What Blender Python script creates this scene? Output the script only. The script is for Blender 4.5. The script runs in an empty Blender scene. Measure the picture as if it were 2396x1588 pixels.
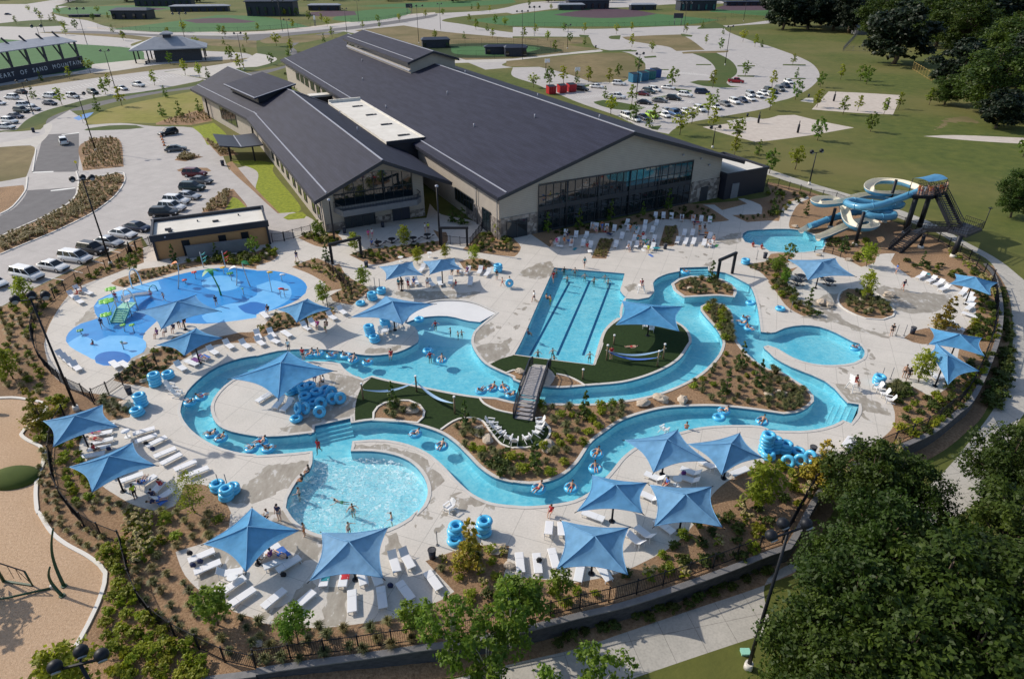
import bpy, bmesh, math, random
from mathutils import Vector, Matrix, noise
from mathutils.geometry import delaunay_2d_cdt
R=math.radians; PI=math.pi; cos=math.cos; sin=math.sin
random.seed(7)
rnd=random.random
def ru(a,b): return a+(b-a)*rnd()
SC=bpy.context.scene
COL=SC.collection
# ---------------------------------------------------------------- camera geometry (photo pixels 2396 x 1588)
F=1540.; CX,CY=1198.,794.; TH=math.atan(904/F); CH=40.
_c,_s=cos(TH),sin(TH)
def ray(x,y):
 u=(x-CX)/F; v=(CY-y)/F
 return (u,_c+v*_s,-_s+v*_c)
def G(p,z=0.):
 d=ray(*p); t=(z-CH)/d[2]
 return Vector((d[0]*t,d[1]*t,z))
TX=[0,600,1200,1796]; TY=[0,400,800,1188]
def P(s):
 """'@cr u,v u,v ...' readings from the enlarged photo (3.92x) -> photo pixels"""
 c=r=0; out=[]
 for tok in s.split():
  if tok[0]=='@':
   c,r=int(tok[1]),int(tok[2]); continue
  u,v=tok.split(','); out.append((TX[c]+float(u)/3.92,TY[r]+float(v)/3.92))
 return out
def GP(s,z=0.): return [G(p,z) for p in P(s)]
def pix(v):
 x,y,z=v[0],v[1],v[2]-CH
 dep=y*_c-z*_s; up=y*_s+z*_c
 return (CX+F*x/dep, CY-F*up/dep)
# ---------------------------------------------------------------- mesh builder
class MB:
 def __init__(s): s.v=[]; s.f=[]; s.sm=[]; s.mi=[]; s.cur=0
 def add(s,vs,fs,smooth=False):
  n=len(s.v); s.v.extend(tuple(p) for p in vs)
  for f in fs: s.f.append(tuple(i+n for i in f)); s.sm.append(smooth); s.mi.append(s.cur)
  return s
 def box(s,c,d,rz=0,m=None):
  x,y,z=d[0]/2,d[1]/2,d[2]/2
  vs=[Vector((a*x,b*y,e*z)) for a in(-1,1) for b in(-1,1) for e in(-1,1)]
  M=m if m is not None else Matrix.Translation(c)@Matrix.Rotation(rz,4,'Z')
  vs=[M@v for v in vs]
  return s.add(vs,[(0,1,3,2),(4,6,7,5),(0,4,5,1),(2,3,7,6),(0,2,6,4),(1,5,7,3)])
 def bar(s,a,b,w,h=None,up=(0,0,1)):
  a,b=Vector(a),Vector(b); d=b-a; L=d.length
  if L<1e-6: return s
  d/=L; u=Vector(up)
  if abs(d.dot(u))>.98: u=Vector((1,0,0))
  x=d.cross(u).normalized(); z=x.cross(d)
  M=Matrix((x,d,z)).transposed().to_4x4(); M.translation=(a+b)/2
  return s.box(None,(w,L,h or w),m=M)
 def cyl(s,a,b,r,r2=None,n=8,caps=True):
  r2=r if r2 is None else r2
  return s.tube([a,b],[r,r2],n,caps,smooth=n>6)
 def tube(s,pts,r,n=8,caps=True,smooth=True,closed=False):
  pts=[Vector(p) for p in pts]; k=len(pts)
  rs=r if isinstance(r,(list,tuple)) else [r]*k
  vs=[];prev=None
  for i,p in enumerate(pts):
   if closed: t=pts[(i+1)%k]-pts[i-1]
   else: t=pts[min(i+1,k-1)]-pts[max(i-1,0)]
   t.normalize()
   if prev is None:
    u=Vector((0,0,1)) if abs(t.z)<.9 else Vector((1,0,0))
    x=t.cross(u).normalized()
   else:
    x=(prev-t*prev.dot(t)).normalized()
   prev=x; y=t.cross(x)
   for j in range(n):
    a=2*PI*j/n; vs.append(p+(x*cos(a)+y*sin(a))*rs[i])
  fs=[]
  for i in range(k if closed else k-1):
   i2=(i+1)%k
   for j in range(n): fs.append((i*n+j,i*n+(j+1)%n,i2*n+(j+1)%n,i2*n+j))
  s.add(vs,fs,smooth)
  if caps and not closed:
   m=len(s.v)-k*n
   s.f.append(tuple(m+j for j in reversed(range(n)))); s.sm.append(False); s.mi.append(s.cur)
   s.f.append(tuple(m+(k-1)*n+j for j in range(n))); s.sm.append(False); s.mi.append(s.cur)
  return s
 def ell(s,c,r,nu=10,nv=6,jit=0):
  c=Vector(c); vs=[c+Vector((0,0,-r[2]))]
  for i in range(1,nv):
   a=-PI/2+PI*i/nv
   for j in range(nu):
    b=2*PI*j/nu; k=1+jit*(rnd()-.5)
    vs.append(c+Vector((r[0]*cos(a)*cos(b),r[1]*cos(a)*sin(b),r[2]*sin(a)))*k if jit==0 else c+Vector((r[0]*cos(a)*cos(b)*k,r[1]*cos(a)*sin(b)*k,r[2]*sin(a)*k)))
  vs.append(c+Vector((0,0,r[2]))); fs=[]
  for j in range(nu): fs.append((0,1+(j+1)%nu,1+j))
  for i in range(nv-2):
   for j in range(nu):
    a=1+i*nu+j; b=1+i*nu+(j+1)%nu; fs.append((a,b,b+nu,a+nu))
  t=len(vs)-1; o=1+(nv-2)*nu
  for j in range(nu): fs.append((o+j,o+(j+1)%nu,t))
  return s.add(vs,fs,jit==0)
 def prism(s,poly,z0,z1):
  n=len(poly)
  A=sum(poly[i][0]*poly[(i+1)%n][1]-poly[(i+1)%n][0]*poly[i][1] for i in range(n))
  if A<0: poly=poly[::-1]
  vs=[(p[0],p[1],z0) for p in poly]+[(p[0],p[1],z1) for p in poly]
  return s.add(vs,[tuple(range(n,2*n)),tuple(reversed(range(n)))]+[(i,(i+1)%n,n+(i+1)%n,n+i) for i in range(n)])
 def torus(s,c,R1,r,nu=20,nv=8,rot=None):
  c=Vector(c); vs=[]
  for i in range(nu):
   a=2*PI*i/nu
   for j in range(nv):
    b=2*PI*j/nv; v=Vector(((R1+r*cos(b))*cos(a),(R1+r*cos(b))*sin(a),r*sin(b)))
    if rot: v=rot@v
    vs.append(c+v)
  return s.add(vs,[(i*nv+j,((i+1)%nu)*nv+j,((i+1)%nu)*nv+(j+1)%nv,i*nv+(j+1)%nv) for i in range(nu) for j in range(nv)],True)
 def mesh(s,name,mats):
  me=bpy.data.meshes.new(name); me.from_pydata(s.v,[],s.f); me.update()
  me.polygons.foreach_set('use_smooth',s.sm)
  if not isinstance(mats,(list,tuple)): mats=[mats]
  for m in mats: me.materials.append(m)
  if len(mats)>1: me.polygons.foreach_set('material_index',s.mi)
  return me
 def build(s,name,mats,parent=None,loc=None,rz=0):
  o=bpy.data.objects.new(name,s.mesh(name,mats)); COL.objects.link(o)
  if parent is not None: o.parent=parent
  if loc is not None: o.location=loc
  if rz: o.rotation_euler=(0,0,rz)
  return o
def tag(o,label=None,cat=None,group=None,kind=None):
 if label: o['label']=label
 if cat: o['category']=cat
 if group: o['group']=group
 elif group=='' and 'group' in o: del o['group']
 if kind: o['kind']=kind
 return o
def empty(name,loc=(0,0,0),rz=0,label=None,cat=None,group=None):
 o=bpy.data.objects.new(name,None); COL.objects.link(o); o.location=loc; o.rotation_euler=(0,0,rz); o.empty_display_size=.2
 return tag(o,label,cat,group)
KIDS={}
def kids(o):
 return [c for c in o.children]
def tree_of(o): return (o,[tree_of(c) for c in o.children])
def copy_tree(t,parent=None):
 o,ch=t; c=o.copy(); COL.objects.link(c)
 if parent is not None: c.parent=parent
 for k in ch: copy_tree(k,c)
 return c
class Proto:
 """first use moves the thing itself, later uses copy it with its parts"""
 def __init__(s,o): s.o=o; s.t=tree_of(o); s.used=False
 def put(s,loc,rz=0,label=None,group=None,scale=None,rot=None,cat=None):
  if s.used: o=copy_tree(s.t)
  else: o=s.o; s.used=True
  o.location=loc; o.rotation_euler=rot or (0,0,rz)
  o.scale=(scale,)*3 if isinstance(scale,(int,float)) else (scale or (1,1,1))
  tag(o,label,cat,group); return o
 def drop(s):
  if not s.used:
   def rm(t):
    for k in t[1]: rm(k)
    bpy.data.objects.remove(t[0])
   rm(s.t)
def setmat(o,m,i=0):
 o.material_slots[i].link='OBJECT'; o.material_slots[i].material=m
ORD=['leftmost','second from left','third from left','fourth from left','fifth from left','sixth from left','seventh from left','eighth from left','ninth from left','tenth from left','eleventh from left','twelfth from left','thirteenth from left','fourteenth from left','fifteenth from left']
def ordinals(pts):
 """pts photo pixels -> ordinal words by x"""
 n=len(pts); idx=sorted(range(n),key=lambda i:pts[i][0]); out=['']*n
 if n==1: return out
 for k,i in enumerate(idx):
  w=ORD[k] if k<(n+1)//2 or n<3 else ORD[n-1-k].replace('left','right')
  if n==2: w=['left of two','right of two'][k]
  out[i]=w
 return out
# ---------------------------------------------------------------- materials
def newmat(name):
 m=bpy.data.materials.new(name); m.use_nodes=True; nt=m.node_tree
 return m,nt,nt.nodes['Principled BSDF']
def N(nt,t,**k):
 n=nt.nodes.new(t)
 for a,b in k.items(): setattr(n,a,b)
 return n
def col(c): return (c[0],c[1],c[2],1)
def plain(name,c,rough=.6,metal=0,spec=.5,coat=0):
 m,nt,b=newmat(name); b.inputs['Base Color'].default_value=col(c); b.inputs['Roughness'].default_value=rough
 b.inputs['Metallic'].default_value=metal; b.inputs['Specular IOR Level'].default_value=spec
 if coat: b.inputs['Coat Weight'].default_value=coat; b.inputs['Coat Roughness'].default_value=.05
 return m
def coords(nt,world=True):
 if world: return N(nt,'ShaderNodeNewGeometry').outputs['Position']
 return N(nt,'ShaderNodeTexCoord').outputs['Object']
def noisy(name,stops,scale=1.,rough=.85,detail=6,world=True,bump=0,bscale=None,stretch=None,scale2=None,amt2=.5,c2=None,spec=.3,hue=0):
 """noise -> colour ramp; optional second, larger noise that mixes towards c2; optional per-object hue/value shift"""
 m,nt,b=newmat(name); L=nt.links
 co=coords(nt,world)
 if stretch:
  mp=N(nt,'ShaderNodeMapping'); mp.inputs['Scale'].default_value=stretch; L.new(co,mp.inputs[0]); co=mp.outputs[0]
 n=N(nt,'ShaderNodeTexNoise'); n.inputs['Scale'].default_value=scale; n.inputs['Detail'].default_value=detail; n.inputs['Roughness'].default_value=.65
 L.new(co,n.inputs['Vector'])
 r=N(nt,'ShaderNodeValToRGB'); cr=r.color_ramp
 while len(cr.elements)<len(stops): cr.elements.new(.5)
 for e,(p,c) in zip(cr.elements,stops): e.position=p; e.color=col(c)
 L.new(n.outputs['Fac'],r.inputs[0]); out=r.outputs[0]
 if c2:
  n2=N(nt,'ShaderNodeTexNoise'); n2.inputs['Scale'].default_value=scale2; n2.inputs['Detail'].default_value=4; L.new(co,n2.inputs['Vector'])
  mr=N(nt,'ShaderNodeMapRange'); mr.inputs[1].default_value=.42; mr.inputs[2].default_value=.66; mr.inputs[4].default_value=amt2; L.new(n2.outputs['Fac'],mr.inputs[0])
  mx=N(nt,'ShaderNodeMix',data_type='RGBA'); L.new(mr.outputs[0],mx.inputs[0]); L.new(out,mx.inputs[6]); mx.inputs[7].default_value=col(c2); out=mx.outputs[2]
 if hue:
  oi=N(nt,'ShaderNodeObjectInfo'); hs=N(nt,'ShaderNodeHueSaturation')
  m1=N(nt,'ShaderNodeMapRange'); m1.inputs[3].default_value=.5-hue*.35; m1.inputs[4].default_value=.5+hue*.35; L.new(oi.outputs['Random'],m1.inputs[0]); L.new(m1.outputs[0],hs.inputs['Hue'])
  mu=N(nt,'ShaderNodeMath',operation='FRACT'); ml=N(nt,'ShaderNodeMath',operation='MULTIPLY'); ml.inputs[1].default_value=7.31; L.new(oi.outputs['Random'],ml.inputs[0]); L.new(ml.outputs[0],mu.inputs[0])
  m2=N(nt,'ShaderNodeMapRange'); m2.inputs[3].default_value=1-hue*4; m2.inputs[4].default_value=1+hue*4; L.new(mu.outputs[0],m2.inputs[0]); L.new(m2.outputs[0],hs.inputs['Value'])
  L.new(out,hs.inputs['Color']); out=hs.outputs[0]
 L.new(out,b.inputs['Base Color'])
 b.inputs['Roughness'].default_value=rough; b.inputs['Specular IOR Level'].default_value=spec
 if bump:
  bn=N(nt,'ShaderNodeTexNoise'); bn.inputs['Scale'].default_value=bscale or scale*3; bn.inputs['Detail'].default_value=5; L.new(co,bn.inputs['Vector'])
  bp=N(nt,'ShaderNodeBump'); bp.inputs['Strength'].default_value=bump; bp.inputs['Distance'].default_value=.1; L.new(bn.outputs['Fac'],bp.inputs['Height']); L.new(bp.outputs[0],b.inputs['Normal'])
 return m
def concrete(name,c1,c2,joint=3.0,ang=0.,line=.55,jw=.012,stain=.25,wet=None):
 """slab concrete: mottled, with control joints as a world-space grid"""
 m,nt,b=newmat(name); L=nt.links; co=coords(nt)
 n=N(nt,'ShaderNodeTexNoise'); n.inputs['Scale'].default_value=.35; n.inputs['Detail'].default_value=9; n.inputs['Roughness'].default_value=.7; L.new(co,n.inputs['Vector'])
 r=N(nt,'ShaderNodeValToRGB'); r.color_ramp.elements[0].position=.3; r.color_ramp.elements[1].position=.7; r.color_ramp.elements[0].color=col(c2); r.color_ramp.elements[1].color=col(c1); L.new(n.outputs['Fac'],r.inputs[0])
 n2=N(nt,'ShaderNodeTexNoise'); n2.inputs['Scale'].default_value=6.; n2.inputs['Detail'].default_value=6; L.new(co,n2.inputs['Vector'])
 mr=N(nt,'ShaderNodeMapRange'); mr.inputs[1].default_value=.35; mr.inputs[2].default_value=.6; mr.inputs[3].default_value=1-stain; mr.inputs[4].default_value=1.; L.new(n2.outputs['Fac'],mr.inputs[0])
 mx=N(nt,'ShaderNodeMix',data_type='RGBA',blend_type='MULTIPLY'); mx.inputs[0].default_value=1; L.new(r.outputs[0],mx.inputs[6]); L.new(mr.outputs[0],mx.inputs[7])
 mp=N(nt,'ShaderNodeMapping'); mp.inputs['Rotation'].default_value=(0,0,ang); L.new(co,mp.inputs[0])
 sx=N(nt,'ShaderNodeSeparateXYZ'); L.new(mp.outputs[0],sx.inputs[0]); prev=None
 for ax in (0,1):
  md=N(nt,'ShaderNodeMath',operation='PINGPONG'); md.inputs[1].default_value=joint/2; L.new(sx.outputs[ax],md.inputs[0])
  lt=N(nt,'ShaderNodeMath',operation='LESS_THAN'); lt.inputs[1].default_value=jw*joint/2; L.new(md.outputs[0],lt.inputs[0])
  if prev is None: prev=lt.outputs[0]
  else:
   mm=N(nt,'ShaderNodeMath',operation='MAXIMUM'); L.new(prev,mm.inputs[0]); L.new(lt.outputs[0],mm.inputs[1]); prev=mm.outputs[0]
 ml=N(nt,'ShaderNodeMapRange'); ml.inputs[3].default_value=1.; ml.inputs[4].default_value=line; L.new(prev,ml.inputs[0])
 mx2=N(nt,'ShaderNodeMix',data_type='RGBA',blend_type='MULTIPLY'); mx2.inputs[0].default_value=1; L.new(mx.outputs[2],mx2.inputs[6]); L.new(ml.outputs[0],mx2.inputs[7])
 out=mx2.outputs[2]
 L.new(out,b.inputs['Base Color']); b.inputs['Roughness'].default_value=.85
 return m
def leafmat(name,c1,c2,scale=.8,trans=.25,hue=.05,world=False):
 m=noisy(name,[(.3,c1),(.7,c2)],scale,.55,3,world,hue=hue,spec=.35)
 nt=m.node_tree; b=nt.nodes['Principled BSDF']; src=b.inputs['Base Color'].links[0].from_socket
 t=N(nt,'ShaderNodeBsdfTranslucent'); mx=N(nt,'ShaderNodeMixShader'); mx.inputs[0].default_value=trans
 nt.links.new(src,t.inputs[0]); nt.links.new(b.outputs[0],mx.inputs[1]); nt.links.new(t.outputs[0],mx.inputs[2])
 nt.links.new(mx.outputs[0],nt.nodes['Material Output'].inputs[0]); return m
def watermat(name,tint,tint2,foam=.0,wscale=1.6,bump=.25,caustic_col=(.8,.93,.97)):
 """clear pool water: tinted transparency under a fresnel sky reflection, rippled"""
 m,nt,b=newmat(name); L=nt.links; nt.nodes.remove(b); co=coords(nt)
 n=N(nt,'ShaderNodeTexNoise'); n.inputs['Scale'].default_value=wscale; n.inputs['Detail'].default_value=5; n.inputs['Distortion'].default_value=1.2; L.new(co,n.inputs['Vector'])
 n2=N(nt,'ShaderNodeTexNoise'); n2.inputs['Scale'].default_value=.25; n2.inputs['Detail'].default_value=3; L.new(co,n2.inputs['Vector'])
 ad=N(nt,'ShaderNodeMath',operation='MULTIPLY_ADD'); ad.inputs[1].default_value=.38; L.new(n2.outputs['Fac'],ad.inputs[0]);
 sc=N(nt,'ShaderNodeMath',operation='MULTIPLY'); sc.inputs[1].default_value=.62; L.new(n.outputs['Fac'],sc.inputs[0]); L.new(sc.outputs[0],ad.inputs[2])
 r=N(nt,'ShaderNodeValToRGB'); e=r.color_ramp.elements; e[0].position=.41; e[1].position=.59; e[0].color=col(tint); e[1].color=col(tint2); L.new(ad.outputs[0],r.inputs[0])  # light and dark of the ripples put into the tint by noise
 t=N(nt,'ShaderNodeBsdfTransparent'); L.new(r.outputs[0],t.inputs[0])
 g=N(nt,'ShaderNodeBsdfGlossy'); g.inputs['Roughness'].default_value=.06
 bn=N(nt,'ShaderNodeTexNoise'); bn.inputs['Scale'].default_value=wscale*1.5; bn.inputs['Detail'].default_value=4; L.new(co,bn.inputs['Vector'])
 bp=N(nt,'ShaderNodeBump'); bp.inputs['Strength'].default_value=bump; bp.inputs['Distance'].default_value=.25; L.new(bn.outputs['Fac'],bp.inputs['Height']); L.new(bp.outputs[0],g.inputs['Normal'])
 lw=N(nt,'ShaderNodeLayerWeight'); lw.inputs[0].default_value=.5; L.new(bp.outputs[0],lw.inputs['Normal'])
 pw=N(nt,'ShaderNodeMath',operation='POWER'); pw.inputs[1].default_value=5; L.new(lw.outputs['Facing'],pw.inputs[0]); fr=N(nt,'ShaderNodeMath',operation='MULTIPLY_ADD'); fr.inputs[1].default_value=.95; fr.inputs[2].default_value=.02; L.new(pw.outputs[0],fr.inputs[0])
 mx=N(nt,'ShaderNodeMixShader'); L.new(fr.outputs[0],mx.inputs[0]); L.new(t.outputs[0],mx.inputs[1]); L.new(g.outputs[0],mx.inputs[2]); out=mx.outputs[0]
 if foam:  # caustic light pattern painted into the water as white mottling
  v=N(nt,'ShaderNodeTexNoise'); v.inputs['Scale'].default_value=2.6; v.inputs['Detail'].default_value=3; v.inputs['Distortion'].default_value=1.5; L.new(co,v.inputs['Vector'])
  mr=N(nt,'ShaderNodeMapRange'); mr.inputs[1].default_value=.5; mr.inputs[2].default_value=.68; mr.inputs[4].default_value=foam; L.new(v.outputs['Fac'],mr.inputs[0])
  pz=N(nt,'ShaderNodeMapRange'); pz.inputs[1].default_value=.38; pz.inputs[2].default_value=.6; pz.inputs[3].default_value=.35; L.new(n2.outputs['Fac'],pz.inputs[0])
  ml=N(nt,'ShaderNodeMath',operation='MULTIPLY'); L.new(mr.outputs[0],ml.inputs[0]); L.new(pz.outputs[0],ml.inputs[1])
  d=N(nt,'ShaderNodeBsdfDiffuse'); d.inputs[0].default_value=col(caustic_col)
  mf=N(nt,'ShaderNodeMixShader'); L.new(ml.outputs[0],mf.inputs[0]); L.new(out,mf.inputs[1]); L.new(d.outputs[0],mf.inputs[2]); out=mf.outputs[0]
 L.new(out,nt.nodes['Material Output'].inputs[0]); return m
M={}
def mk():
 M['grass']=noisy('grass_mat',[(.25,(.048,.074,.012)),(.6,(.10,.118,.021)),(.85,(.19,.165,.045))],.35,.95,10,scale2=.022,c2=(.16,.14,.045),amt2=.8,bump=.3,bscale=4)
 M['lawn']=noisy('lawn_mat',[(.3,(.17,.165,.03)),(.7,(.26,.245,.05))],.5,.95,9,scale2=.06,c2=(.30,.24,.09),amt2=.6)
 M['lawn_green']=noisy('lawn_green_mat',[(.3,(.04,.07,.012)),(.7,(.07,.105,.02))],.5,.95,9,scale2=.05,c2=(.1,.1,.03),amt2=.5)
 M['dry']=noisy('dry_grass_mat',[(.3,(.15,.115,.055)),(.7,(.25,.195,.095))],.4,.95,8,scale2=.05,c2=(.11,.1,.035),amt2=.8)
 M['lime']=noisy('lime_grass_mat',[(.25,(.09,.13,.010)),(.55,(.24,.28,.02)),(.8,(.36,.38,.04))],1.6,.9,6,bump=.5,bscale=6)
 M['turf']=noisy('artificial_turf_mat',[(.3,(.011,.027,.005)),(.7,(.022,.046,.008))],3.,.95,6,bump=.3,bscale=30)
 M['field']=noisy('field_turf_mat',[(.3,(.045,.125,.035)),(.7,(.06,.16,.05))],.2,.9,4)
 M['infield']=noisy('infield_mat',[(.3,(.065,.035,.05)),(.7,(.09,.05,.065))],.2,.9,4)
 M['mulch']=noisy('mulch_mat',[(.25,(.135,.08,.044)),(.5,(.34,.212,.12)),(.75,(.53,.355,.215))],5.,.95,8,bump=.8,bscale=14,scale2=.12,c2=(.15,.095,.06),amt2=.55)
 M['chips']=noisy('wood_chip_mat',[(.25,(.33,.215,.135)),(.5,(.50,.345,.225)),(.75,(.65,.48,.335))],6.,.95,8,bump=.6,bscale=14,scale2=.15,c2=(.42,.28,.17),amt2=.5)
 M['sand']=noisy('sand_mat',[(.3,(.46,.4,.35)),(.7,(.58,.52,.46))],.6,.95,8,bump=.3)
 M['deck']=concrete('deck_concrete',(.645,.60,.545),(.55,.515,.465),3.2,.35,.7,.016,.1)
 M['wet']=noisy('wet_concrete',[(.35,(.27,.235,.19)),(.57,(.37,.335,.28)),(.60,(.53,.505,.475))],.9,.5,9,spec=.5,stretch=(1.6,.8,1))
 M['walk']=concrete('walk_concrete',(.56,.525,.48),(.47,.44,.4),1.8,.6,.75,.018,.1)
 M['lot']=concrete('lot_concrete',(.50,.47,.45),(.40,.375,.36),5.,.48,.72,.01,.12)
 M['path']=concrete('path_concrete',(.5,.47,.42),(.4,.38,.34),2.4,-.22,.6,.02,.15)
 M['asphalt']=noisy('asphalt_mat',[(.3,(.13,.125,.13)),(.7,(.175,.17,.175))],.5,.9,10)
 M['whitebeach']=noisy('beach_plaster',[(.3,(.66,.66,.66)),(.7,(.74,.74,.74))],.3,.7,5)
 M['floor']=noisy('pool_plaster',[(.3,(.70,.78,.80)),(.7,(.80,.86,.87))],.4,.6,5)
 M['pool']=watermat('pool_water',(.33,.735,.85),(.55,.86,.92),bump=.5)
 M['pool_shallow']=watermat('shallow_water',(.48,.82,.92),(.58,.87,.94))
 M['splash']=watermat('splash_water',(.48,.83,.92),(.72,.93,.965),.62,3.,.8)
 M['pad']=noisy('splash_pad_blue',[(.3,(.014,.225,.60)),(.7,(.025,.29,.70))],.6,.35,6,spec=.5)
 M['pad_light']=noisy('splash_pad_light',[(.3,(.11,.42,.80)),(.7,(.18,.51,.87))],.6,.35,6,spec=.5)
 M['pad_dark']=noisy('splash_pad_dark',[(.3,(.007,.13,.45)),(.7,(.011,.165,.52))],.6,.3,6,spec=.5)
 M['coping']=noisy('coping_stone',[(.3,(.5,.475,.445)),(.7,(.62,.6,.565))],1.5,.8,6)
 M['curb']=plain('white_curb',(.68,.65,.6),.8)
 M['paint']=plain('road_paint',(.75,.75,.72),.7)
 M['bluepaint']=plain('blue_road_paint',(.1,.25,.55),.7)
 M['yellowpaint']=plain('yellow_paint',(.75,.62,.05),.6)
 M['lane']=plain('lane_tile',(.02,.10,.22),.5)
 M['black']=plain('black_metal',(.009,.011,.017),.5,0,.3)
 M['darkmetal']=plain('dark_steel',(.02,.024,.035),.4)
 M['white']=plain('white_plastic',(.80,.80,.80),.4)
 M['offwhite']=plain('white_sling',(.74,.74,.755),.6)
 M['fabric']=None
 M['tube']=plain('tube_vinyl',(.10,.50,.80),.25,0,.6)
 M['tubelight']=plain('tube_handle',(.04,.16,.3),.5)
 M['rock']=noisy('boulder_stone',[(.3,(.36,.29,.22)),(.7,(.58,.5,.41))],2.,.9,8,False,bump=.5)
 M['block']=noisy('block_wall',[(.3,(.045,.047,.055)),(.7,(.10,.10,.11))],2.,.9,7,bump=.5,stretch=(1,1,3))
 M['cap']=noisy('cap_stone',[(.3,(.18,.175,.175)),(.7,(.25,.24,.235))],2.,.85,6)
 M['bark']=noisy('bark',[(.3,(.09,.065,.045)),(.7,(.17,.13,.1))],6.,.9,6,False)
 M['palebark']=noisy('pale_bark',[(.3,(.3,.27,.23)),(.7,(.5,.47,.42))],4.,.9,6,False)
 M['leaf_y']=leafmat('young_leaf',(.15,.21,.014),(.40,.43,.035),.9,.5,.06)
 M['leaf_a']=leafmat('autumn_leaf',(.15,.17,.015),(.42,.27,.03),.9,.3,.06)
 M['leaf_g']=leafmat('green_leaf',(.07,.15,.014),(.22,.31,.03),.8,.45,.05)
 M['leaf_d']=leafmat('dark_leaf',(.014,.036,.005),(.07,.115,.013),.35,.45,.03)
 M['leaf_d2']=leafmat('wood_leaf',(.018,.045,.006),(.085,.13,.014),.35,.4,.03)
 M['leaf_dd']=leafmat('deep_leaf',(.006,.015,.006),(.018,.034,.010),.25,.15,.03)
 M['leaf_s']=leafmat('shrub_leaf',(.12,.18,.010),(.40,.42,.03),1.5,.45,.06)
 M['leaf_m']=leafmat('magnolia_leaf',(.04,.085,.015),(.13,.19,.035),1.2,.35,.03)
 M['leaf_sd']=leafmat('dark_shrub_leaf',(.03,.055,.008),(.11,.14,.018),1.5,.3,.05)
 M['flower']=leafmat('cream_flower',(.42,.34,.14),(.62,.53,.28),2.,.3,.02)
 M['blade']=leafmat('grass_blade',(.12,.11,.035),(.32,.27,.10),1.5,.2,.05)
 M['blade_g']=leafmat('green_blade',(.07,.08,.028),(.19,.195,.07),1.5,.2,.05)
 M['tan_blade']=leafmat('tan_blade',(.20,.155,.06),(.44,.34,.16),1.2,.2,.03,True)
mk()
# ---------------------------------------------------------------- ground plan: painted polygons -> one exact planar partition
def smooth(pts,corner=48,step=None):
 """closed outline: Catmull-Rom through the readings, corners kept"""
 n=len(pts); pts=[Vector((p[0],p[1])) for p in pts]; out=[]
 def turn(i):
  a=pts[i]-pts[i-1]; b=pts[(i+1)%n]-pts[i]
  if a.length<1e-6 or b.length<1e-6: return 180
  return abs(math.degrees(a.angle_signed(b,0)))
 cn=[turn(i)>corner for i in range(n)]
 for i in range(n):
  p0,p1,p2,p3=pts[i-1],pts[i],pts[(i+1)%n],pts[(i+2)%n]
  L=(p2-p1).length; st=step or max(.6,p1.length*.012)
  k=max(1,min(14,int(L/st)))
  if cn[i]: p0=p1-(p2-p1)
  if cn[(i+1)%n]: p3=p2+(p2-p1)
  for j in range(k):
   t=j/k
   a=(p1-p0).length**.5+1e-6; b=(p2-p1).length**.5+1e-6; c=(p3-p2).length**.5+1e-6
   m1=(p1-p0)/a*b if True else 0; m2=(p3-p2)/c*b
   m1=((p1-p0)/a-(p2-p0)/(a+b)+(p2-p1)/b)*b; m2=((p2-p1)/b-(p3-p1)/(b+c)+(p3-p2)/c)*b
   t2,t3=t*t,t*t*t
   out.append(p1*(2*t3-3*t2+1)+m1*(t3-2*t2+t)+p2*(-2*t3+3*t2)+m2*(t3-t2))
 return out
def jag(pts,amp=.35,seed=1):
 r=random.Random(seed); out=[]
 n=len(pts)
 for i in range(n):
  a,b=pts[i],pts[(i+1)%n]; d=b-a; k=max(1,int(d.length/.32))
  for j in range(k):
   q=a+d*(j/k); f=noise.noise_vector((q.x*.55,q.y*.55,seed))*amp*2.6; out.append(q+Vector((f.x+r.uniform(-amp,amp)*.8,f.y+r.uniform(-amp,amp)*.8)))
 return out
REG=[]   # (name, material, outline, z function)
WATER=[]
def reg(name,mat,s,corner=48,z=None,rough=0,raw=False):
 pts=[Vector((p.x,p.y)) for p in (GP(s) if isinstance(s,str) else s)]
 if not raw: pts=smooth(pts,corner)
 if rough: pts=jag(pts,rough,len(REG))
 REG.append((name,mat,pts,z)); return pts
def ellpix(s,a,b,n=28):
 """ellipse drawn on the ground: centre, half extents in enlarged-photo pixels"""
 p=P(s)[0]; return [Vector(G((p[0]+a/3.92*cos(2*PI*k/n),p[1]+b/3.92*sin(2*PI*k/n)))[:2]) for k in range(n)]
BIG=1800
REG.append(('ground','grass',[Vector((-BIG,-60)),Vector((BIG,-60)),Vector((BIG,2600)),Vector((-BIG,2600))],None))
# --- far park
reg('concrete_lot','lot','@00 -900,30 0,40 240,40 500,0 900,-60 1300,-60 1000,30 700,50 480,110 600,160 800,190 1000,250 1300,290 1700,300 2352,295 @10 300,275 800,215 1300,150 1650,125 2100,100 2352,60 2352,110 1900,150 1700,190 1900,225 2352,300 @20 700,340 0,330 -40,560 -100,600 @10 2352,620 2100,640 1900,560 1400,400 800,290 200,320 0,330 @00 2000,330 1500,320 1200,420 1500,440 1900,470 2250,490 2300,540 2000,600 1500,660 1900,730 1300,850 600,1000 400,1080 160,1190 -900,1330',60)
reg('sports_field','field','@00 -900,330 0,360 600,400 1250,450 1330,545 850,590 780,640 0,740 -900,860',60)
reg('concrete_path','walk','@00 850,590 1300,545 1420,585 1000,665 880,605')
reg('grass_verge','lawn_green','@00 -900,200 0,215 260,190 500,180 640,235 300,250 0,245 -900,260')
reg('grass_verge','dry','@00 340,300 1000,340 1600,400 2352,440 2352,360 1500,350 1100,315 600,290')
reg('asphalt_road','asphalt','@00 380,295 1000,315 1700,350 2352,375 @10 300,330 900,270 1400,200 1650,150 1660,130 1400,170 900,240 300,300 0,315 @00 2000,335 1300,310 800,285')
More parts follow.
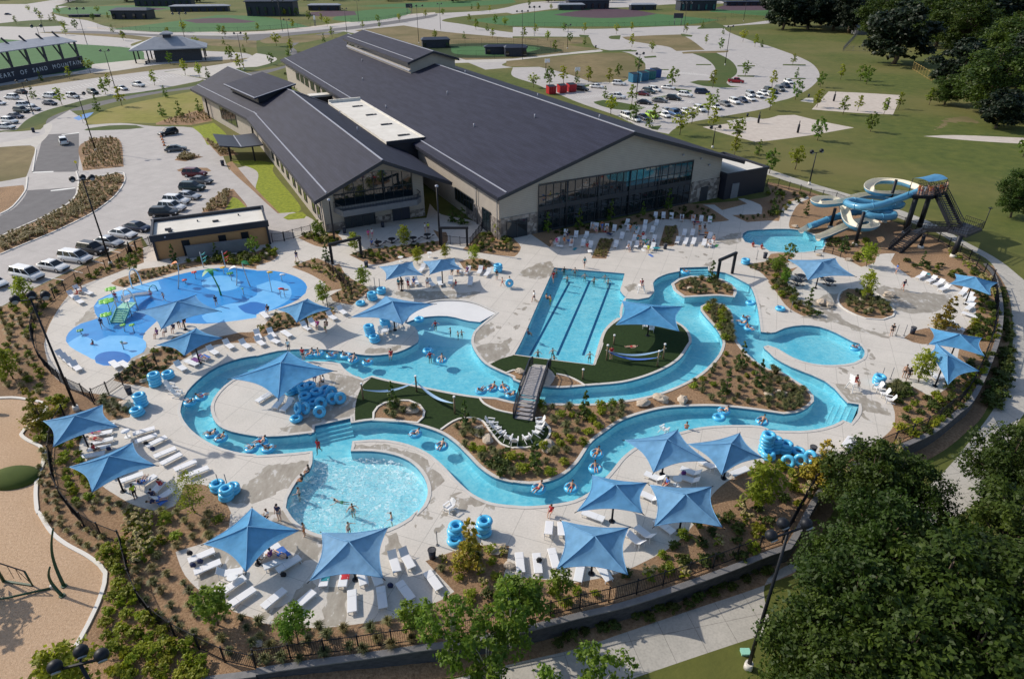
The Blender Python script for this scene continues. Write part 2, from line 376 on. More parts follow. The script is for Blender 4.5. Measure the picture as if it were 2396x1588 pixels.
reg('grass_verge','dry','@00 -900,850 0,790 500,700 1000,660 1500,590 2200,540 2300,530 2200,590 1500,640 1000,700 500,770 0,835 -900,900')
reg('grass_verge','lawn_green','@10 0,430 300,420 350,520 200,590 0,640 @00 2100,690 1900,700 1500,660 2000,600 2300,540 2352,520',60)
reg('concrete_path','walk','@10 0,490 120,510 190,545 100,590 0,615 @00 2200,620 1900,720 1500,665 2200,560',60)
reg('asphalt_road','asphalt','@10 330,430 350,390 600,310 800,290 740,310 500,350 300,480 400,560 0,700 @00 1900,800 1500,850 1000,950 800,1010 620,1020 480,1120 420,1140 440,1090 600,1020 900,935 1300,860 1780,780 2100,700 @10 200,620 350,560 370,470',60)
reg('dry_grass','dry','@10 30,380 100,345 500,325 680,320 640,350 450,390 200,400 80,400')
reg('dry_grass','dry','@10 900,280 1350,235 1700,290 2352,350 @20 0,350 640,345 640,400 460,410 800,450 500,480 0,560 @10 2352,560 1950,560 1500,430',60)
reg('sports_court','turf','@10 1560,470 1740,410 2352,400 @20 300,430 460,465 0,525 @10 2352,525 1850,530',90)
reg('sports_field','field','@10 1780,430 2352,420 @20 250,440 0,505 @10 2300,510 1850,500',90)
reg('concrete_path','walk','@10 1800,555 2352,540 @20 0,540 500,485 800,455 830,470 520,500 0,560 @10 2352,565 1820,580',70)
reg('concrete_path','sand','@10 0,290 700,220 1300,140 1640,115 1640,125 1300,155 700,235 0,305 @00 1800,300 800,260 800,250 1800,290',70)
# ball fields
reg('sports_field','field','@00 1000,270 1500,210 2000,140 2352,150 @10 300,200 490,248 0,278 @00 1700,295',60)
reg('infield_dirt','infield','@00 1680,190 1850,172 2100,165 2352,200 2250,212 1800,215')
reg('sports_field','field','@10 700,180 1000,95 1390,75 1400,130 1100,190 870,205',60)
reg('infield_dirt','infield','@10 480,120 650,100 900,105 920,140 700,155 560,150')
reg('sports_field','field','@10 1950,185 2352,140 @20 0,140 400,95 880,80 1340,130 1900,185 1500,235 800,245 0,240 @10 2200,225',60)
reg('infield_dirt','infield','@20 370,138 650,95 880,78 1120,95 1320,130 1150,155 850,168 600,160')
reg('sports_field','field','@20 1800,110 2000,40 2352,0 @30 200,0 100,120 @20 2352,150',60)
reg('infield_dirt','infield','@20 1840,80 2000,45 2352,35 @30 120,60 80,90 @20 2352,95 2000,98')
reg('sports_field','field','@00 480,80 1200,50 1900,60 1500,95 1050,140 560,130',60)
reg('infield_dirt','infield','@00 1050,75 1300,68 1550,80 1450,95 1150,92')
reg('sports_field','field','@10 900,60 1600,20 2352,0 2352,30 1700,70 1400,70')
reg('concrete_lot','lot','@20 -100,100 200,20 500,10 800,0 2352,10 2352,30 1500,40 1000,70 480,70 0,130')
reg('grass_verge','lawn_green','@00 500,60 700,0 1300,0 1200,30 800,60')
# --- right car park
reg('concrete_lot','lot','@20 0,620 240,615 560,690 740,745 1000,760 1180,650 1215,590 1130,520 1030,480 800,450 700,340 0,335 0,250 700,268 1540,240 1950,235 2352,190 2352,215 1960,250 2200,380 @30 0,420 200,490 280,520 400,580 470,660 470,720 400,800 320,850 180,910 60,940 @20 2352,985 1890,1075 1600,1130 1470,1190 1430,1230 1200,1180 1000,1080 600,940 200,770 0,700',60)
reg('grass_lawn','dry','@20 -60,560 300,530 800,490 1040,490 1120,540 1210,600 1200,660 1100,710 900,750 740,760 500,680 240,610 -60,610')
reg('grass_lawn','dry','@20 1000,340 1300,325 1545,318 1640,370 1760,460 1500,470 1420,430 1250,405 1060,372')
reg('grass_lawn','lawn_green','@20 1640,490 1850,478 1990,550 2050,620 2050,680 1960,760 2000,790 2100,800 1900,805 1750,790 1620,755 1700,738 1820,740 1860,670 1840,600 1750,530')
reg('grass_verge','dry','@20 1550,480 1980,465 1975,480 1560,495',90)
for s_ in ('@20 900,330 990,325 980,365 900,360','@20 740,935 830,918 960,935 1220,985 1180,1005 1000,1010 850,985','@20 1280,636 1430,636 1430,646 1280,646','@20 1480,810 1640,830 1640,845 1500,835','@20 1200,520 1310,512 1320,528 1210,535','@20 1680,590 1820,590 1820,600 1680,600','@20 2060,600 2220,600 2220,612 2060,612','@20 2060,692 2220,695 2210,708 2060,704','@20 1850,200 1980,260 1690,268 1700,255','@20 1270,900 1500,860 1490,875 1280,915','@20 1260,1160 1365,1150 1330,1195 1270,1185','@30 140,590 350,592 350,602 140,602','@30 160,718 350,720 350,730 160,726','@20 820,470 1090,455 1080,470 830,482','@20 610,320 700,325 690,345 620,340','@20 1540,310 1650,325 1640,340 1550,335','@20 620,790 730,770 720,790 640,805','@20 1000,460 1140,462 1130,475 1000,475'):
 reg('planting_island','lawn_green',s_,70)
reg('sand_court','sand','@20 1740,1165 2200,1105 2352,1085 @30 100,1060 250,1055 500,1115 792,1172 400,1240 0,1293 @20 2220,1302 1950,1230',20)
reg('sand_court','sand','@30 405,1005 480,925 560,840 900,855 1230,875 1150,1052 800,1035',20)
reg('concrete_path','walk','@20 1960,1110 2180,1075 2300,1095 2000,1130',20)
reg('concrete_path','walk','@30 300,930 350,900 420,900 420,945',20)
reg('bare_earth','dry','@30 1620,1110 1720,1075 1820,1065 1915,1100 1920,1130 1780,1115 1650,1125 1570,1190 1540,1170',60,rough=.6)
reg('gravel_track','sand','@30 1430,1250 1700,1240 2352,1265 2500,1270 2500,1325 2352,1320 1800,1285',60)
# --- west approach
reg('concrete_lot','lot','@00 -900,1230 0,1215 200,1205 370,1190 440,1130 640,1010 800,1130 780,1150 1100,1130 1420,1160 1750,1170 1960,1290 2100,1560 @10 0,1500 @11 130,300 510,440 620,640 130,650 @01 2352,600 1450,830 1300,600 800,840 240,1110 0,1250 -900,1680',60)
reg('asphalt_road','asphalt','@00 400,1235 725,1220 710,1568 @01 700,8 290,12 @00 300,1568',60)
reg('asphalt_road','asphalt','@01 250,178 690,150 695,205 620,290 430,400 200,500 0,592 -900,950 -900,760 0,412 110,355 200,270 240,210',60)
reg('road_marking','bluepaint','@00 670,1085 800,1040 860,1030 800,1080 720,1105',60)
reg('road_marking','paint','@00 565,1235 725,1215 725,1222 565,1240',90)
reg('road_marking','paint','@01 465,178 690,152 690,160 465,186',90)
reg('road_marking','paint','@01 300,10 490,2 490,10 300,18',90)
reg('concrete_path','walk','@00 -900,1340 0,1310 380,1240 400,1150 440,1130 470,1130 440,1240 330,1360 270,1568 250,1568 300,1370 280,1325 0,1350 -900,1400',70)
reg('mulch_bed','dry','@00 -900,1395 0,1350 280,1335 322,1372 300,1450 262,1568 @01 240,55 0,100 -900,200',70)
reg('mulch_bed','mulch','@01 -900,280 0,150 215,130 225,180 200,240 110,320 0,385 -900,700',70)
reg('mulch_bed','mulch','@00 740,1325 850,1270 1055,1263 1105,1300 1135,1530 760,1566',60)
reg('mulch_bed','mulch','@01 730,95 1090,20 1140,45 1135,110 1060,220 940,320 800,410 500,555 200,680 0,765 -900,1180 -900,960 0,600 220,510 440,410 640,300 710,200',60)
reg('grass_verge','lawn_green','@00 770,1195 800,1180 1000,1152 1250,1150 1325,1172 1200,1185 800,1198')
reg('grass_verge','lawn_green','@00 -900,1290 0,1200 150,1190 260,1090 420,1015 620,960 900,890 1250,850 1780,760 1860,730 1900,755 1780,790 1300,860 900,935 640,1000 470,1060 380,1140 160,1192 0,1215 -900,1320')
reg('grass_lawn','lawn','@00 790,1140 800,1100 900,1040 1000,1000 1200,950 1500,890 1800,832 1900,850 1940,1000 1950,1110 1750,1140 1420,1130 1100,1128 900,1140')
reg('mulch_bed','mulch','@00 1430,1130 1700,1045 1900,990 1945,1110 1750,1148 1430,1145')
reg('lime_planting','lime','@00 1760,1165 1960,1128 2070,1225 2110,1330 1900,1330 1850,1240')
reg('mulch_bed','mulch','@00 1850,1250 1960,1310 2120,1370 2190,1420 2020,1435',60)
reg('lime_planting','lime','@00 2110,1480 2330,1470 @10 150,1500 150,1568 @11 410,355 385,375 215,388 0,195 @00 2352,1568',60)
reg('mulch_bed','mulch','@00 2085,1495 2130,1480 @11 20,190 215,388 195,390 0,210',60)
reg('lime_planting','lime','@11 245,430 300,395 420,375 460,410 440,435 290,450')
reg('mulch_bed','mulch','@00 1600,1470 1680,1400 1865,1440 1700,1482')
reg('mulch_bed','mulch','@00 1620,1560 1680,1540 1900,1540 1940,1568 @01 1900,10 1640,5',60)
reg('mulch_bed','mulch','@01 1840,395 1980,230 2060,180 2140,165 2265,340 2240,350',60)
reg('lime_planting','lime','@01 2060,370 2130,240 2170,250 2262,338',60)
# --- pool grounds: mulch base inside (and left of) the fence
reg('mulch_bed','mulch','@02 -900,-300 @01 0,1250 240,1115 800,850 1290,612 1320,700 1500,820 2352,640 @11 130,660 500,540 640,590 760,590 @11 1570,480 2080,500 @21 0,590 1620,310 1880,290 2190,260 2352,230 @31 0,120 330,200 700,330 1180,500 1540,640 1800,790 2000,920 2110,1100 2150,1400 2120,1568 @32 2090,150 2000,330 1880,560 1600,850 1300,1080 900,1350 @23 2352,420 1800,650 1000,900 0,1140 @13 1830,1270 1000,1390 0,1530 @03 2000,1568 1000,1700 -900,1700',80)
reg('playground_surface','chips','@02 -900,480 0,515 160,515 400,560 425,600 380,680 230,800 195,850 250,900 370,960 410,1010 395,1120 345,1250 330,1400 345,1568 @03 355,40 470,220 600,330 800,440 920,530 970,600 960,700 900,880 800,1090 690,1290 650,1400 600,1568 500,1700 -900,1800',60)
reg('play_mound','lawn_green',ellpix('@02 130,1245',180,90))
_pm=G(P("@02 130,1250")[0])
_m=MB(); _m.ell((_pm.x,_pm.y,-.02),(2.3,1.55,.8),24,10); tag(_m.build('play_mound_top',M['lawn_green']),kind='structure')
LAPZ='@21 380,885 700,912 1025,940 1000,1040 985,1100 1040,1160 1150,1178 1260,1200 1180,1290 1000,1345 900,1415 860,1480 820,1568 @22 790,110 750,208 400,165 15,112 @21 75,1568 220,1240'
WOUT='''@11 1480,1568 1485,1500 1450,1430 1360,1395 1400,1310 1450,1255 1600,1200 1800,1185 1990,1210 2200,1300 2070,1400 1990,1480 1970,1568 @12 1978,30 2020,110 2100,200 2200,255 2352,320
@22 0,345 100,385 300,412 430,420 690,400 1040,365 1350,265 1530,155 1620,30 @21 1640,1568 1620,1480 1560,1415 1490,1375 1380,1345 1200,1310 1000,1345 1010,1250 1040,1170 1150,1178 1250,1160 1297,1110 1285,1030 1330,980 1430,940 1530,920 1530,888 1790,880 1790,915 1950,935 2070,990 2165,1040 2210,1120 2240,1230 2260,1350 2275,1475 2352,1487
@31 0,1487 70,1480 160,1440 320,1415 480,1430 640,1490 790,1568 @32 845,15 890,75 870,150 790,190 600,212 420,200 250,150 80,55 @22 2340,30 2300,42 2310,60 2352,95 @32 60,140 220,230 400,300 530,360 620,430 690,510 735,558 838,572 828,650 765,745 690,715 600,760 450,800 300,815 0,808
@22 2352,800 2280,770 2100,762 1900,765 1700,785 1520,830 1300,890 1130,960 1000,1060 920,1160 850,1240 760,1330 690,1385 560,1450 340,1490 100,1505 @12 2352,1497 2150,1470 1980,1390 1850,1280 1700,1120 1560,1010 1400,940 1250,905 1100,893 880,908 865,1000 1080,1002 1250,1030 1400,1090 1500,1180 1560,1290 1570,1400 1530,1500 1480,1568 @13 1480,15 1400,90 1210,190 900,260 640,255 450,190 330,90 280,10
@12 270,1520 285,1430 330,1340 400,1240 490,1165 512,1110 515,998 300,1020 0,1040 @02 2352,1030 2200,1015 2000,960 1850,880 1730,780 1670,690 1655,640 1670,560 1720,450 1850,320 2000,220 2200,150 2352,125 @12 0,130 200,82 440,66 620,70 800,90 1000,122 1130,120 1290,95 1420,40'''
ISLE='''@12 800,240 770,200 600,180 440,182 200,250 @02 2250,300 2120,355 2000,460 1940,560 1935,640 1980,740 2060,800 2200,840 2352,865 @12 0,868 200,865 400,847 530,830 535,770 862,700 865,745 1000,725 1100,715 1300,730 1500,770 1700,840 1830,930 1950,1050 2060,1160 2200,1250 2352,1290
@22 0,1285 150,1303 300,1285 420,1245 520,1180 600,1100 660,1010 730,910 850,820 1000,720 1200,650 1400,605 1650,590 1900,590 2200,620 2352,642 @32 150,662 260,650 370,600 425,545 420,490 370,430 250,350 100,260 @22 2352,250 2240,185 2150,110 2100,50 @21 2062,1568 2030,1480 2020,1350 1990,1270 1930,1225 1850,1205 1780,1213 1722,1240 1722,1275 1780,1350 1860,1440 1910,1520 1925,1568
@22 1918,40 1890,110 1800,220 1690,310 1500,410 1270,490 1000,540 750,565 450,565 250,560 0,548 @12 2200,510 2040,500 1800,465 1600,425 1400,385 1200,345 1060,310 980,340 880,300'''
reg('pool_deck','deck','''@01 1310,700 1320,840 1180,890 1000,960 850,1010 700,1070 620,1150 520,1290 440,1440 410,1568 @02 405,20 430,150 480,290 560,370 660,430 810,465 990,490 1160,540 1205,610 1190,690 1010,720 880,770 760,850 730,930 735,1040 790,1090 870,1200 930,1310 1060,1400 1200,1480 1350,1530 1490,1545 1600,1500 1640,1440 1700,1300 1880,1310 2010,1400 2090,1500 2120,1568
@03 2110,60 2100,170 1960,290 1840,330 1610,400 1650,520 1700,620 1790,720 1900,810 2000,870 2150,950 2352,1020 @13 0,1035 180,1072 450,1095 640,1095 850,1072 1300,1000 1500,920 1690,845 1815,765 1550,485 1880,375 2110,338 2320,345 2285,560 2255,670 @23 0,640 250,650 550,685 730,655 870,625 1060,560 1250,470 1430,370 1560,265 1650,160 1690,110
@22 1790,1480 1830,1400 1960,1280 2140,1190 2300,1100 @32 0,1060 200,1010 480,1060 700,1040 910,975 1050,880 1155,770 1165,640 1130,540 1080,430 1130,370 1280,385 1480,495 1590,460 1680,380 1730,220 1760,60 @31 1800,1560 1790,1480 1890,1370 1910,1270 1880,1180 1830,1110 1720,1060 1640,1010 1480,950 1320,980 1130,830 1150,790 1180,755 1010,765 985,840 860,880 700,800 500,740 540,670 500,600 380,560 270,560 205,525 260,330 300,290 380,252 370,230 165,310 105,460 0,455
@21 2352,455 2150,470 2010,405 2285,395 2270,310 2115,252 2065,255 2150,300 1920,360 1850,310 1740,310 1980,455 1830,470 1560,440 1290,455 1230,490 1000,490 930,560 720,570 600,590 420,590 340,680 240,630 165,578 0,605 @11 2200,560 1960,450 1700,400 1590,300 1560,430 800,500 740,600 500,545 300,560 150,555 150,640 @01 2352,600 2250,650 1730,760 1450,830 1400,680''',60)
# beds inside the deck
for s_ in ('@01 1015,1030 1080,990 1200,950 1300,900 1450,880 1580,870 1700,840 1900,800 2250,750 2352,740 @11 0,740 120,690 200,770 130,830 0,870 @01 2352,900 2100,865 1900,865 1700,900 1560,945 1300,1015 1135,1068',
 '@11 325,880 470,820 560,800 630,830 700,870 760,850 830,960 1030,1090 960,1160 880,1230 700,1190 680,1140 810,1075 560,1120 640,1060 520,960',
 '@11 380,610 510,560 560,600 720,560 790,640 720,690 600,700 480,660','@11 850,770 1000,720 1200,700 1600,650 1760,630 1690,720 1400,790 1090,860','@11 1890,720 1960,660 2060,560 2200,560 2352,560 @21 0,610 75,700 15,785 @11 2352,785 2200,770 2050,750',
 '@11 1620,540 1680,560 1740,560 1755,630 1690,650','@11 1860,830 2000,800 2130,820 2170,870 2080,910 1930,910',
 '@21 720,800 800,615 925,628 855,805','@21 1340,690 1395,500 1500,505 1520,560 1470,690','@21 165,578 340,700 420,600 700,570 930,560 1000,490 1230,480 1290,455 1560,440 1820,465 1985,452 1740,310 1620,300 1000,440 230,565',
 '@31 1130,830 1150,790 1200,830 1330,960 1480,940 1640,1005 1720,1050 1830,1100 1890,1180 1920,1290 1880,1400 1800,1490 1830,1568 2200,1568 2150,1100 2080,980 1900,820 1540,650 1300,560 1160,770',
 '@21 2125,860 2352,825 @31 0,820 150,850 200,900 280,880 190,960 190,1050 280,1190 520,1330 380,1345 200,1260 80,1110 0,1010 @21 2352,1010 2260,920',
 '@31 30,760 200,750 230,820 120,860 0,800','@31 1250,1530 1300,1490 1450,1440 1540,1450 1560,1568 @32 1420,20 1330,0',
 '@02 1040,350 1200,200 1350,80 1500,40 1590,-50 @01 2000,1520 2200,1480 @11 0,1470 200,1300 500,1290 680,1265 730,1300 690,1340 560,1370 400,1420 200,1470 60,1520 @02 2352,10 2100,10 1880,50 1700,150 1590,200 1360,420 1280,400 1140,380'):
 reg('mulch_bed','mulch',s_,75)
BED1=reg('mulch_bed','mulch','@31 680,1110 740,1080 850,1090 1000,1130 1110,1220 1160,1290 1140,1330 1050,1360 900,1350 750,1290 660,1220')
# wet concrete around the pools
for s_ in ('@11 1290,1100 1600,1100 2050,1110 1900,1180 1500,1175 1300,1140','@21 60,960 190,860 330,830 380,880 330,960 200,990','@11 2000,1480 2120,1400 2180,1440 2080,1520 @12 2020,20 1985,0',
 '@12 640,270 800,300 980,350 920,450 905,560 800,640 700,660 560,760 520,820 300,850 220,780 420,740 560,640 760,560 700,420','@12 0,1210 180,1120 380,1090 500,1100 490,1160 400,1240 340,1320 250,1330 0,1480 @02 2150,1500 2100,1400 2352,1230',
 '@12 890,930 1100,930 1300,960 1480,1040 1600,1140 1700,1270 1650,1330 1600,1400 1560,1480 1590,1300 1520,1190 1400,1090 1250,1028 1080,1000 880,985','@03 2120,170 2352,60 @13 280,20 330,100 450,200 620,260 600,340 580,500 400,480 300,360 150,300 0,330 @03 2352,360 2250,500 2000,700 1850,760 1760,680 1980,540 1900,330',
 '@13 660,740 830,780 820,980 800,1060 620,1090 660,900','@13 0,1030 80,980 250,900 500,660 560,620 480,780 300,960 180,1070','@13 1160,200 1300,230 1280,330 1340,380 1200,410 1130,400','@31 950,1130 1060,1060 1200,1070 1330,1110 1500,1120 1700,1130 1560,1290 1400,1310 1230,1290 1160,1260 1100,1190',
 '@31 300,1350 520,1290 640,1320 760,1400 1000,1480 1150,1530 1050,1520 800,1470 640,1400','@31 190,1180 400,1190 560,1120 660,1100 640,1240 560,1320 400,1230','@32 600,370 700,400 760,480 860,450 1000,560 1130,660 1150,690 1000,650 900,620 950,740 840,650 830,580 730,540',
 '@21 1760,850 1840,830 1830,880 1740,870','@21 1900,600 2100,560 2110,650 1980,680 1860,640','@21 1020,1060 1110,1040 1150,1080 1060,1100','@12 1760,1400 1960,1440 2100,1490 2050,1500 1850,1450',
 '@01 690,1440 800,1270 870,1230 850,1290 900,1350 760,1390','@02 1240,90 1340,50 1380,0 1400,60 1300,140 1200,180','@12 1000,60 1180,60 1330,30 1300,80 1130,112 1000,110','@22 1060,250 1120,240 1110,260 1060,262','@12 2000,60 2100,20 2250,0 2352,-40 2352,60 2200,180 2120,180'):
 reg('wet_concrete','wet',s_,75,rough=.22)
_r=random.Random(3)
for s_,w_,h_,n_ in (('@22 60,60',60,30,0),('@12 2050,1460',260,60,16),('@13 1500,60',220,140,16),('@21 100,1300',130,200,14),('@21 2300,1250',60,90,8),('@32 900,90',70,80,8),('@32 820,250',160,50,8),('@31 1100,1470',200,40,6),('@21 1700,770',300,40,7),('@11 2150,1480',120,100,8),('@13 1700,30',300,40,12),('@12 100,1350',200,60,6)):
 for k in range(n_):
  p=P(s_)[0]; q=(p[0]+_r.uniform(-w_,w_)/3.92,p[1]+_r.uniform(-h_,h_)/3.92); a=_r.uniform(.15,.6); b=a*_r.uniform(.3,.7); an=_r.uniform(0,3)
  c=G(q); reg('wet_concrete','wet',[Vector((c.x+a*cos(t)*cos(an)-b*sin(t)*sin(an),c.y+a*cos(t)*sin(an)+b*sin(t)*cos(an))) for t in [i*2*PI/9 for i in range(9)]],180,rough=.1,raw=True)
# splash pad
PAD=reg('splash_pad','pad','@01 860,1240 900,1180 1060,1110 1300,1040 1500,985 1700,935 1900,900 2100,888 2352,910 @11 0,915 150,915 300,945 420,1000 466,1065 450,1120 380,1180 250,1240 100,1290 0,1315 @01 2352,1345 2100,1380 1900,1400 1440,1375 1380,1430 1320,1490 1310,1540 @02 1345,40 1320,90 1200,150 1180,180 1030,215 950,215 880,190 870,160 760,110 760,70 640,40 @01 605,1560 630,1480 740,1400 900,1350 870,1300')
reg('splash_pad','pad_light',ellpix('@01 2030,1030',180,72))
reg('splash_pad','pad_light','@01 1060,1110 1300,1040 1450,1010 1480,1080 1400,1110 1250,1100 1150,1130 1000,1180 900,1250 870,1240 950,1170',60)
reg('splash_pad','pad_light','@01 1850,1330 2050,1230 2250,1190 2352,1140 @11 0,1050 150,1000 270,1030 320,1090 300,1180 200,1240 100,1290 0,1315 @01 2352,1345 2100,1380 1900,1390',60)
reg('splash_pad','pad_dark','@01 2180,1240 2300,1200 2352,1200 @11 80,1220 110,1260 0,1310 @01 2352,1320 2250,1300',60)
reg('splash_pad','pad_light','@02 640,40 760,110 870,160 950,90 1080,20 @01 1200,1560 1000,1540 900,1568 750,1500 @02 620,10',60)
reg('splash_pad','pad_light','@02 760,70 830,20 @01 1000,1510 1250,1515 1340,1568 @02 1340,50 1300,100 1180,160 900,170 800,130',60)
reg('splash_pad','pad_dark',ellpix('@02 1035,150',165,66))
# water bodies and islands
reg('pool_water','pool',LAPZ,30); WATER.append(REG[-1][2])
WO=reg('pool_water','pool',WOUT,50); WATER.append(WO)
reg('beach_entry','whitebeach','@11 1360,1395 1400,1310 1450,1255 1600,1200 1800,1185 1990,1210 2200,1300 2050,1385 1950,1375 1750,1330 1500,1345',60)
reg('pool_water','pool_shallow','@11 1360,1395 1500,1345 1750,1330 1950,1375 2050,1385 1990,1480 1970,1568 @12 1978,30 1800,40 1600,20 1440,25 @11 1480,1568 1485,1500 1450,1430',60)
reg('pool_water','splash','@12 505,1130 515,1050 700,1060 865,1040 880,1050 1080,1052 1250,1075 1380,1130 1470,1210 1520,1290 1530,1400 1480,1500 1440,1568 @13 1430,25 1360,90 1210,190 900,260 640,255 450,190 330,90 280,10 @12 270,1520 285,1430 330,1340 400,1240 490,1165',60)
reg('pool_water','pool_shallow','@12 868,1003 1080,1002 1250,1030 1400,1090 1500,1180 1560,1290 1570,1400 1530,1500 1480,1568 @13 1480,15 1445,25 @12 1480,1500 1530,1400 1520,1290 1470,1210 1380,1130 1250,1075 1080,1052 870,1052',60)
SLP=reg('pool_water','pool','@31 0,535 200,533 330,547 430,590 512,620 530,675 500,715 340,745 150,747 20,737 @21 2290,690 2130,652 2105,610 2110,575 2150,550 2300,538',60); WATER.append(SLP)
ISL=reg('pool_deck','deck',ISLE,50)
reg('wet_concrete','wet','@12 640,270 800,300 980,350 920,450 905,560 870,690 535,765 530,825 300,850 220,780 420,740 560,640 760,560 700,420',75,rough=.25)
TURF1=reg('artificial_turf','turf','@12 1060,322 1400,397 1800,477 2045,512 2080,560 2200,620 2352,655 @22 180,700 270,720 330,790 330,850 280,920 160,965 0,970 @12 2352,975 2250,940 2190,880 2130,800 2080,730 2000,700 1900,695 1800,730 1690,805 1540,770 1300,735 1100,718 905,735 905,600 930,490 980,390',70)
reg('mulch_bed','mulch','''@12 1690,810 1800,732 1900,697 2000,702 2080,732 2130,802 2190,882 2250,942 2352,977 @22 0,972 160,967 280,922 330,852 330,790 270,720 180,700 @12 2352,655 2200,620 2080,560 2045,512 2200,518 @22 0,558 250,570 450,577 750,577 1000,552 1270,502 1500,422 1690,322 1810,225 1900,115 1930,40 @21 1938,1568 1920,1520 1870,1440 1790,1350 1735,1275 1735,1245 1790,1220 1850,1213 1925,1233 1980,1275 2010,1350 2018,1480 2050,1568 @22 2085,50 2140,115 2230,195 2340,260 @32 90,270 240,360 360,437 408,492 413,543 360,592 255,640 150,651 0,632 @22 2200,608 1900,578 1650,578 1400,592 1200,638 1000,708 850,806 720,900 648,1002 590,1090 510,1168 410,1232 300,1272 150,1290 0,1272
@12 2352,1278 2210,1238 2075,1150 1965,1040 1840,920''',70)
BED2=reg('mulch_bed','mulch','@12 1080,712 1085,650 1120,600 1180,565 1270,548 1400,545 1490,585 1530,640 1520,690 1475,735 1300,722')
TURF2=reg('artificial_turf','turf','@12 2140,203 2250,150 2352,122 @22 0,117 400,170 752,212 830,12 @21 825,1568 870,1455 1000,1350 1200,1320 1380,1355 1490,1385 1555,1425 1610,1490 1628,1568 @22 1608,30 1520,148 1345,255 1035,355 680,392 450,408 300,400 100,375 0,335 @12 2352,310 2210,245',60)
reg('mulch_bed','mulch','@22 350,400 370,330 410,295 480,310 560,340 620,372 660,400 450,412',60)
reg('mulch_bed','mulch','@12 2290,285 2352,262 @22 60,260 110,275 95,340 0,330',60)
reg('concrete_landing','walk','@22 170,230 320,235 390,310 340,400 60,400 110,300',60)
reg('deck_edge','deck','@21 820,1568 870,1450 1000,1345 960,1345 840,1450 790,1568 @22 735,205 760,205',60)
BED3=reg('mulch_bed','mulch','@21 1480,1040 1540,1000 1640,975 1760,985 1900,1000 1980,1040 2025,1090 2015,1150 1900,1135 1750,1140 1580,1150 1500,1090')
# --- outside the south wall: lower walk and grass
WALLS='@03 1700,1640 2000,1590 2352,1545 @13 0,1527 500,1452 1000,1385 1500,1312 1830,1267 @23 80,1145 600,1015 1000,920 1500,760 2000,580 2352,440 @33 200,380 @32 600,1250 1100,1030 1500,850 1750,660 1880,540 1990,330 2080,100 @31 2130,1500 2150,1300 2130,1130 2080,960 2000,860'
WALLP=[]
def openspline(pts,step=1.):
 pts=[Vector((p[0],p[1])) for p in pts]; out=[]
 for i in range(len(pts)-1):
  p0=pts[max(i-1,0)];p1=pts[i];p2=pts[i+1];p3=pts[min(i+2,len(pts)-1)]
  k=max(1,int((p2-p1).length/step))
  for j in range(k):
   t=j/k; out.append(.5*((2*p1)+(p2-p0)*t+(2*p0-5*p1+4*p2-p3)*t*t+(3*p1-p0-3*p2+p3)*t**3))
 out.append(pts[-1]); return out
WALLP=openspline(GP(WALLS))
LOWZ=-1.3
def wall_drop(i):
 n=len(WALLP); return LOWZ*max(0,min(1,i/14.))*max(0,min(1,(n-1-i)/22.))
def zlow(x,y):
 best=1e9;bi=0
 for i,p in enumerate(WALLP):
  d=(p.x-x)**2+(p.y-y)**2
  if d<best: best=d;bi=i
 return wall_drop(bi)-0.002
def GL(p):
 """point on the lower ground outside the wall"""
 z=0.
 for _ in range(5):
  q=G(p,z); z=zlow(q.x,q.y)
 return Vector((q.x,q.y,z))
def lowpts(s): return [Vector(GL(p)[:2]) for p in P(s)]
_o=[Vector((p.x,p.y)) for p in WALLP]
reg('lower_grass','grass',_o+[Vector((90,90)),Vector((200,60)),Vector((200,-50)),Vector((-12,-50)),Vector((-20,10))],180,'low',raw=True)
_st=[]
for i in range(len(WALLP)):
 a=WALLP[max(i-1,0)];b=WALLP[min(i+1,len(WALLP)-1)]; t=(b-a).normalized(); _st.append(WALLP[i]+Vector((t.y,-t.x))*1.3)
reg('mulch_bed','mulch',[Vector(p) for p in WALLP]+_st[::-1],180,'low',raw=True)
LOWWALK=reg('lower_walk','path',lowpts('@13 1500,1640 @23 40,1415 600,1285 1000,1150 1500,980 2352,690 @33 300,560 600,420 @32 1500,1300 1900,850 2080,600 2200,350 2250,0 @31 2240,1300 2200,1100 2120,950 2000,800')+[Vector(G(p)[:2]) for p in P('@31 1700,650 1540,560 1180,425 700,262 330,145 0,35 @21 2200,0 2220,-60 @31 0,-20 330,90 700,200 1180,345 1540,490 1800,640 2080,790 2352,985')]+lowpts('@31 2700,1300 2800,1568 @32 2700,100 2500,500 2320,700 2040,1320 1800,1560 @33 0,650 @23 2352,1140 2200,1190 1600,1390 1080,1568 @23 700,1700'),60,'low')
reg('sidewalk_strip','mulch','@31 0,120 330,200 700,330 1180,500 1540,640 1800,790 2000,920 1980,900 1800,760 1540,610 1180,470 700,300 330,175 0,100',80)
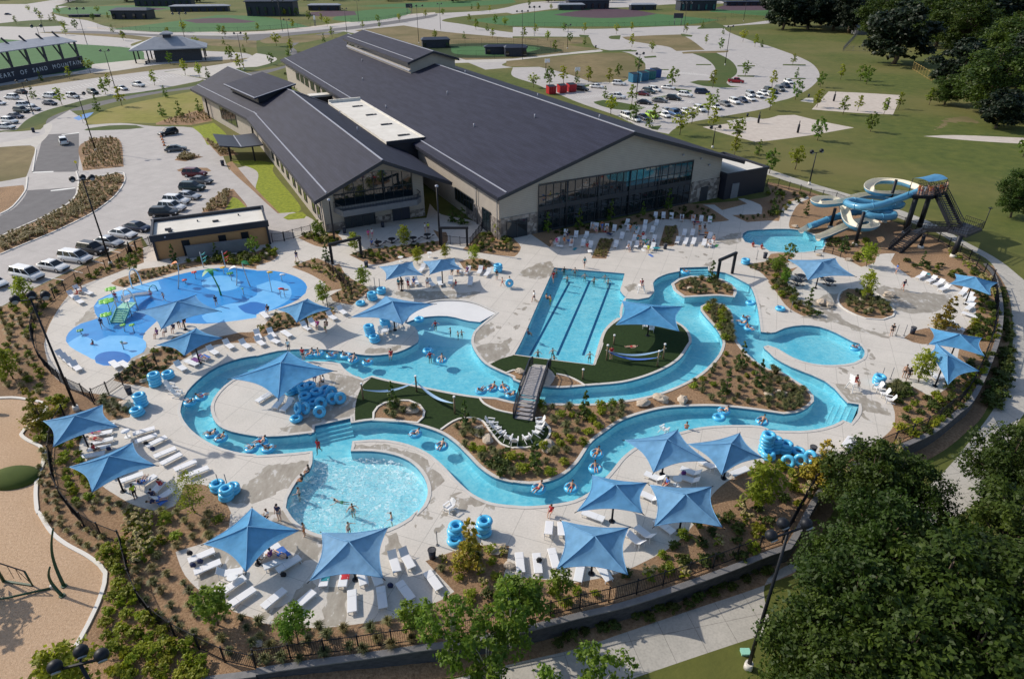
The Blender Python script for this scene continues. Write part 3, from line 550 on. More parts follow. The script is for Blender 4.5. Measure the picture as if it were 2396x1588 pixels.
# ---- partition
def pip(x,y,poly):
 c=False; n=len(poly); j=n-1
 for i in range(n):
  xi,yi=poly[i]; xj,yj=poly[j]
  if (yi>y)!=(yj>y) and x<(xj-xi)*(y-yi)/(yj-yi)+xi: c=not c
  j=i
 return c
REGMESH={}
def partition():
 vs=[];es=[]
 for nm,mt,pts,z in REG:
  n0=len(vs); k=len(pts); vs+=[Vector((p.x,p.y)) for p in pts]; es+=[(n0+i,n0+(i+1)%k) for i in range(k)]
 V,E,Fc,_,_,_=delaunay_2d_cdt(vs,es,[],0,1e-4)
 RB=[(min(p.x for p in r[2]),max(p.x for p in r[2]),min(p.y for p in r[2]),max(p.y for p in r[2]),[(p.x,p.y) for p in r[2]]) for r in REG]
 tris={}
 for f in Fc:
  for k in range(1,len(f)-1):
   t=(f[0],f[k],f[k+1]); cx=sum(V[i].x for i in t)/3; cy=sum(V[i].y for i in t)/3
   for ri in range(len(REG)-1,-1,-1):
    b=RB[ri]
    if b[0]<=cx<=b[1] and b[2]<=cy<=b[3] and pip(cx,cy,b[4]):
     tris.setdefault(ri,[]).append(t); break
 return V,tris
def lay_ground():
 V,tris=partition()
 groups={}
 for ri,ts in tris.items():
  nm,mt,_,z=REG[ri]; groups.setdefault((nm,mt,z),[]).extend(ts)
 wet=set()
 allw=[]
 for (nm,mt,z),ts in groups.items():
  if nm=='pool_water': allw+=ts
  idx={};vs=[];fs=[]
  zz=-.14 if nm=='pool_water' else (-.09 if nm=='beach_entry' else 0.)
  for t in ts:
   f=[]
   for i in t:
    if i not in idx:
     idx[i]=len(vs); vs.append((V[i].x,V[i].y,zlow(V[i].x,V[i].y) if z=='low' else zz))
    f.append(idx[i])
   a,b,c=(V[t[0]],V[t[1]],V[t[2]])
   if (b-a).cross(c-a)<0: f=f[::-1]
   fs.append(f)
  m=MB(); m.add(vs,fs); o=m.build(nm,M[mt]); tag(o,kind='structure')
  if nm in('mulch_bed','splash_pad','wet_concrete','grass_verge','grass_lawn') : pass
 # basin under the water: floor plus side walls along the shoreline
 cnt={}
 for t in allw:
  for a,b in ((t[0],t[1]),(t[1],t[2]),(t[2],t[0])):
   k=(min(a,b),max(a,b)); cnt[k]=cnt.get(k,0)+1
 m=MB(); idx={};vs=[];fs=[]
 for t in allw:
  f=[]
  for i in t:
   if i not in idx: idx[i]=len(vs); vs.append((V[i].x,V[i].y,-1.05))
   f.append(idx[i])
  a,b,c=(V[t[0]],V[t[1]],V[t[2]])
  if (b-a).cross(c-a)<0: f=f[::-1]
  fs.append(f)
 m.add(vs,fs)
 tb=MB()
 for (a,b),n in cnt.items():
  if n==1:
   p,q=V[a],V[b]; m.add([(p.x,p.y,-1.05),(q.x,q.y,-1.05),(q.x,q.y,-.24),(p.x,p.y,-.24)],[(0,1,2,3)]); tb.add([(p.x,p.y,-.24),(q.x,q.y,-.24),(q.x,q.y,0.),(p.x,p.y,0.)],[(0,1,2,3)])
 tag(m.build('pool_basin',M['floor']),kind='structure'); tag(tb.build('waterline_tile',plain('tile_band',(.07,.22,.34),.3)),kind='structure')
lay_ground()
def ribbon(name,pts,mat,w,h,side=0,closed=True,z0=0.,zf=None):
 """kerb or coping: strip of width w, height h. side 0 centred, +1 outside, -1 inside (of a closed outline)"""
 pts=[Vector((p[0],p[1])) for p in pts]
 q=[pts[0]]
 for p in pts[1:]:
  if (p-q[-1]).length>.05: q.append(p)
 pts=q; n=len(pts)
 A=sum(pts[i].x*pts[(i+1)%n].y-pts[(i+1)%n].x*pts[i].y for i in range(n))
 sg=1 if A>0 else -1
 L=[];Rr=[]
 for i in range(n):
  a=pts[i-1] if (closed or i>0) else pts[i]; b=pts[(i+1)%n] if (closed or i<n-1) else pts[i]
  t1=(pts[i]-a); t2=(b-pts[i])
  t=(t1.normalized() if t1.length>1e-6 else t2.normalized())+(t2.normalized() if t2.length>1e-6 else t1.normalized())
  if t.length<.3: t=t2
  t.normalize(); nn=Vector((t.y,-t.x))*sg
  lo,hi=(-w/2,w/2) if side==0 else ((0,w) if side>0 else (-w,0))
  L.append(pts[i]+nn*lo); Rr.append(pts[i]+nn*hi)
 vs=[]
 for i in range(n):
  zb=zf(pts[i].x,pts[i].y) if zf else z0
  vs+=[(L[i].x,L[i].y,zb-.05),(L[i].x,L[i].y,zb+h),(Rr[i].x,Rr[i].y,zb+h),(Rr[i].x,Rr[i].y,zb-.05)]
 fs=[]
 for i in range(n if closed else n-1):
  a=4*i;b=4*((i+1)%n)
  for k in range(3): fs.append((a+k,b+k,b+k+1,a+k+1))
 m=MB(); m.add(vs,fs); return tag(m.build(name,M[mat]),kind='structure')
ribbon('pool_coping',WO,'coping',.32,.035,1)
ribbon('pool_coping',SLP,'coping',.3,.035,1)
ribbon('pool_coping',ISL,'coping',.32,.05,-1)
ribbon('pool_coping',BED3,'coping',.4,.09,1)
for b in (BED1,BED2): ribbon('bed_kerb',b,'curb',.22,.1,1)
ribbon('play_kerb',openspline(GP('@02 -200,515 0,515 160,515 400,560 425,600 380,680 230,800 195,850 250,900 370,960 410,1010 395,1120 345,1250 330,1400 345,1568 @03 355,40 470,220 600,330 800,440 920,530 970,600 960,700 900,880 800,1090 690,1290'),.6),'curb',.3,.12,0,False)
for s_ in ('@12 1690,806 1800,731 1900,696 2000,701 2080,731 2130,801 2190,881 2250,941 2352,976 @22 0,971 160,966 280,921 335,851 335,790 270,718','@22 400,294 480,310 560,340 620,372 665,402','@12 2290,285 2352,262 @22 60,260 110,272','@12 2048,512 2085,562 2200,622 2352,657'):
 ribbon('bed_kerb',openspline(GP(s_),.5),'curb',.2,.1,0,False)
for s_ in ('@01 730,92 1090,18 1143,45 1137,112 1062,222 942,322 802,412 502,557 202,682 0,767','@01 300,10 @00 330,1370','@01 250,55 245,130 222,200 110,335 0,400','@01 700,5 720,95 705,205 630,300 430,410 200,512 0,605'):
 ribbon('road_kerb',openspline(GP(s_),1.),'curb',.25,.12,0,False)
# lane lines on the pool floor, entry steps
m=MB()
for a,b in (('@21 520,1020','@21 225,1568'),('@21 705,1010','@21 460,1568'),('@21 895,1030','@21 690,1568')):
 p,q=G(P(a)[0],-1.05),G(P(b)[0],-1.05); d=(q-p).normalized(); q=q+d*3.2
 m.bar(p+Vector((0,0,.01)),q+Vector((0,0,.01)),.3,.02); x=Vector((d.y,-d.x,0))
 m.bar(p-x*.6+Vector((0,0,.008)),p+x*.6+Vector((0,0,.008)),.3,.02)
tag(m.build('lane_line',M['lane']),kind='structure')
m=MB()
def steps(s1,s2,n,run=.4):
 a,b=GP(s1)[0],GP(s2)[0]; d=(b-a).normalized(); x=Vector((d.y,-d.x,0))
 for k in range(n):
  z=-.25-.22*k; c=(a+b)/2+x*(run*(k+.5)); m.box((c.x,c.y,(z-1.05)/2),((b-a).length,run,z+1.05),math.atan2(d.y,d.x))
  m.bar(a+x*run*(k+.9)+Vector((0,0,z+.01)),b+x*run*(k+.9)+Vector((0,0,z+.01)),.06,.02)
steps('@12 535,775','@12 862,705',4); steps('@21 1535,893','@21 1788,886',4); steps('@32 835,575','@32 765,742',4,.55); steps('@21 2105,600','@21 2150,552',3)
tag(m.build('entry_step',M['floor']),kind='structure')
# ---------------------------------------------------------------- buildings
K=CH/37.
AZ=R(-27.7); D1=Vector((sin(AZ),cos(AZ),0)); D2=Vector((cos(AZ),-sin(AZ),0)); BRZ=math.atan2(D2.y,D2.x)
BO=G(P('@21 150,580')[0])
def shingle(name,c1,c2,ax=1):
 """shingle roof: fine courses across the slope with mottling"""
 m,nt,b=newmat(name); L=nt.links; co=coords(nt,False)
 n=N(nt,'ShaderNodeTexNoise'); n.inputs['Scale'].default_value=.5; n.inputs['Detail'].default_value=8; mp=N(nt,'ShaderNodeMapping'); mp.inputs['Scale'].default_value=(2.5,.35,1) ; L.new(co,mp.inputs[0]); L.new(mp.outputs[0],n.inputs['Vector'])
 r=N(nt,'ShaderNodeValToRGB'); r.color_ramp.elements[0].position=.35; r.color_ramp.elements[1].position=.65; r.color_ramp.elements[0].color=col(c2); r.color_ramp.elements[1].color=col(c1); L.new(n.outputs['Fac'],r.inputs[0])
 br=N(nt,'ShaderNodeTexBrick'); br.inputs['Scale'].default_value=1.; br.inputs['Color1'].default_value=(1,1,1,1); br.inputs['Color2'].default_value=(.86,.86,.88,1); br.inputs['Mortar'].default_value=(.6,.6,.64,1); br.inputs['Mortar Size'].default_value=.035; br.inputs['Brick Width'].default_value=.9; br.inputs['Row Height'].default_value=.42
 rt=N(nt,'ShaderNodeMapping'); rt.inputs['Rotation'].default_value=(0,0,PI/2); L.new(co,rt.inputs[0]); L.new(rt.outputs[0],br.inputs['Vector'])
 mx=N(nt,'ShaderNodeMix',data_type='RGBA',blend_type='MULTIPLY'); mx.inputs[0].default_value=1; L.new(r.outputs[0],mx.inputs[6]); L.new(br.outputs['Color'],mx.inputs[7])
 L.new(mx.outputs[2],b.inputs['Base Color']); b.inputs['Roughness'].default_value=.75; b.inputs['Specular IOR Level'].default_value=.3; return m
def stonemat(name):
 m,nt,b=newmat(name); L=nt.links; co=coords(nt,False)
 mp=N(nt,'ShaderNodeMapping'); mp.inputs['Rotation'].default_value=(PI/2,0,0); mp.inputs['Scale'].default_value=(1,1,1.4); L.new(co,mp.inputs[0])
 v=N(nt,'ShaderNodeTexVoronoi'); v.inputs['Scale'].default_value=1.9; v.distance='CHEBYCHEV'; L.new(co,v.inputs['Vector'])
 s=N(nt,'ShaderNodeSeparateColor'); L.new(v.outputs['Color'],s.inputs[0])
 r=N(nt,'ShaderNodeValToRGB'); e=r.color_ramp.elements; e[0].color=col((.10,.085,.08)); e[1].color=col((.40,.36,.33)); e.new(.5).color=col((.22,.19,.17)); L.new(s.outputs[0],r.inputs[0]); L.new(r.outputs[0],b.inputs['Base Color']); b.inputs['Roughness'].default_value=.9; return m
def siding(name,c,row=.3):
 m,nt,b=newmat(name); L=nt.links; co=coords(nt,False); sx=N(nt,'ShaderNodeSeparateXYZ'); L.new(co,sx.inputs[0])
 pp=N(nt,'ShaderNodeMath',operation='PINGPONG'); pp.inputs[1].default_value=row/2; L.new(sx.outputs[2],pp.inputs[0])
 lt=N(nt,'ShaderNodeMath',operation='LESS_THAN'); lt.inputs[1].default_value=.02; L.new(pp.outputs[0],lt.inputs[0])
 n=N(nt,'ShaderNodeTexNoise'); n.inputs['Scale'].default_value=.7; n.inputs['Detail'].default_value=6; L.new(co,n.inputs['Vector'])
 ad=N(nt,'ShaderNodeMath',operation='MULTIPLY_ADD'); ad.inputs[1].default_value=-.25; L.new(lt.outputs[0],ad.inputs[0])
 mr=N(nt,'ShaderNodeMapRange'); mr.inputs[3].default_value=.85; mr.inputs[4].default_value=1.12; L.new(n.outputs['Fac'],mr.inputs[0]); L.new(mr.outputs[0],ad.inputs[2])
 mx=N(nt,'ShaderNodeMix',data_type='RGBA',blend_type='MULTIPLY'); mx.inputs[0].default_value=1; mx.inputs[6].default_value=col(c); L.new(ad.outputs[0],mx.inputs[7]); L.new(mx.outputs[2],b.inputs['Base Color']); b.inputs['Roughness'].default_value=.8; return m
M['roof']=shingle('shingle_roof',(.026,.029,.056),(.016,.018,.038))
M['fascia']=plain('dark_fascia',(.016,.019,.032),.5)
M['ridge']=plain('ridge_flashing',(.36,.37,.43),.5)
M['siding']=siding('tan_siding',(.40,.355,.31))
M['stone']=stonemat('stacked_stone')
M['glass']=plain('dark_glass',(.010,.018,.024),.03,0,1.)
M['tealglass']=plain('teal_glass',(.015,.10,.14),.05,0,1.)
M['mullion']=plain('mullion',(.03,.035,.045),.4)
M['grey']=noisy('grey_render',[(.3,(.16,.165,.18)),(.7,(.2,.205,.22))],.8,.8,6,False)
M['membrane']=noisy('roof_membrane',[(.3,(.62,.59,.53)),(.7,(.76,.73,.67))],.35,.8,7,False)
M['wood']=siding('wood_cladding',(.50,.27,.12),.22)
M['metalroof']=noisy('metal_roof',[(.3,(.26,.28,.32)),(.7,(.34,.36,.40))],.5,.5,5,False)
M['navy']=plain('navy_panel',(.018,.024,.045),.5)
M['letter']=plain('sign_letter',(.6,.62,.66),.5)
def bld(name,label,cat='building'):
 return empty(name,BO,BRZ,label,cat)
def kp(*p): return Vector(p)*K
def slab(m,pts,t):
 """thick sheet from a quad or polygon of 3-D points, t below"""
 n=len(pts); m.add([Vector(p) for p in pts]+[Vector(p)-Vector((0,0,t)) for p in pts],[tuple(range(n)),tuple(reversed(range(n,2*n)))]+[((i+1)%n,i,n+i,n+(i+1)%n) for i in range(n)])
def gable_wall(m,poly,y0,y1):
 """extrude an x-z outline along y"""
 n=len(poly); m.add([(x,y0,z) for x,z in poly]+[(x,y1,z) for x,z in poly],[tuple(range(n)),tuple(reversed(range(n,2*n)))]+[((i+1)%n,i,n+i,n+(i+1)%n) for i in range(n)])
def gable_roof(par,xl,zl,xr,zr,xp,zp,y0,y1,t=.55,name='roof',matl='roof',strip=1.6,ridge=True):
 m=MB()
 m.cur=0
 slab(m,[(xl,y0,zl),(xp,y0,zp),(xp,y1,zp),(xl,y1,zl)],.12); slab(m,[(xp,y0,zp),(xr,y0,zr),(xr,y1,zr),(xp,y1,zp)],.12)
 o=m.build(name,M[matl],par)
 m=MB(); q=.13
 for y in (y0-.03,y1+.03):
  m.bar((xl,y,zl-q-t/2+.1),(xp,y,zp-q-t/2+.1),.12,t); m.bar((xp,y,zp-q-t/2+.1),(xr,y,zr-q-t/2+.1),.12,t)
 m.bar((xl+.03,y0,zl-.36),(xl+.03,y1,zl-.36),.14,.5); m.bar((xr-.03,y0,zr-.36),(xr-.03,y1,zr-.36),.14,.5)
 slab(m,[(xl+.1,y0+.05,zl-.3),(xp,y0+.05,zp-.3),(xp,y1-.05,zp-.3),(xl+.1,y1-.05,zl-.3)],.06); slab(m,[(xp,y0+.05,zp-.3),(xr-.1,y0+.05,zr-.3),(xr-.1,y1-.05,zr-.3),(xp,y1-.05,zp-.3)],.06)
 m.build('fascia',M['fascia'],o)
 m=MB()
 if ridge: m.bar((xp,y0,zp+.04),(xp,y1,zp+.04),.28,.1)
 k=strip/(xp-xl)
 m.bar((xl+strip,y0+.3,zl+(zp-zl)*k+.06),(xl+strip,y1-.3,zl+(zp-zl)*k+.06),.22,.1)
 m.build('ridge_flashing',M['ridge'],o)
 return o
# --- the large natatorium
A=bld('natatorium','large hall with a long dark shingle gable roof and a glazed front')
xl,zl,xr,zr,xp,zp=[v*K for v in (-6.0,7.1,41.3,6.3,17.1,13.75)]
def zroof(x): return zl+(zp-zl)*(x-xl)/(xp-xl) if x<xp else zr+(zp-zr)*(xr-x)/(xr-xp)
YB=156*K; x0,x1=-5*K,37.5*K
m=MB(); gable_wall(m,[(x0,0),(x1,0),(x1,zroof(x1)-.45),(xp,zp-.45),(x0,zroof(x0)-.45)],0,YB-2); m.build('wall',M['siding'],A)
gable_roof(A,xl,zl,xr,zr,xp,zp,-1.6,YB)
m=MB(); m.box(((x0+1.3*K)/2,-.06,1.65*K),(1.3*K-x0,.3,3.3*K)); m.build('stone_base',M['stone'],A)
m=MB(); m.box(((31.3*K+x1)/2,-.06,1.8*K),(x1-31.3*K,.3,3.6*K)); m.build('stone_base',M['stone'],A)
m=MB(); m.box((x0-.02,6*K,1.5*K),(.2,12*K,3.*K)); m.build('stone_base',M['stone'],A)
# glass front
gx0,gx1=1.45*K,31*K
m=MB(); m.add([(gx0,-.1,.1),(gx1,-.1,.1),(gx1,-.1,7.25*K),(gx0,-.1,7.6*K)],[(0,1,2,3)]); gl=m.build('glass_front',M['glass'],A)
m=MB(); m.add([(17.5*K,-.11,4.9*K),(30.8*K,-.11,4.9*K),(30.8*K,-.11,7.15*K),(17.5*K,-.11,7.3*K)],[(0,1,2,3)]); m.build('teal_reflection',M['tealglass'],gl)  # teal reflection put in as a coloured sheet over the upper panes
m=MB(); nx=23
for i in range(nx+1):
 x=gx0+(gx1-gx0)*i/nx; m.box((x,-.14,3.75*K),(.09,.12,7.4*K))
for z,h in ((.15,.3),(2.2*K,.09),(3.75*K,.75),(5.6*K,.09),(7.38*K,.16)): m.box(((gx0+gx1)/2,-.16,z),(gx1-gx0,.12,h))
m.build('mullion',M['mullion'],gl)
for xx in (6.3,12.2,18.1,24):
 m=MB(); m.cyl((xx*K,-.34,0),(xx*K,-.34,7.4*K),.09); m.build('column',M['mullion'],A)
m=MB(); m.box((-2.3*K,-.28,1.35*K),(3.4*K,.12,2.7*K)); d=m.build('door',M['glass'],A)
m=MB();
for x in (-4*K,-2.3*K,-.6*K): m.box((x,-.36,1.35*K),(.12,.06,2.7*K))
m.box((-2.3*K,-.36,2.72*K),(3.5*K,.06,.12)); m.build('door_frame',M['mullion'],d)
m=MB(); m.box((34.2*K,-.28,1.25*K),(1.6*K,.12,2.5*K)); m.build('door',M['mullion'],A)
# left side windows, door, downpipe
def winbox(par,x,ya,yb,za,zb,name='window',n=3,side=-1):
 m=MB(); m.box((x+side*.04,(ya+yb)/2,(za+zb)/2),(.16,yb-ya,zb-za)); w_=m.build(name,M['glass'],par)
 m=MB(); s=side*.14
 for k in range(n+1):
  y=ya+(yb-ya)*k/n; m.box((x+s,y,(za+zb)/2),(.06,.09,zb-za+.1))
 for z in (za,zb): m.box((x+s,(ya+yb)/2,z),(.07,yb-ya+.18,.09))
 m.build('window_frame',M['mullion'],w_)
winbox(A,x0-.1,9.2*K,16.1*K,1.6*K,3.6*K,n=6); winbox(A,x0-.1,3*K,5.6*K,.05,3.4*K,'door',2)
for y in (101,108,115,122,128,134): winbox(A,x0,y*K,(y+4)*K,3.6*K,6.0*K,n=2)
for y in (7.6*K,.4*K):
 m=MB(); m.cyl((x0-.25,y,0),(x0-.25,y,6*K),.08); m.build('downpipe',M['grey'],A)
for x,z in ((28.5,8.6),(32.5,7.5),(34.5,6.2)):
 m=MB(); m.box((x*K,-.25,z*K),(.3,.35,.25)); m.build('wall_light',M['ridge'],A)
# roof monitor
mx0,mz0,mxr,mzr,mxp,mzp=[v*K for v in (9.9,14.5,23.2,14.7,16.5,16.65)]
m=MB(); ya,yb=78.6*K,134*K
gable_wall(m,[(10.7*K,11.6*K),(22.4*K,11.8*K),(22.4*K,14.75*K),(mxp,16.3*K),(10.7*K,14.55*K)],ya,yb); mw=m.build('roof_monitor',M['siding'],A)
gable_roof(mw,mx0,mz0,mxr,mzr,mxp,mzp,ya-.9,yb+1.5,.45,'monitor_roof')
m=MB(); m.box((10.62*K,(ya+yb)/2,13.6*K),(.1,yb-ya-1,1.2)); m.build('louvre',M['glass'],mw)
m=MB(); m.box((10.6*K,(ya+yb)/2,12.55*K),(.5,yb-ya,.35)); m.build('flashing',M['ridge'],mw)
for y,x in ((66,19.5),(52,9),(40,24),(28,4),(20,12),(90,2),(110,8),(60,-2),(12,20)):
 m=MB(); m.cyl((x*K,y*K,zroof(x*K)-.1),(x*K,y*K,zroof(x*K)+.7),.13); m.build('vent_pipe',M['ridge'],A)
# --- dark flat-roofed annex
B_=bld('annex_block','black flat roofed annex block at the right end of the large hall')
m=MB(); m.box((42.5*K,4.*K,2.1*K),(9.6*K,11*K,4.2*K)); m.build('wall',M['fascia'],B_)
m=MB(); m.box((42.5*K,4.*K,4.22*K),(9.0*K,10.4*K,.12)); m.build('roof',M['membrane'],B_)
m=MB()
for s in (-1,1): m.box((42.5*K+s*4.8*K,4*K,4.35*K),(.3,11.3*K,.5)); m.box((42.5*K,4*K+s*5.5*K,4.35*K),(9.4*K,.3,.5))
m.build('parapet',M['fascia'],B_)
m=MB(); m.box((40*K,-1.58*K,1.3*K),(1.6*K,.1,2.6*K)); m.build('door',M['grey'],B_)
# --- the smaller building with the balcony
Cb=bld('community_building','smaller gabled building with a balcony beside the large hall')
cx0,cz0,cxr,czr,cxp,czp=[v*K for v in (-28.8,6.0,-7.2,5.75,-18.1,10.6)]
def zr2(x): return cz0+(czp-cz0)*(x-cx0)/(cxp-cx0) if x<cxp else czr+(czp-czr)*(cxr-x)/(cxr-cxp)
wx0,wx1,wy0,wy1=-27.2*K,-11*K,15.2*K,74*K
m=MB(); gable_wall(m,[(wx0,0),(wx1,0),(wx1,zr2(wx1)-.45),(cxp,czp-.45),(wx0,zr2(wx0)-.45)],wy0,wy1); m.build('wall',M['siding'],Cb)
gable_roof(Cb,cx0,cz0,cxr,czr,cxp,czp,12.4*K,77*K,strip=2.1)
m=MB(); m.box(((wx0+wx1)/2,wy0-.05,.6*K),(wx1-wx0-.2,.22,1.2*K)); m.build('stone_base',M['stone'],Cb)
yF=wy0-.08
m=MB(); m.add([(-25.3*K,yF,3.7*K),(-12.9*K,yF,3.7*K),(-12.9*K,yF,7.4*K),(-17.9*K,yF,8.4*K),(-21.5*K,yF,7.9*K),(-25.3*K,yF,6.2*K)],[(0,1,2,3,4,5)]); g2=m.build('balcony_glazing',M['glass'],Cb)
m=MB()
for k in range(9):
 x=-25.3+12.4*k/8; zt=(6.2+(x+25.3)/3.8*1.7) if x<-21.5 else (7.9+(x+21.5)/3.6*.5 if x<-17.9 else 8.4-(x+17.9)/5.*1.)
 m.box((x*K,yF-.06,(3.7+zt)/2*K),(.1,.1,(zt-3.7)*K))
m.box((-19.1*K,yF-.06,5.6*K),(12.4*K,.08,.1)); m.build('mullion',M['mullion'],g2)
bm_=MB(); bm_.prism([(-25.6*K,wy0-.1),(-24.9*K,12.3*K),(-13.2*K,12.3*K),(-12.2*K,13.4*K),(-12.2*K,wy0-.1)],2.95*K,3.3*K); bl_=bm_.build('balcony',M['grey'],Cb)
m=MB(); pl=[(-25.6*K,wy0-.3),(-24.9*K,12.32*K),(-13.2*K,12.32*K),(-12.2*K,13.4*K),(-12.2*K,wy0-.3)]
for a,b in zip(pl,pl[1:]): m.bar((a[0],a[1],3.45*K),(b[0],b[1],3.45*K),.14,.85*K)
m.build('parapet',M['grey'],bl_)
m=MB()
for a,b in zip(pl,pl[1:]):
 m.bar((a[0],a[1],4.6*K),(b[0],b[1],4.6*K),.08)
 n=max(2,int((Vector(b)-Vector(a)).length/.5))
 for k in range(n+1):
  q=Vector(a)+(Vector(b)-Vector(a))*k/n; m.bar((q.x,q.y,3.8*K),(q.x,q.y,4.6*K),.04)
m.build('railing',M['mullion'],bl_)
m=MB(); m.box((-21.8*K,yF-.08,1.35*K),(4.8*K,.12,2.5*K)); d=m.build('sliding_door',M['glass'],Cb)
m=MB()
for k in range(6): m.box((-24.2*K+.96*K*k,yF-.16,1.35*K),(.1,.08,2.5*K))
m.box((-21.8*K,yF-.16,2.62*K),(4.9*K,.08,.12)); m.build('door_frame',M['mullion'],d)
m=MB(); m.box((-15.1*K,yF-.08,1.3*K),(2.8*K,.12,2.6*K)); d=m.build('double_door',M['navy'],Cb)
m=MB()
for x in (-16.5,-15.1,-13.7): m.box((x*K,yF-.16,1.3*K),(.12,.08,2.6*K))
m.build('door_frame',M['mullion'],d)
for y in (17.5,21,27,31.5,36,41.5,46.5,51,56): winbox(Cb,wx0,y*K,(y+1.7)*K,1.2*K,3.3*K,n=1)
m=MB(); m.cyl((wx0-.2,wy0+.3,0),(wx0-.2,wy0+.3,5.6*K),.08); m.build('downpipe',M['grey'],Cb)
for x,y in ((-14,40),(-12,60)):
 m=MB(); m.cyl((x*K,y*K,zr2(x*K)-.1),(x*K,y*K,zr2(x*K)+.8),.12); m.build('vent_pipe',M['ridge'],Cb)
# angled wing behind it
wg=empty('angled_wing',(-18.1*K,76*K,0),R(9.6)); wg.parent=Cb
L=46*K
m=MB(); gable_wall(m,[(-9.3*K,0),(7.1*K,0),(7.1*K,zr2(wx1)-.45),(0,czp-.45),(-9.3*K,zr2(wx0)-.45)],-1*K,L-4*K); m.build('wing_wall',M['siding'],wg)
gable_roof(wg,cx0-cxp,cz0,cxr-cxp,czr,0,czp+.03,-1.5*K,L,name='wing_roof',strip=2.1)
m=MB(); gable_wall(m,[(-6.5*K,8.2*K),(1.5*K,9.5*K),(1.5*K,10.8*K),(-6.5*K,9.3*K)],4*K,24*K); mm=m.build('wing_monitor',M['fascia'],wg)
m=MB(); slab(m,[(-7.6*K,3*K,9.5*K),(2.2*K,3*K,11.5*K),(2.2*K,25*K,11.5*K),(-7.6*K,25*K,9.5*K)],.3); m.build('monitor_roof',M['roof'],mm)
m=MB(); m.bar((-7.5*K,3*K,9.56*K),(-7.5*K,25*K,9.56*K),.25,.12); m.bar((-7.5*K,3*K,9.56*K),(2.2*K,3*K,11.56*K),.25,.12); m.build('monitor_trim',M['ridge'],mm)
winbox(wg,-9.3*K,14*K,26*K,1.6*K,4.9*K,n=3)
for y in (1,36):
 m=MB(); m.box((-9.9*K,y*K,2.9*K),(.35,.35,5.8*K)); m.build('eave_column',M['black'],wg)
# link roof and court
lk=bld('link_block','flat white roofed link between the two dark gabled roofs')
m=MB(); m.box((-7.2*K,53.5*K,3.8*K),(6.8*K,40.4*K,7.6*K)); m.build('wall',M['fascia'],lk)
m=MB(); m.box((-7.2*K,53.5*K,7.68*K),(6.9*K,40.6*K,.2)); m.build('roof',M['membrane'],lk)
for a,b in (((-10.8,53.5),(.35,41*K)),((-3.6,53.5),(.35,41*K))):
 m=MB(); m.box((a[0]*K,a[1]*K,7.75*K),(b[0],b[1],.5)); m.build('parapet',M['membrane'],lk)
m=MB(); m.box((-7.2*K,74*K,7.95*K),(7.3*K,.5,1.0)); m.build('rear_parapet',M['membrane'],lk)
m=MB(); m.box((-7.2*K,33*K,7.7*K),(7.4*K,.3,.7)); m.build('fascia',M['fascia'],lk)
for k in range(4):
 m=MB(); m.box((-6.6*K,(37+10*k)*K,7.85*K),(1.7,.5,.3)); m.box((-5.4*K,(37+10*k)*K,7.84*K),(.6,.4,.25)); m.build('roof_unit',M['block'],lk)
m=MB(); m.box((-7.*K,33.2*K,1.4*K),(3.4*K,.2,2.5*K)); m.build('door',M['glass'],lk)
pk=bld('rear_link_canopy','small pale flat canopy between the roofs behind the link')
m=MB(); m.box((-7.2*K,97*K,5.6*K),(6.5*K,3.2*K,.5)); m.build('roof',M['membrane'],pk)
m=MB(); m.box((-7.2*K,97*K,2.65*K),(6*K,2.6*K,5.3*K)); m.build('wall',M['fascia'],pk)
# entrance canopy
ec=bld('entrance_canopy','black butterfly entrance canopy on dark posts left of the building')
m=MB(); slab(m,[(-36.2*K,63.5*K,3.5*K),(-32.3*K,62*K,3.1*K),(-32.3*K,73*K,3.1*K),(-36.2*K,75*K,3.5*K)],.25); slab(m,[(-32.3*K,62*K,3.1*K),(-28.3*K,60*K,3.6*K),(-28.3*K,71*K,3.6*K),(-32.3*K,73*K,3.1*K)],.25); m.build('roof',M['fascia'],ec)
m=MB(); m.bar((-32.3*K,62*K,3.17*K),(-32.3*K,73*K,3.17*K),.2,.08); m.build('gutter',M['ridge'],ec)
for x,y in ((-34.6,64.3),(-34.3,66),(-30.2,62),(-30,64)):
 m=MB(); m.box((x*K,y*K,1.5*K),(.3,.3,3.05*K)); m.build('post',M['black'],ec)
# --- bathhouse
bb=G(P('@01 1450,820')[0]); be=G(P('@11 130,670')[0]); v=be-bb; BH=empty('bathhouse',bb,math.atan2(v.y,v.x),'long low bathhouse with wood cladding and a flat white roof','building')
Lb=v.length; Db=7.6; Hb=3.75
m=MB(); m.box((Lb/2,Db/2,(Hb-.5)/2),(Lb-.4,Db-.4,Hb-.5)); m.build('wall',M['wood'],BH)
m=MB(); m.box((Lb/2,Db/2,Hb-.35),(Lb-.1,Db-.1,.1)); m.build('roof',M['membrane'],BH)
m=MB()
for y in (0,Db): m.box((Lb/2,y,Hb-.3),(Lb+.6,.3,1.0))
for x in (0,Lb): m.box((x,Db/2,Hb-.298),(.3,Db-.31,1.0))
m.build('fascia',M['fascia'],BH)
m=MB(); m.box((Lb-.05,.02,(Hb-.8)/2),(.32,.4,Hb-.8)); m.build('corner_post',M['fascia'],BH)
m=MB(); m.box((.05,.02,(Hb-.8)/2),(.32,.4,Hb-.8)); m.build('corner_post',M['fascia'],BH)
for x in (4.3,9.5,12.8):
 m=MB(); m.box((x,.16,1.25),(1.1,.12,2.5)); m.build('door',M['black'],BH)
m=MB(); m.ell((1.8,-.2,3.5),(.14,.1,.14)); m.build('wall_light',M['ridge'],BH)
for x,y,a,b in ((2.2,3,.9,.5),(9,4,.9,.3),(6.4,5.2,.2,.2),(12.5,5.6,.2,.2),(2.5,2,.6,.2)):
 m=MB(); m.box((x,y,Hb-.18),(a,b,.28)); m.build('roof_vent',M['block'],BH)
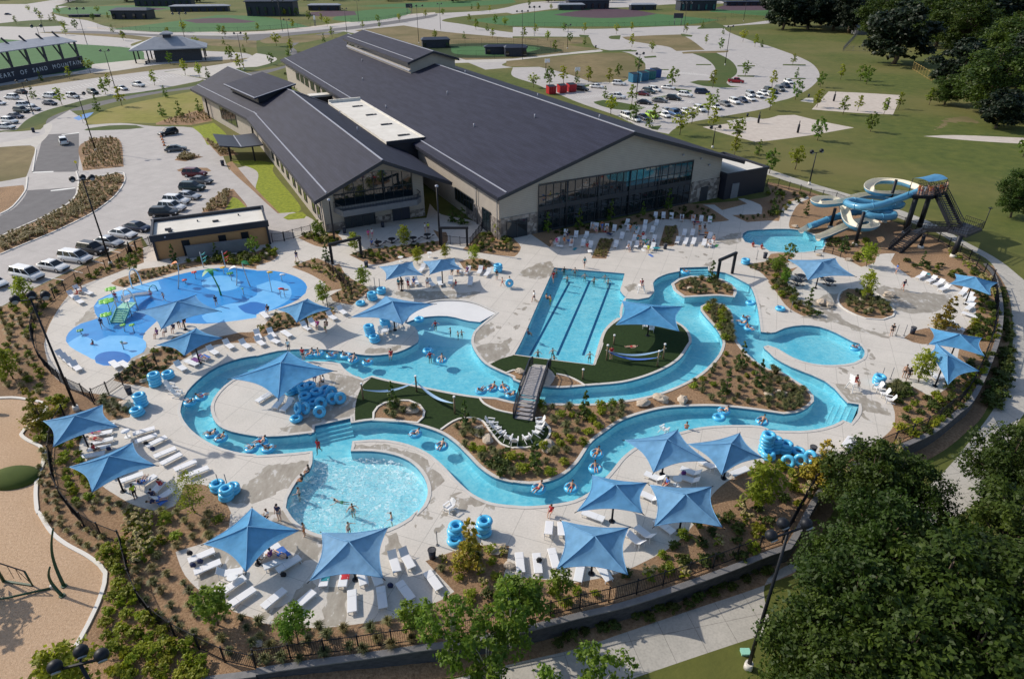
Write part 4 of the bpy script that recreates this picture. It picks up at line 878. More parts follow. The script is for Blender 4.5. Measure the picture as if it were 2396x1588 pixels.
sw=GP('@01 1725,800')[0]; se=GP('@01 2300,730')[0]; d=se-sw; S_=empty('screen_wall',sw,math.atan2(d.y,d.x),'plain grey screen wall in front of the bathhouse doors','wall')
m=MB(); m.box((d.length/2,0,.95),(d.length,.25,1.9)); m.box((d.length/2,0,1.93),(d.length+.1,.35,.08)); m.build('wall_panel',M['grey'],S_)
# --- far sports buildings
def far(name,label,s,cat='building'):
 p=GP(s)[0]; return p
a,b=GP('@00 -600,880')[0],GP('@00 780,620')[0]; d=(b-a); GS=empty('grandstand',b,math.atan2(d.y,d.x),'roofed grandstand with a navy lettered wall by the green field','grandstand')
Lg=d.length
m=MB(); m.box((-Lg/2,0,2.2),(Lg,.4,4.4)); m.build('back_wall',M['navy'],GS)
m=MB(); m.add([(0,0,9.5),(-Lg,0,9.5),(-Lg,9,11.2),(0,9,11.2),(0,0,9.8),(-Lg,0,9.8),(-Lg,9,11.5),(0,9,11.5)],[(0,1,2,3),(7,6,5,4),(0,4,5,1),(1,5,6,2),(2,6,7,3),(3,7,4,0)]); m.build('roof',M['metalroof'],GS)
for k in range(9):
 m=MB(); x=-1-k*(Lg-2)/8
 m.bar((x,.6,0),(x,.6,9.5),.6,.7); m.bar((x,.2,4),(x,4,10.2),.35,.5); m.bar((x,7,10.8),(x,9.6,13),.4,.6); m.build('frame_post',M['navy'],GS)
m=MB()
for r_ in range(6): m.box((-Lg/2,1+r_*.8,3.6-r_*.5),(Lg-1,.8,.3))
m.build('bleacher',M['metalroof'],GS)
cu=bpy.data.curves.new('sign_text','FONT'); cu.body='HEART  OF  SAND  MOUNTAIN'; cu.size=2.05; cu.space_character=1.4; cu.extrude=.05; cu.align_x='RIGHT'
to=bpy.data.objects.new('sign_text',cu); COL.objects.link(to); bpy.context.view_layer.update(); dg=bpy.context.evaluated_depsgraph_get()
me=bpy.data.meshes.new_from_object(to.evaluated_get(dg)); bpy.data.objects.remove(to); me.materials.clear(); me.materials.append(M['letter'])
tw=max(v.co.x for v in me.vertices)-min(v.co.x for v in me.vertices)
to=bpy.data.objects.new('sign_lettering',me); COL.objects.link(to); to.parent=GS; to.location=(-1.5,-.32,1.6); to.rotation_euler=(PI/2,0,0); to.scale=(1.,1.,1)
# hip pavilion
p=G(P('@00 1620,570')[0]); PV=empty('field_pavilion',p,BRZ-.12,'grey hip roofed pavilion with a cupola beside the green field','pavilion')
def hip(m,w,d_,z0,z1,rl,x=0,y=0):
 m.add([(x-w/2,y-d_/2,z0),(x+w/2,y-d_/2,z0),(x+w/2,y+d_/2,z0),(x-w/2,y+d_/2,z0),(x-rl/2,y,z1),(x+rl/2,y,z1),(x-w/2,y-d_/2,z0-.4),(x+w/2,y-d_/2,z0-.4),(x+w/2,y+d_/2,z0-.4),(x-w/2,y+d_/2,z0-.4)],[(0,1,5,4),(1,2,5),(2,3,4,5),(3,0,4),(9,8,7,6),(0,6,7,1),(1,7,8,2),(2,8,9,3),(3,9,6,0)])
m=MB(); hip(m,30,16,5.2,9.2,10,-2,8); m.build('roof',M['metalroof'],PV)
m=MB(); m.box((1,7,2.5),(18,10,5)); m.build('wall',M['block'],PV)
m=MB(); m.box((-2,8,9.6),(3.2,2.4,1.4)); cp=m.build('cupola',M['navy'],PV)
m=MB(); hip(m,5,4,10.5,11.4,1.5,-2,8); m.build('cupola_roof',M['metalroof'],cp)
for x in (-15.5,-10.5,11.5):
 for y in (1.2,14.5):
  m=MB(); m.box((x,y,2.5),(.5,.5,5)); m.build('post',M['black'],PV)
FARB=[('@00 1190,180',26,14,7,'press_box','dark curved press box behind the left ball field'),('@00 1500,60',50,12,8,'stadium_stand','long navy stand along the far left field'),('@10 130,150',36,18,12,'club_house','navy gabled clubhouse between the two far fields'),('@10 620,100',26,8,5,'dugout','navy dugout roof by the middle ball field'),('@20 700,85',36,14,8,'club_house','dark clubhouse behind the central ball field'),('@20 540,95',22,8,5,'dugout','navy dugout left of the central ball field'),('@20 1200,95',22,8,5,'dugout','navy dugout right of the central ball field'),('@20 1700,100',32,12,9,'score_building','teal and navy field building with a bright panel'),('@10 1650,440',14,8,4.5,'court_shelter','low navy shelter at the fenced court'),('@10 2290,500',20,5,4,'court_dugout','navy shade over the court bench'),('@20 30,520',10,6,4.5,'court_shelter','small blue shelter at the court corner'),('@00 770,160',22,3,2,'low_dugout','long low navy dugout on the left field'),('@20 2150,55',40,8,4,'far_stand','low dark stand past the right far field'),('@00 1830,110',46,8,5,'far_canopy','grey roofed canopy right of the left ball field')]
for s_,w_,d_,h_,nm,lb in FARB:
 p=G(P(s_)[0]); e=empty(nm,p,rnd()*.2,lb,'building')
 m=MB(); m.box((0,d_/2,h_*.38),(w_*.94,d_*.9,h_*.76)); m.build('wall',M['navy'],e)
 m=MB(); hip(m,w_,d_,h_*.8,h_,w_*.8,0,d_/2); m.build('roof',M['metalroof' if 'canopy' in nm or 'dugout'==nm else 'navy'],e)
 for k in range(max(2,int(w_/6))):
  m=MB(); m.box((-w_*.4+w_*.8*k/max(1,int(w_/6)-1 or 1),0.02,h_*.3),(1.6,.5,h_*.4)); m.build('opening',M['tealglass' if 'score' in nm else 'glass'],e)
# neighbours' houses at right
for s_,w_,d_,h_,lb,mt in (('@30 2360,700',22,10,4,'low white walled house roof behind the dark trees at right','siding'),('@30 2400,800',16,9,4,'blue roofed shed right of the dark trees','metalroof'),('@30 920,320',12,7,4.2,'grey shed roof inside the fenced yard','metalroof')):
 e=empty('house',G(P(s_)[0]),.1,lb,'house'); m=MB(); m.box((0,d_/2,h_*.4),(w_,d_,h_*.8)); m.build('wall',M['grey' if 'shed' in lb else 'siding'],e)
 m=MB(); slab(m,[(-w_*.54,-.5,h_*.75),(w_*.54,-.5,h_*.75),(w_*.54,d_/2,h_*1.15),(-w_*.54,d_/2,h_*1.15)],.15); slab(m,[(-w_*.54,d_/2,h_*1.15),(w_*.54,d_/2,h_*1.15),(w_*.54,d_+.5,h_*.75),(-w_*.54,d_+.5,h_*.75)],.15); m.build('roof',M[mt],e)
# ---------------------------------------------------------------- object kit
def fabric(name,c,tr=.35):
 m,nt,b=newmat(name); L=nt.links
 b.inputs['Base Color'].default_value=col(c); b.inputs['Roughness'].default_value=.75; b.inputs['Specular IOR Level'].default_value=.25
 co=coords(nt,False); n=N(nt,'ShaderNodeTexNoise'); n.inputs['Scale'].default_value=1.6; n.inputs['Detail'].default_value=5; L.new(co,n.inputs['Vector'])
 mr=N(nt,'ShaderNodeMapRange'); mr.inputs[1].default_value=.3; mr.inputs[2].default_value=.7; mr.inputs[3].default_value=.86; mr.inputs[4].default_value=1.08; L.new(n.outputs['Fac'],mr.inputs[0])
 mx=N(nt,'ShaderNodeMix',data_type='RGBA',blend_type='MULTIPLY'); mx.inputs[0].default_value=1; mx.inputs[6].default_value=col(c); L.new(mr.outputs[0],mx.inputs[7]); oi=N(nt,'ShaderNodeObjectInfo'); hs=N(nt,'ShaderNodeHueSaturation'); m2=N(nt,'ShaderNodeMapRange'); m2.inputs[3].default_value=.85; m2.inputs[4].default_value=1.12; L.new(oi.outputs['Random'],m2.inputs[0]); L.new(m2.outputs[0],hs.inputs['Saturation']); L.new(mx.outputs[2],hs.inputs['Color']); L.new(hs.outputs[0],b.inputs['Base Color'])
 wv=N(nt,'ShaderNodeTexNoise'); wv.inputs['Scale'].default_value=1.1; wv.inputs['Detail'].default_value=2; L.new(co,wv.inputs['Vector']); bp=N(nt,'ShaderNodeBump'); bp.inputs['Strength'].default_value=.5; bp.inputs['Distance'].default_value=.2; L.new(wv.outputs['Fac'],bp.inputs['Height']); L.new(bp.outputs[0],b.inputs['Normal'])
 t=N(nt,'ShaderNodeBsdfTranslucent'); L.new(mx.outputs[2],t.inputs[0]); ms=N(nt,'ShaderNodeMixShader'); ms.inputs[0].default_value=tr
 L.new(b.outputs[0],ms.inputs[1]); L.new(t.outputs[0],ms.inputs[2]); L.new(ms.outputs[0],nt.nodes['Material Output'].inputs[0]); return m
M['fabric']=fabric('shade_fabric',(.155,.385,.65))
M['seam']=plain('fabric_hem',(.15,.35,.58),.8)
M['fabric2']=fabric('tower_fabric',(.10,.36,.66))
HP,HC=3.95,2.75
def umbrella(peak,cs,label,hp=HP,hc=HC,group='blue shade umbrellas'):
 pk=G(P(peak)[0],hp); c4=[G(p,hc) for p in P(cs)]
 ctr=sum(c4,Vector())/4
 pk=Vector((ctr.x*.5+pk.x*.5,ctr.y*.5+pk.y*.5,hp))
 e=empty('shade_umbrella',(pk.x,pk.y,0),0,label,'umbrella',group)
 o=Vector((pk.x,pk.y,0)); P0=pk-o; C=[c-o for c in c4]
 m=MB(); nu,nv=10,7
 for k in range(4):
  a,b=C[k],C[(k+1)%4]; vs=[]
  mid=(a+b)/2
  for i in range(nv+1):
   s=i/nv
   for j in range(nu+1):
    t=j/nu; e0=a*(1-t)+b*t
    sag=4*t*(1-t)
    e1=e0+(Vector((0,0,e0.z))-e0)*.17*sag; e1.z+=.12*sag
    q=P0*(1-s)+e1*s; q.z-=.22*sin(PI*s)*(.35+.65*sag)
    vs.append(q)
  w=nu+1
  m.add(vs,[(i*w+j,(i+1)*w+j,(i+1)*w+j+1,i*w+j+1) for i in range(nv) for j in range(nu)],True)
 cn=m.build('canopy',M['fabric'],e)
 m=MB(); w=nu+1; per_=(nv+1)*w
 for k in range(4):
  pv=[V3(cn.data.vertices[k*per_+i*w].co) for i in range(nv+1)]; m.tube([p+V3((0,0,.02)) for p in pv],.028,5)
  m.tube([V3(cn.data.vertices[k*per_+nv*w+j].co) for j in range(nu+1)],.03,5)
 m.build('seam',M['seam'],cn)
 m=MB(); m.cyl((0,0,0),(0,0,hp-.1),.085,.075,10); m.cyl((0,0,0),(0,0,.06),.25,.25,10); m.build('post',M['black'],e)
 for k in range(4):
  m=MB(); d=C[k]-P0; m.tube([P0+Vector((0,0,-.16)),P0+d*.5+Vector((0,0,-.28)),P0+d*.96+Vector((0,0,-.05)),P0+d*1.07+Vector((0,0,.02))],[.05,.045,.04,.035],6); m.build('rafter',M['black'],e)
 return e
def mk_lounger(raised=True,name='sun_lounger'):
 e=empty(name)
 m=MB()
 for y in (-.31,.31): m.bar((-.95,y,.33),(.35 if raised else .95,y,.33),.05,.05)
 for x in (-.93,-.3,.33): m.bar((x,-.31,.33),(x,.31,.33),.04)
 m.build('frame',M['white'],e)
 m=MB(); m.box((-.3,0,.365),(1.3,.6,.03)); m.build('seat',M['offwhite'],e)
 m=MB()
 if raised: m.bar((.36,0,.37),(.86,0,.80),.6,.03); m.bar((.36,-.31,.36),(.88,-.31,.81),.045); m.bar((.36,.31,.36),(.88,.31,.81),.045); m.bar((.7,-.28,.62),(.75,-.28,.0),.035); m.bar((.7,.28,.62),(.75,.28,.0),.035)
 else: m.box((.66,0,.365),(.58,.6,.03))
 m.build('backrest',M['offwhite'],e)
 for x in (-.8,.3 if raised else .8):
  for y in (-.3,.3):
   m=MB(); m.bar((x,y,.33),(x+(.06 if x>0 else -.06),y,0),.05); m.build('leg',M['white'],e)
 return e
def mk_adirondack():
 e=empty('adirondack_chair')
 m=MB()
 for k in range(5): m.box((-.05+.11*k-.2,0,.36-.03*k*0),(.09,.5,.03))
 m.build('seat',M['white'],e)
 m=MB()
 for k in range(5):
  y=-.22+.11*k; m.bar((.26,y,.33),(.55,y,1.0-abs(k-2)*.05),.1,.025,up=(1,0,0))
 m.build('backrest',M['white'],e)
 for y in (-.33,.33):
  m=MB(); m.box((-.02,y,.6),(.7,.12,.03)); m.build('armrest',M['white'],e)
  m=MB(); m.box((-.3,y,.3),(.09,.04,.6)); m.build('leg',M['white'],e)
  m=MB(); m.bar((-.3,y*.9,.36),(.55,y*.9,.03),.04,.1); m.build('leg',M['white'],e)
 return e
def mk_tube():
 m=MB(); m.torus((0,0,.2),.45,.21,22,10); o=m.build('inner_tube',M['tube'])
 for a in (.5,PI+.5):
  h=MB(); h.torus((.56*cos(a),.56*sin(a),.42),.08,.018,8,5); h.build('handle',M['tubelight'],o)
 return o
def mk_bin(c='navy'):
 e=empty('litter_bin'); m=MB(); m.tube([(0,0,0),(0,0,.85)],[.25,.31],14); m.build('barrel',M[c],e)
 m=MB(); m.torus((0,0,.86),.31,.03,14,6); m.build('rim',M['black'],e)
 m=MB(); m.cyl((0,0,.83),(0,0,.87),.285,.285,14); m.build('liner',M['block'],e); return e
# people ---------------------------------------------------------------
def skin(name,verts,edges,rad,mat,sub=1):
 me=bpy.data.meshes.new(name+'_skel'); me.from_pydata(verts,edges,[]); o=bpy.data.objects.new(name+'_skel',me); COL.objects.link(o)
 sk=o.modifiers.new('s','SKIN'); sk.use_smooth_shade=True
 if sub: o.modifiers.new('b','SUBSURF').levels=sub
 for i,r in enumerate(rad): me.skin_vertices[0].data[i].radius=(r,r)
 me.skin_vertices[0].data[0].use_root=True
 bpy.context.view_layer.update(); dg=bpy.context.evaluated_depsgraph_get()
 nm=bpy.data.meshes.new_from_object(o.evaluated_get(dg)); nm.name=name
 bpy.data.objects.remove(o); nm.materials.clear(); nm.materials.append(mat);
 nm.polygons.foreach_set('use_smooth',[True]*len(nm.polygons)); return nm
SKIN=[plain('skin_light',(.62,.38,.27),.6),plain('skin_tan',(.48,.27,.17),.6),plain('skin_brown',(.20,.10,.06),.6)]
CLO={k:plain('cloth_'+k,c,.8) for k,c in dict(red=(.5,.02,.03),navy=(.02,.03,.09),teal=(.02,.25,.3),blue=(.05,.16,.5),pink=(.7,.06,.3),white=(.75,.75,.75),black=(.015,.015,.018),green=(.05,.3,.08),yellow=(.65,.75,.03),orange=(.7,.2,.04),purple=(.15,.04,.2),grey=(.25,.25,.27)).items()}
HAIR=plain('hair_dark',(.02,.013,.009),.6); HAIRB=plain('hair_brown',(.08,.045,.02),.6)
V3=Vector
POSES={
 'stand':dict(pel=(0,0,.93),ch=(0,.01,1.24),nk=(0,.0,1.45),hd=(0,.03,1.57),tp=(0,.03,1.66),L=dict(hip=(.09,0,.88),kn=(.10,.02,.48),an=(.11,-.02,.08),to=(.12,.14,.03)),RL=None,arm=((.18,0,1.38),(.24,-.03,1.10),(.25,.05,.86)),arm2=None),
 'walk':dict(pel=(0,0,.91),ch=(0,.03,1.22),nk=(0,.04,1.43),hd=(0,.08,1.55),tp=(0,.09,1.64),L=dict(hip=(.09,0,.86),kn=(.10,.20,.50),an=(.10,.26,.09),to=(.11,.42,.05)),RL=dict(hip=(-.09,0,.86),kn=(-.10,-.05,.47),an=(-.10,-.34,.14),to=(-.11,-.24,.02)),arm=((.18,.02,1.37),(.24,-.14,1.13),(.24,-.12,.88)),arm2=((-.18,.02,1.37),(-.24,.12,1.12),(-.22,.32,.98))),
 'sit':dict(pel=(0,0,.10),ch=(0,-.06,.40),nk=(0,-.05,.61),hd=(0,-.01,.73),tp=(0,0,.82),L=dict(hip=(.09,.03,.08),kn=(.11,.42,.12),an=(.11,.46,-.30),to=(.12,.60,-.34)),RL=None,arm=((.18,-.06,.54),(.23,.05,.30),(.17,.28,.18)),arm2=None),
 'recline':dict(pel=(0,0,.10),ch=(0,-.24,.29),nk=(0,-.38,.44),hd=(0,-.43,.56),tp=(0,-.46,.65),L=dict(hip=(.09,.03,.10),kn=(.13,.42,.28),an=(.14,.80,.16),to=(.15,.86,.27)),RL=None,arm=((.18,-.34,.38),(.36,-.26,.26),(.46,.0,.27)),arm2=None),
 'lie':dict(pel=(0,0,.12),ch=(0,-.32,.14),nk=(0,-.54,.18),hd=(0,-.66,.22),tp=(0,-.75,.24),L=dict(hip=(.09,.05,.11),kn=(.11,.45,.14),an=(.11,.86,.08),to=(.12,.90,.18)),RL=None,arm=((.18,-.45,.15),(.26,-.2,.12),(.24,.06,.11)),arm2=None),
 'wade':dict(pel=(0,0,-.10),ch=(0,.02,.20),nk=(0,.02,.41),hd=(0,.05,.53),tp=(0,.05,.62),L=dict(hip=(.09,0,-.15),kn=(.12,.06,-.55),an=(.13,.0,-.93),to=(.13,.14,-.98)),RL=None,arm=((.18,.02,.34),(.38,.10,.20),(.50,.28,.14)),arm2=((-.18,.02,.34),(-.38,.06,.22),(-.46,.26,.22))),
 'swim':dict(pel=(0,-.35,-.16),ch=(0,-.06,-.06),nk=(0,.12,.02),hd=(0,.22,.10),tp=(0,.24,.19),L=dict(hip=(.09,-.40,-.18),kn=(.12,-.75,-.25),an=(.12,-1.1,-.30),to=(.12,-1.2,-.30)),RL=None,arm=((.17,.06,-.02),(.36,.26,-.04),(.44,.5,0)),arm2=((-.17,.06,-.02),(-.34,.2,-.05),(-.5,.4,0))),
}
PM={}
def mir(p): return (-p[0],p[1],p[2])
def pose_meshes(k):
 if k in PM: return PM[k]
 d=POSES[k]; v=[];e=[];r=[]
 def A(p,rad,par=None):
  v.append(V3(p)); r.append(rad); i=len(v)-1
  if par is not None: e.append((par,i))
  return i
 pel=A(d['pel'],.125); ab=A((V3(d['pel'])+V3(d['ch']))/2,.115,pel); ch=A(d['ch'],.135,ab); nk=A(d['nk'],.06,ch); hd=A(d['hd'],.095,nk); tp=A(d['tp'],.075,hd)
 LL=d['L']; RL=d['RL'] or {q:mir(w) for q,w in LL.items()}
 a1=d['arm']; a2=d['arm2'] or [mir(q) for q in a1]
 hands=[]
 for l in (LL,RL):
  h=A(l['hip'],.088,pel); kn=A(l['kn'],.058,h); an=A(l['an'],.040,kn); A(l['to'],.036,an)
 for a in (a1,a2):
  s=A(a[0],.06,ch); el=A(a[1],.042,s); w=A(a[2],.03,el); hands.append((V3(a[2]),(V3(a[2])-V3(a[1])).normalized()))
 # each hand: palm, four fingers of different length and a side thumb
 for (p,dd),wi in zip(hands,(len(v)-4,len(v)-1)):
  wi=[i for i,q in enumerate(v) if (q-p).length<1e-6][0]
  x=dd.cross(V3((0,0,1)));  x=x.normalized() if x.length>.1 else V3((0,1,0))
  pm=A(p+dd*.07,.026,wi)
  for off,ln in ((-.03,.065),(-.01,.08),(.01,.085),(.03,.07)):
   f=A(p+dd*.1+x*off,.0095,pm); A(p+dd*(.1+ln)+x*off*1.2+V3((0,0,-.015)),.008,f)
  t=A(p+dd*.06+x*-.045,.011,pm); A(p+dd*.09+x*-.07,.009,t)
 body=skin('person',v,e,r,SKIN[0],1)
 # clothing
 def sub(names,pts,edges,rad,nm): return skin(nm,[V3(p) for p in pts],edges,rad,CLO['navy'],1)
 mid=lambda a,b,t:V3(a)*(1-t)+V3(b)*t
 sh=sub(0,[d['pel'],mid(d['pel'],d['ch'],.3),LL['hip'],mid(LL['hip'],LL['kn'],.55),RL['hip'],mid(RL['hip'],RL['kn'],.55)],[(0,1),(0,2),(2,3),(0,4),(4,5)],[.145,.135,.105,.09,.105,.09],'swim_shorts')
 tpm=sub(0,[mid(d['pel'],d['ch'],.12),mid(d['pel'],d['ch'],.5),d['ch'],mid(d['ch'],d['nk'],.6),a1[0],mid(a1[0],a1[1],.55),a2[0],mid(a2[0],a2[1],.55)],[(0,1),(1,2),(2,3),(2,4),(4,5),(2,6),(6,7)],[.14,.132,.155,.085,.08,.065,.08,.065],'shirt')
 h=MB(); c=mid(d['hd'],d['tp'],.55); h.ell(c+V3((0,-.022,.012)),(.104,.108,.105),10,6); hair=h.mesh('hair',HAIR)
 f=MB(); fw=V3((0,1,0)) if k not in('lie','recline') else (V3((0,.6,.8)) if k=='recline' else V3((0,.2,.98))).normalized()
 up=(V3(d['tp'])-V3(d['hd'])).normalized(); c=V3(d['hd'])+up*.03
 fw=(fw-up*fw.dot(up)).normalized(); sx=up.cross(fw)
 for s in (-.035,.035): f.ell(c+fw*.088+sx*s,(.014,.014,.012),6,4)
 f.ell(c+fw*.1-up*.03,(.016,.016,.02),6,4); f.box(c+fw*.088-up*.065,(.04,.012,.012))
 face=f.mesh('face',plain('face_detail',(.2,.08,.06),.6))
 PM[k]=(body,sh,tpm,hair,face); return PM[k]
def person(loc,rz,pose='stand',bottom='navy',top=None,sk=0,label='',sc=1.,hair=0,group=None,name='person'):
 b,s,t,h,f=pose_meshes(pose)
 o=bpy.data.objects.new(name,b); COL.objects.link(o); o.location=loc; o.rotation_euler=(0,0,rz); o.scale=(sc,sc,sc)
 if sk: setmat(o,SKIN[sk])
 c=bpy.data.objects.new('swim_shorts',s); COL.objects.link(c); c.parent=o; setmat(c,CLO[bottom])
 if top:
  c=bpy.data.objects.new('shirt',t); COL.objects.link(c); c.parent=o; setmat(c,CLO[top])
 c=bpy.data.objects.new('hair',h); COL.objects.link(c); c.parent=o
 if hair: setmat(c,HAIRB if hair==1 else CLO['white'])
 c=bpy.data.objects.new('face',f); COL.objects.link(c); c.parent=o
 return tag(o,label,'person',group)
# cars -----------------------------------------------------------------
PAINT={k:plain('paint_'+k,c,.28,.4 if k in('silver','blue','tan') else 0,.4,.35) for k,c in dict(white=(.78,.78,.77),silver=(.48,.49,.5),grey=(.12,.125,.13),black=(.012,.013,.016),navy=(.015,.025,.06),blue=(.03,.09,.22),red=(.35,.015,.02),maroon=(.12,.012,.018),green=(.015,.035,.035),tan=(.36,.32,.26),lime=(.35,.6,.03)).items()}
M['tyre']=plain('tyre_rubber',(.015,.015,.016),.8); M['rim']=plain('alloy_rim',(.45,.45,.47),.35,.8)
M['lamp']=plain('headlamp_lens',(.6,.62,.64),.15); M['floodlens']=plain('flood_lens',(.25,.27,.3),.15); M['tail']=plain('tail_lens',(.3,.01,.01),.25); M['carglass']=plain('car_glass',(.012,.016,.02),.05,0,.6)
CARS=dict(sedan=(4.8,.92,.62,.93,1.45,[-1.95,-1.1,.35,1.25],1.0),suv=(4.8,.96,.72,1.08,1.75,[-2.3,-1.95,.45,1.2],1.),van=(5.1,.98,.66,1.08,1.78,[-2.48,-2.15,.75,1.75],1.),pickup=(5.6,.98,.74,1.12,1.82,[-.95,-.75,.75,1.45],1.))
def mk_car(kind):
 L,W,zm,zb,zr,(g0,g1,g2,g3),_=CARS[kind]; e=empty('parked_car' if kind!='pickup' else 'pickup_truck')
 h=L/2; m=MB()
 st=[(-h,.42,zb-.16,W*.86),(-h+.12,.26,zb-.04,W*.95),(-h*.55,.24,zb,W),(0,.24,zb,W),(h*.42,.24,zb-.02,W),(h*.72,.25,zb-.12,W*.97),(h-.2,.27,zb-.24,W*.92),(h,.4,zb-.38,W*.8)]
 vs=[]
 for x,zl_,zt,w in st: vs+=[(x,-w*.94,zl_),(x,-w,zm),(x,-w*.93,zt-.04),(x,-w*.75,zt),(x,w*.75,zt),(x,w*.93,zt-.04),(x,w,zm),(x,w*.94,zl_)]
 n=len(st); fs=[(i*8+j,(i+1)*8+j,(i+1)*8+(j+1)%8,i*8+(j+1)%8) for i in range(n-1) for j in range(8)]
 fs+=[tuple(range(8)),tuple(reversed(range((n-1)*8,n*8)))]
 m.add(vs,[f[::-1] for f in fs],True)
 wb,wt=W*.90,W*.70
 b4=[(g0,-wb,zb-.03),(g3,-wb,zb-.03),(g3,wb,zb-.03),(g0,wb,zb-.03)]; t4=[(g1,-wt,zr-.06),(g2,-wt,zr-.06),(g2,wt,zr-.06),(g1,wt,zr-.06)]
 t5=[(g1+.15,-wt*.8,zr),(g2-.15,-wt*.8,zr),(g2-.15,wt*.8,zr),(g1+.15,wt*.8,zr)]
 m.add(b4+t4+t5,[(0,1,5,4),(1,2,6,5),(2,3,7,6),(3,0,4,7),(4,5,9,8),(5,6,10,9),(6,7,11,10),(7,4,8,11),(8,9,10,11)])
 if kind=='pickup':
  m.box((-1.9,W*.9,zb+.02),(1.75,.12,.14)); m.box((-1.9,-W*.9,zb+.02),(1.75,.12,.14)); m.box((-h+.1,0,zb-.02),(.12,W*1.8,.14))
 m.build('body',PAINT['white'],e)
 if kind=='pickup':
  q=MB(); q.box((-1.88,0,zb+.015),(1.6,W*1.6,.03)); q.build('bed_liner',M['tyre'],e)
 def pane(nm,a,b,c,d,ins=.1,off=.012):
  q=[V3(a),V3(b),V3(c),V3(d)]; ce=sum(q,V3())/4; nn=(q[1]-q[0]).cross(q[3]-q[0]).normalized()
  if nn.dot(ce-V3((0,0,zb)))<0: nn=-nn
  q=[p+(ce-p)*ins+nn*off for p in q]; mm=MB(); mm.add(q+[p-nn*.01 for p in q],[(0,1,2,3),(7,6,5,4),(0,4,5,1),(1,5,6,2),(2,6,7,3),(3,7,4,0)]); mm.build(nm,M['carglass'],e)
 pane('windscreen',b4[1],b4[2],t4[2],t4[1]); pane('rear_window',b4[3],b4[0],t4[0],t4[3])
 lo=lambda a,b,t:tuple(a[i]*(1-t)+b[i]*t for i in range(3))
 for s in (0,1):
  B0,B1,T0,T1=(b4[0],b4[1],t4[0],t4[1]) if s==0 else (b4[3],b4[2],t4[3],t4[2])
  cuts=[(0,.48),(.52,1)] if kind in('sedan','pickup') else [(0,.3),(.33,.64),(.67,1)]
  for u,w_ in cuts: pane('side_window',lo(B0,B1,u),lo(B0,B1,w_),lo(T0,T1,w_),lo(T0,T1,u),.09)
 for x in (-h*.6,h*.62):
  for s in (-1,1):
   q=MB(); q.cyl((x,s*W*.98,.34),(x,s*(W*.98-.22),.34),.34,.34,14); w_=q.build('wheel',M['tyre'],e)
   q=MB(); q.cyl((x,s*(W*.98+.012),.34),(x,s*(W*.98-.02),.34),.22,.22,10); q.build('rim',M['rim'],w_)
 for s in (-1,1):
  q=MB(); q.box((h-.12,s*W*.68,zb-.36),(.2,.34,.16)); q.build('headlight',M['lamp'],e)
  q=MB(); q.box((-h+.03,s*W*.74,zb-.2),(.1,.22,.24)); q.build('tail_light',M['tail'],e)
 q=MB(); q.box((h-.02,0,.42),(.1,W*1.3,.2)); q.build('grille',M['tyre'],e)
 return e
CARP={}
def car(s,kind,colr,label,ang=None,toward=None,group='cars in the car park',sc=1.,name=None):
 p=P(s); a=G(p[0])
 if kind not in CARP: CARP[kind]=Proto(mk_car(kind))
 if len(p)>1: d=G(p[1])-a; ang=math.atan2(d.y,d.x); a=(a+G(p[1]))/2
 o=CARP[kind].put(a,ang or 0,label,group,sc,cat='car' if kind!='pickup' else 'truck')
 for c in o.children:
  if c.name.startswith('body'): setmat(c,PAINT[colr])
 return o
# plants ---------------------------------------------------------------
def leaves(m,clumps,n,size,flat=.35,seed=0,ax=1.5,per=13):
 """leaf quads in tight sprays on the outside of each clump, so gaps stay between the sprays"""
 r=random.Random(seed); tot=sum(c[3]**2 for c in clumps); g=r.gauss
 for cx,cy,cz,rad,sq in clumps:
  k=max(3,int(n*rad*rad/tot)); ns=max(2,k//per)
  for _ in range(ns):
   a=r.uniform(0,2*PI); u=r.uniform(-.75,1); q=math.sqrt(max(0,1-u*u)); rr=rad*r.uniform(.45,1.05)
   o=V3((q*cos(a),q*sin(a),u)); c=V3((cx,cy,cz))+V3((o.x*rr,o.y*rr,o.z*rr*sq)); sr=rad*.26
   for _ in range(per):
    p=c+V3((g(0,sr),g(0,sr),g(0,sr*.6)))
    nrm=V3((o.x*.6+g(0,.45),o.y*.6+g(0,.45),o.z*.4+flat+.25+g(0,.4)))
    if nrm.length<.1: nrm=V3((0,0,1))
    nrm.normalize(); x=nrm.cross(V3((g(0,1),g(0,1),g(0,1))))
    if x.length<1e-3: continue
    x.normalize(); y=nrm.cross(x); s=size*r.uniform(.6,1.25)
    m.add([p-x*s*.5*ax,p+y*s*.42,p+x*s*.5*ax,p-y*s*.42],[(0,1,2,3)])
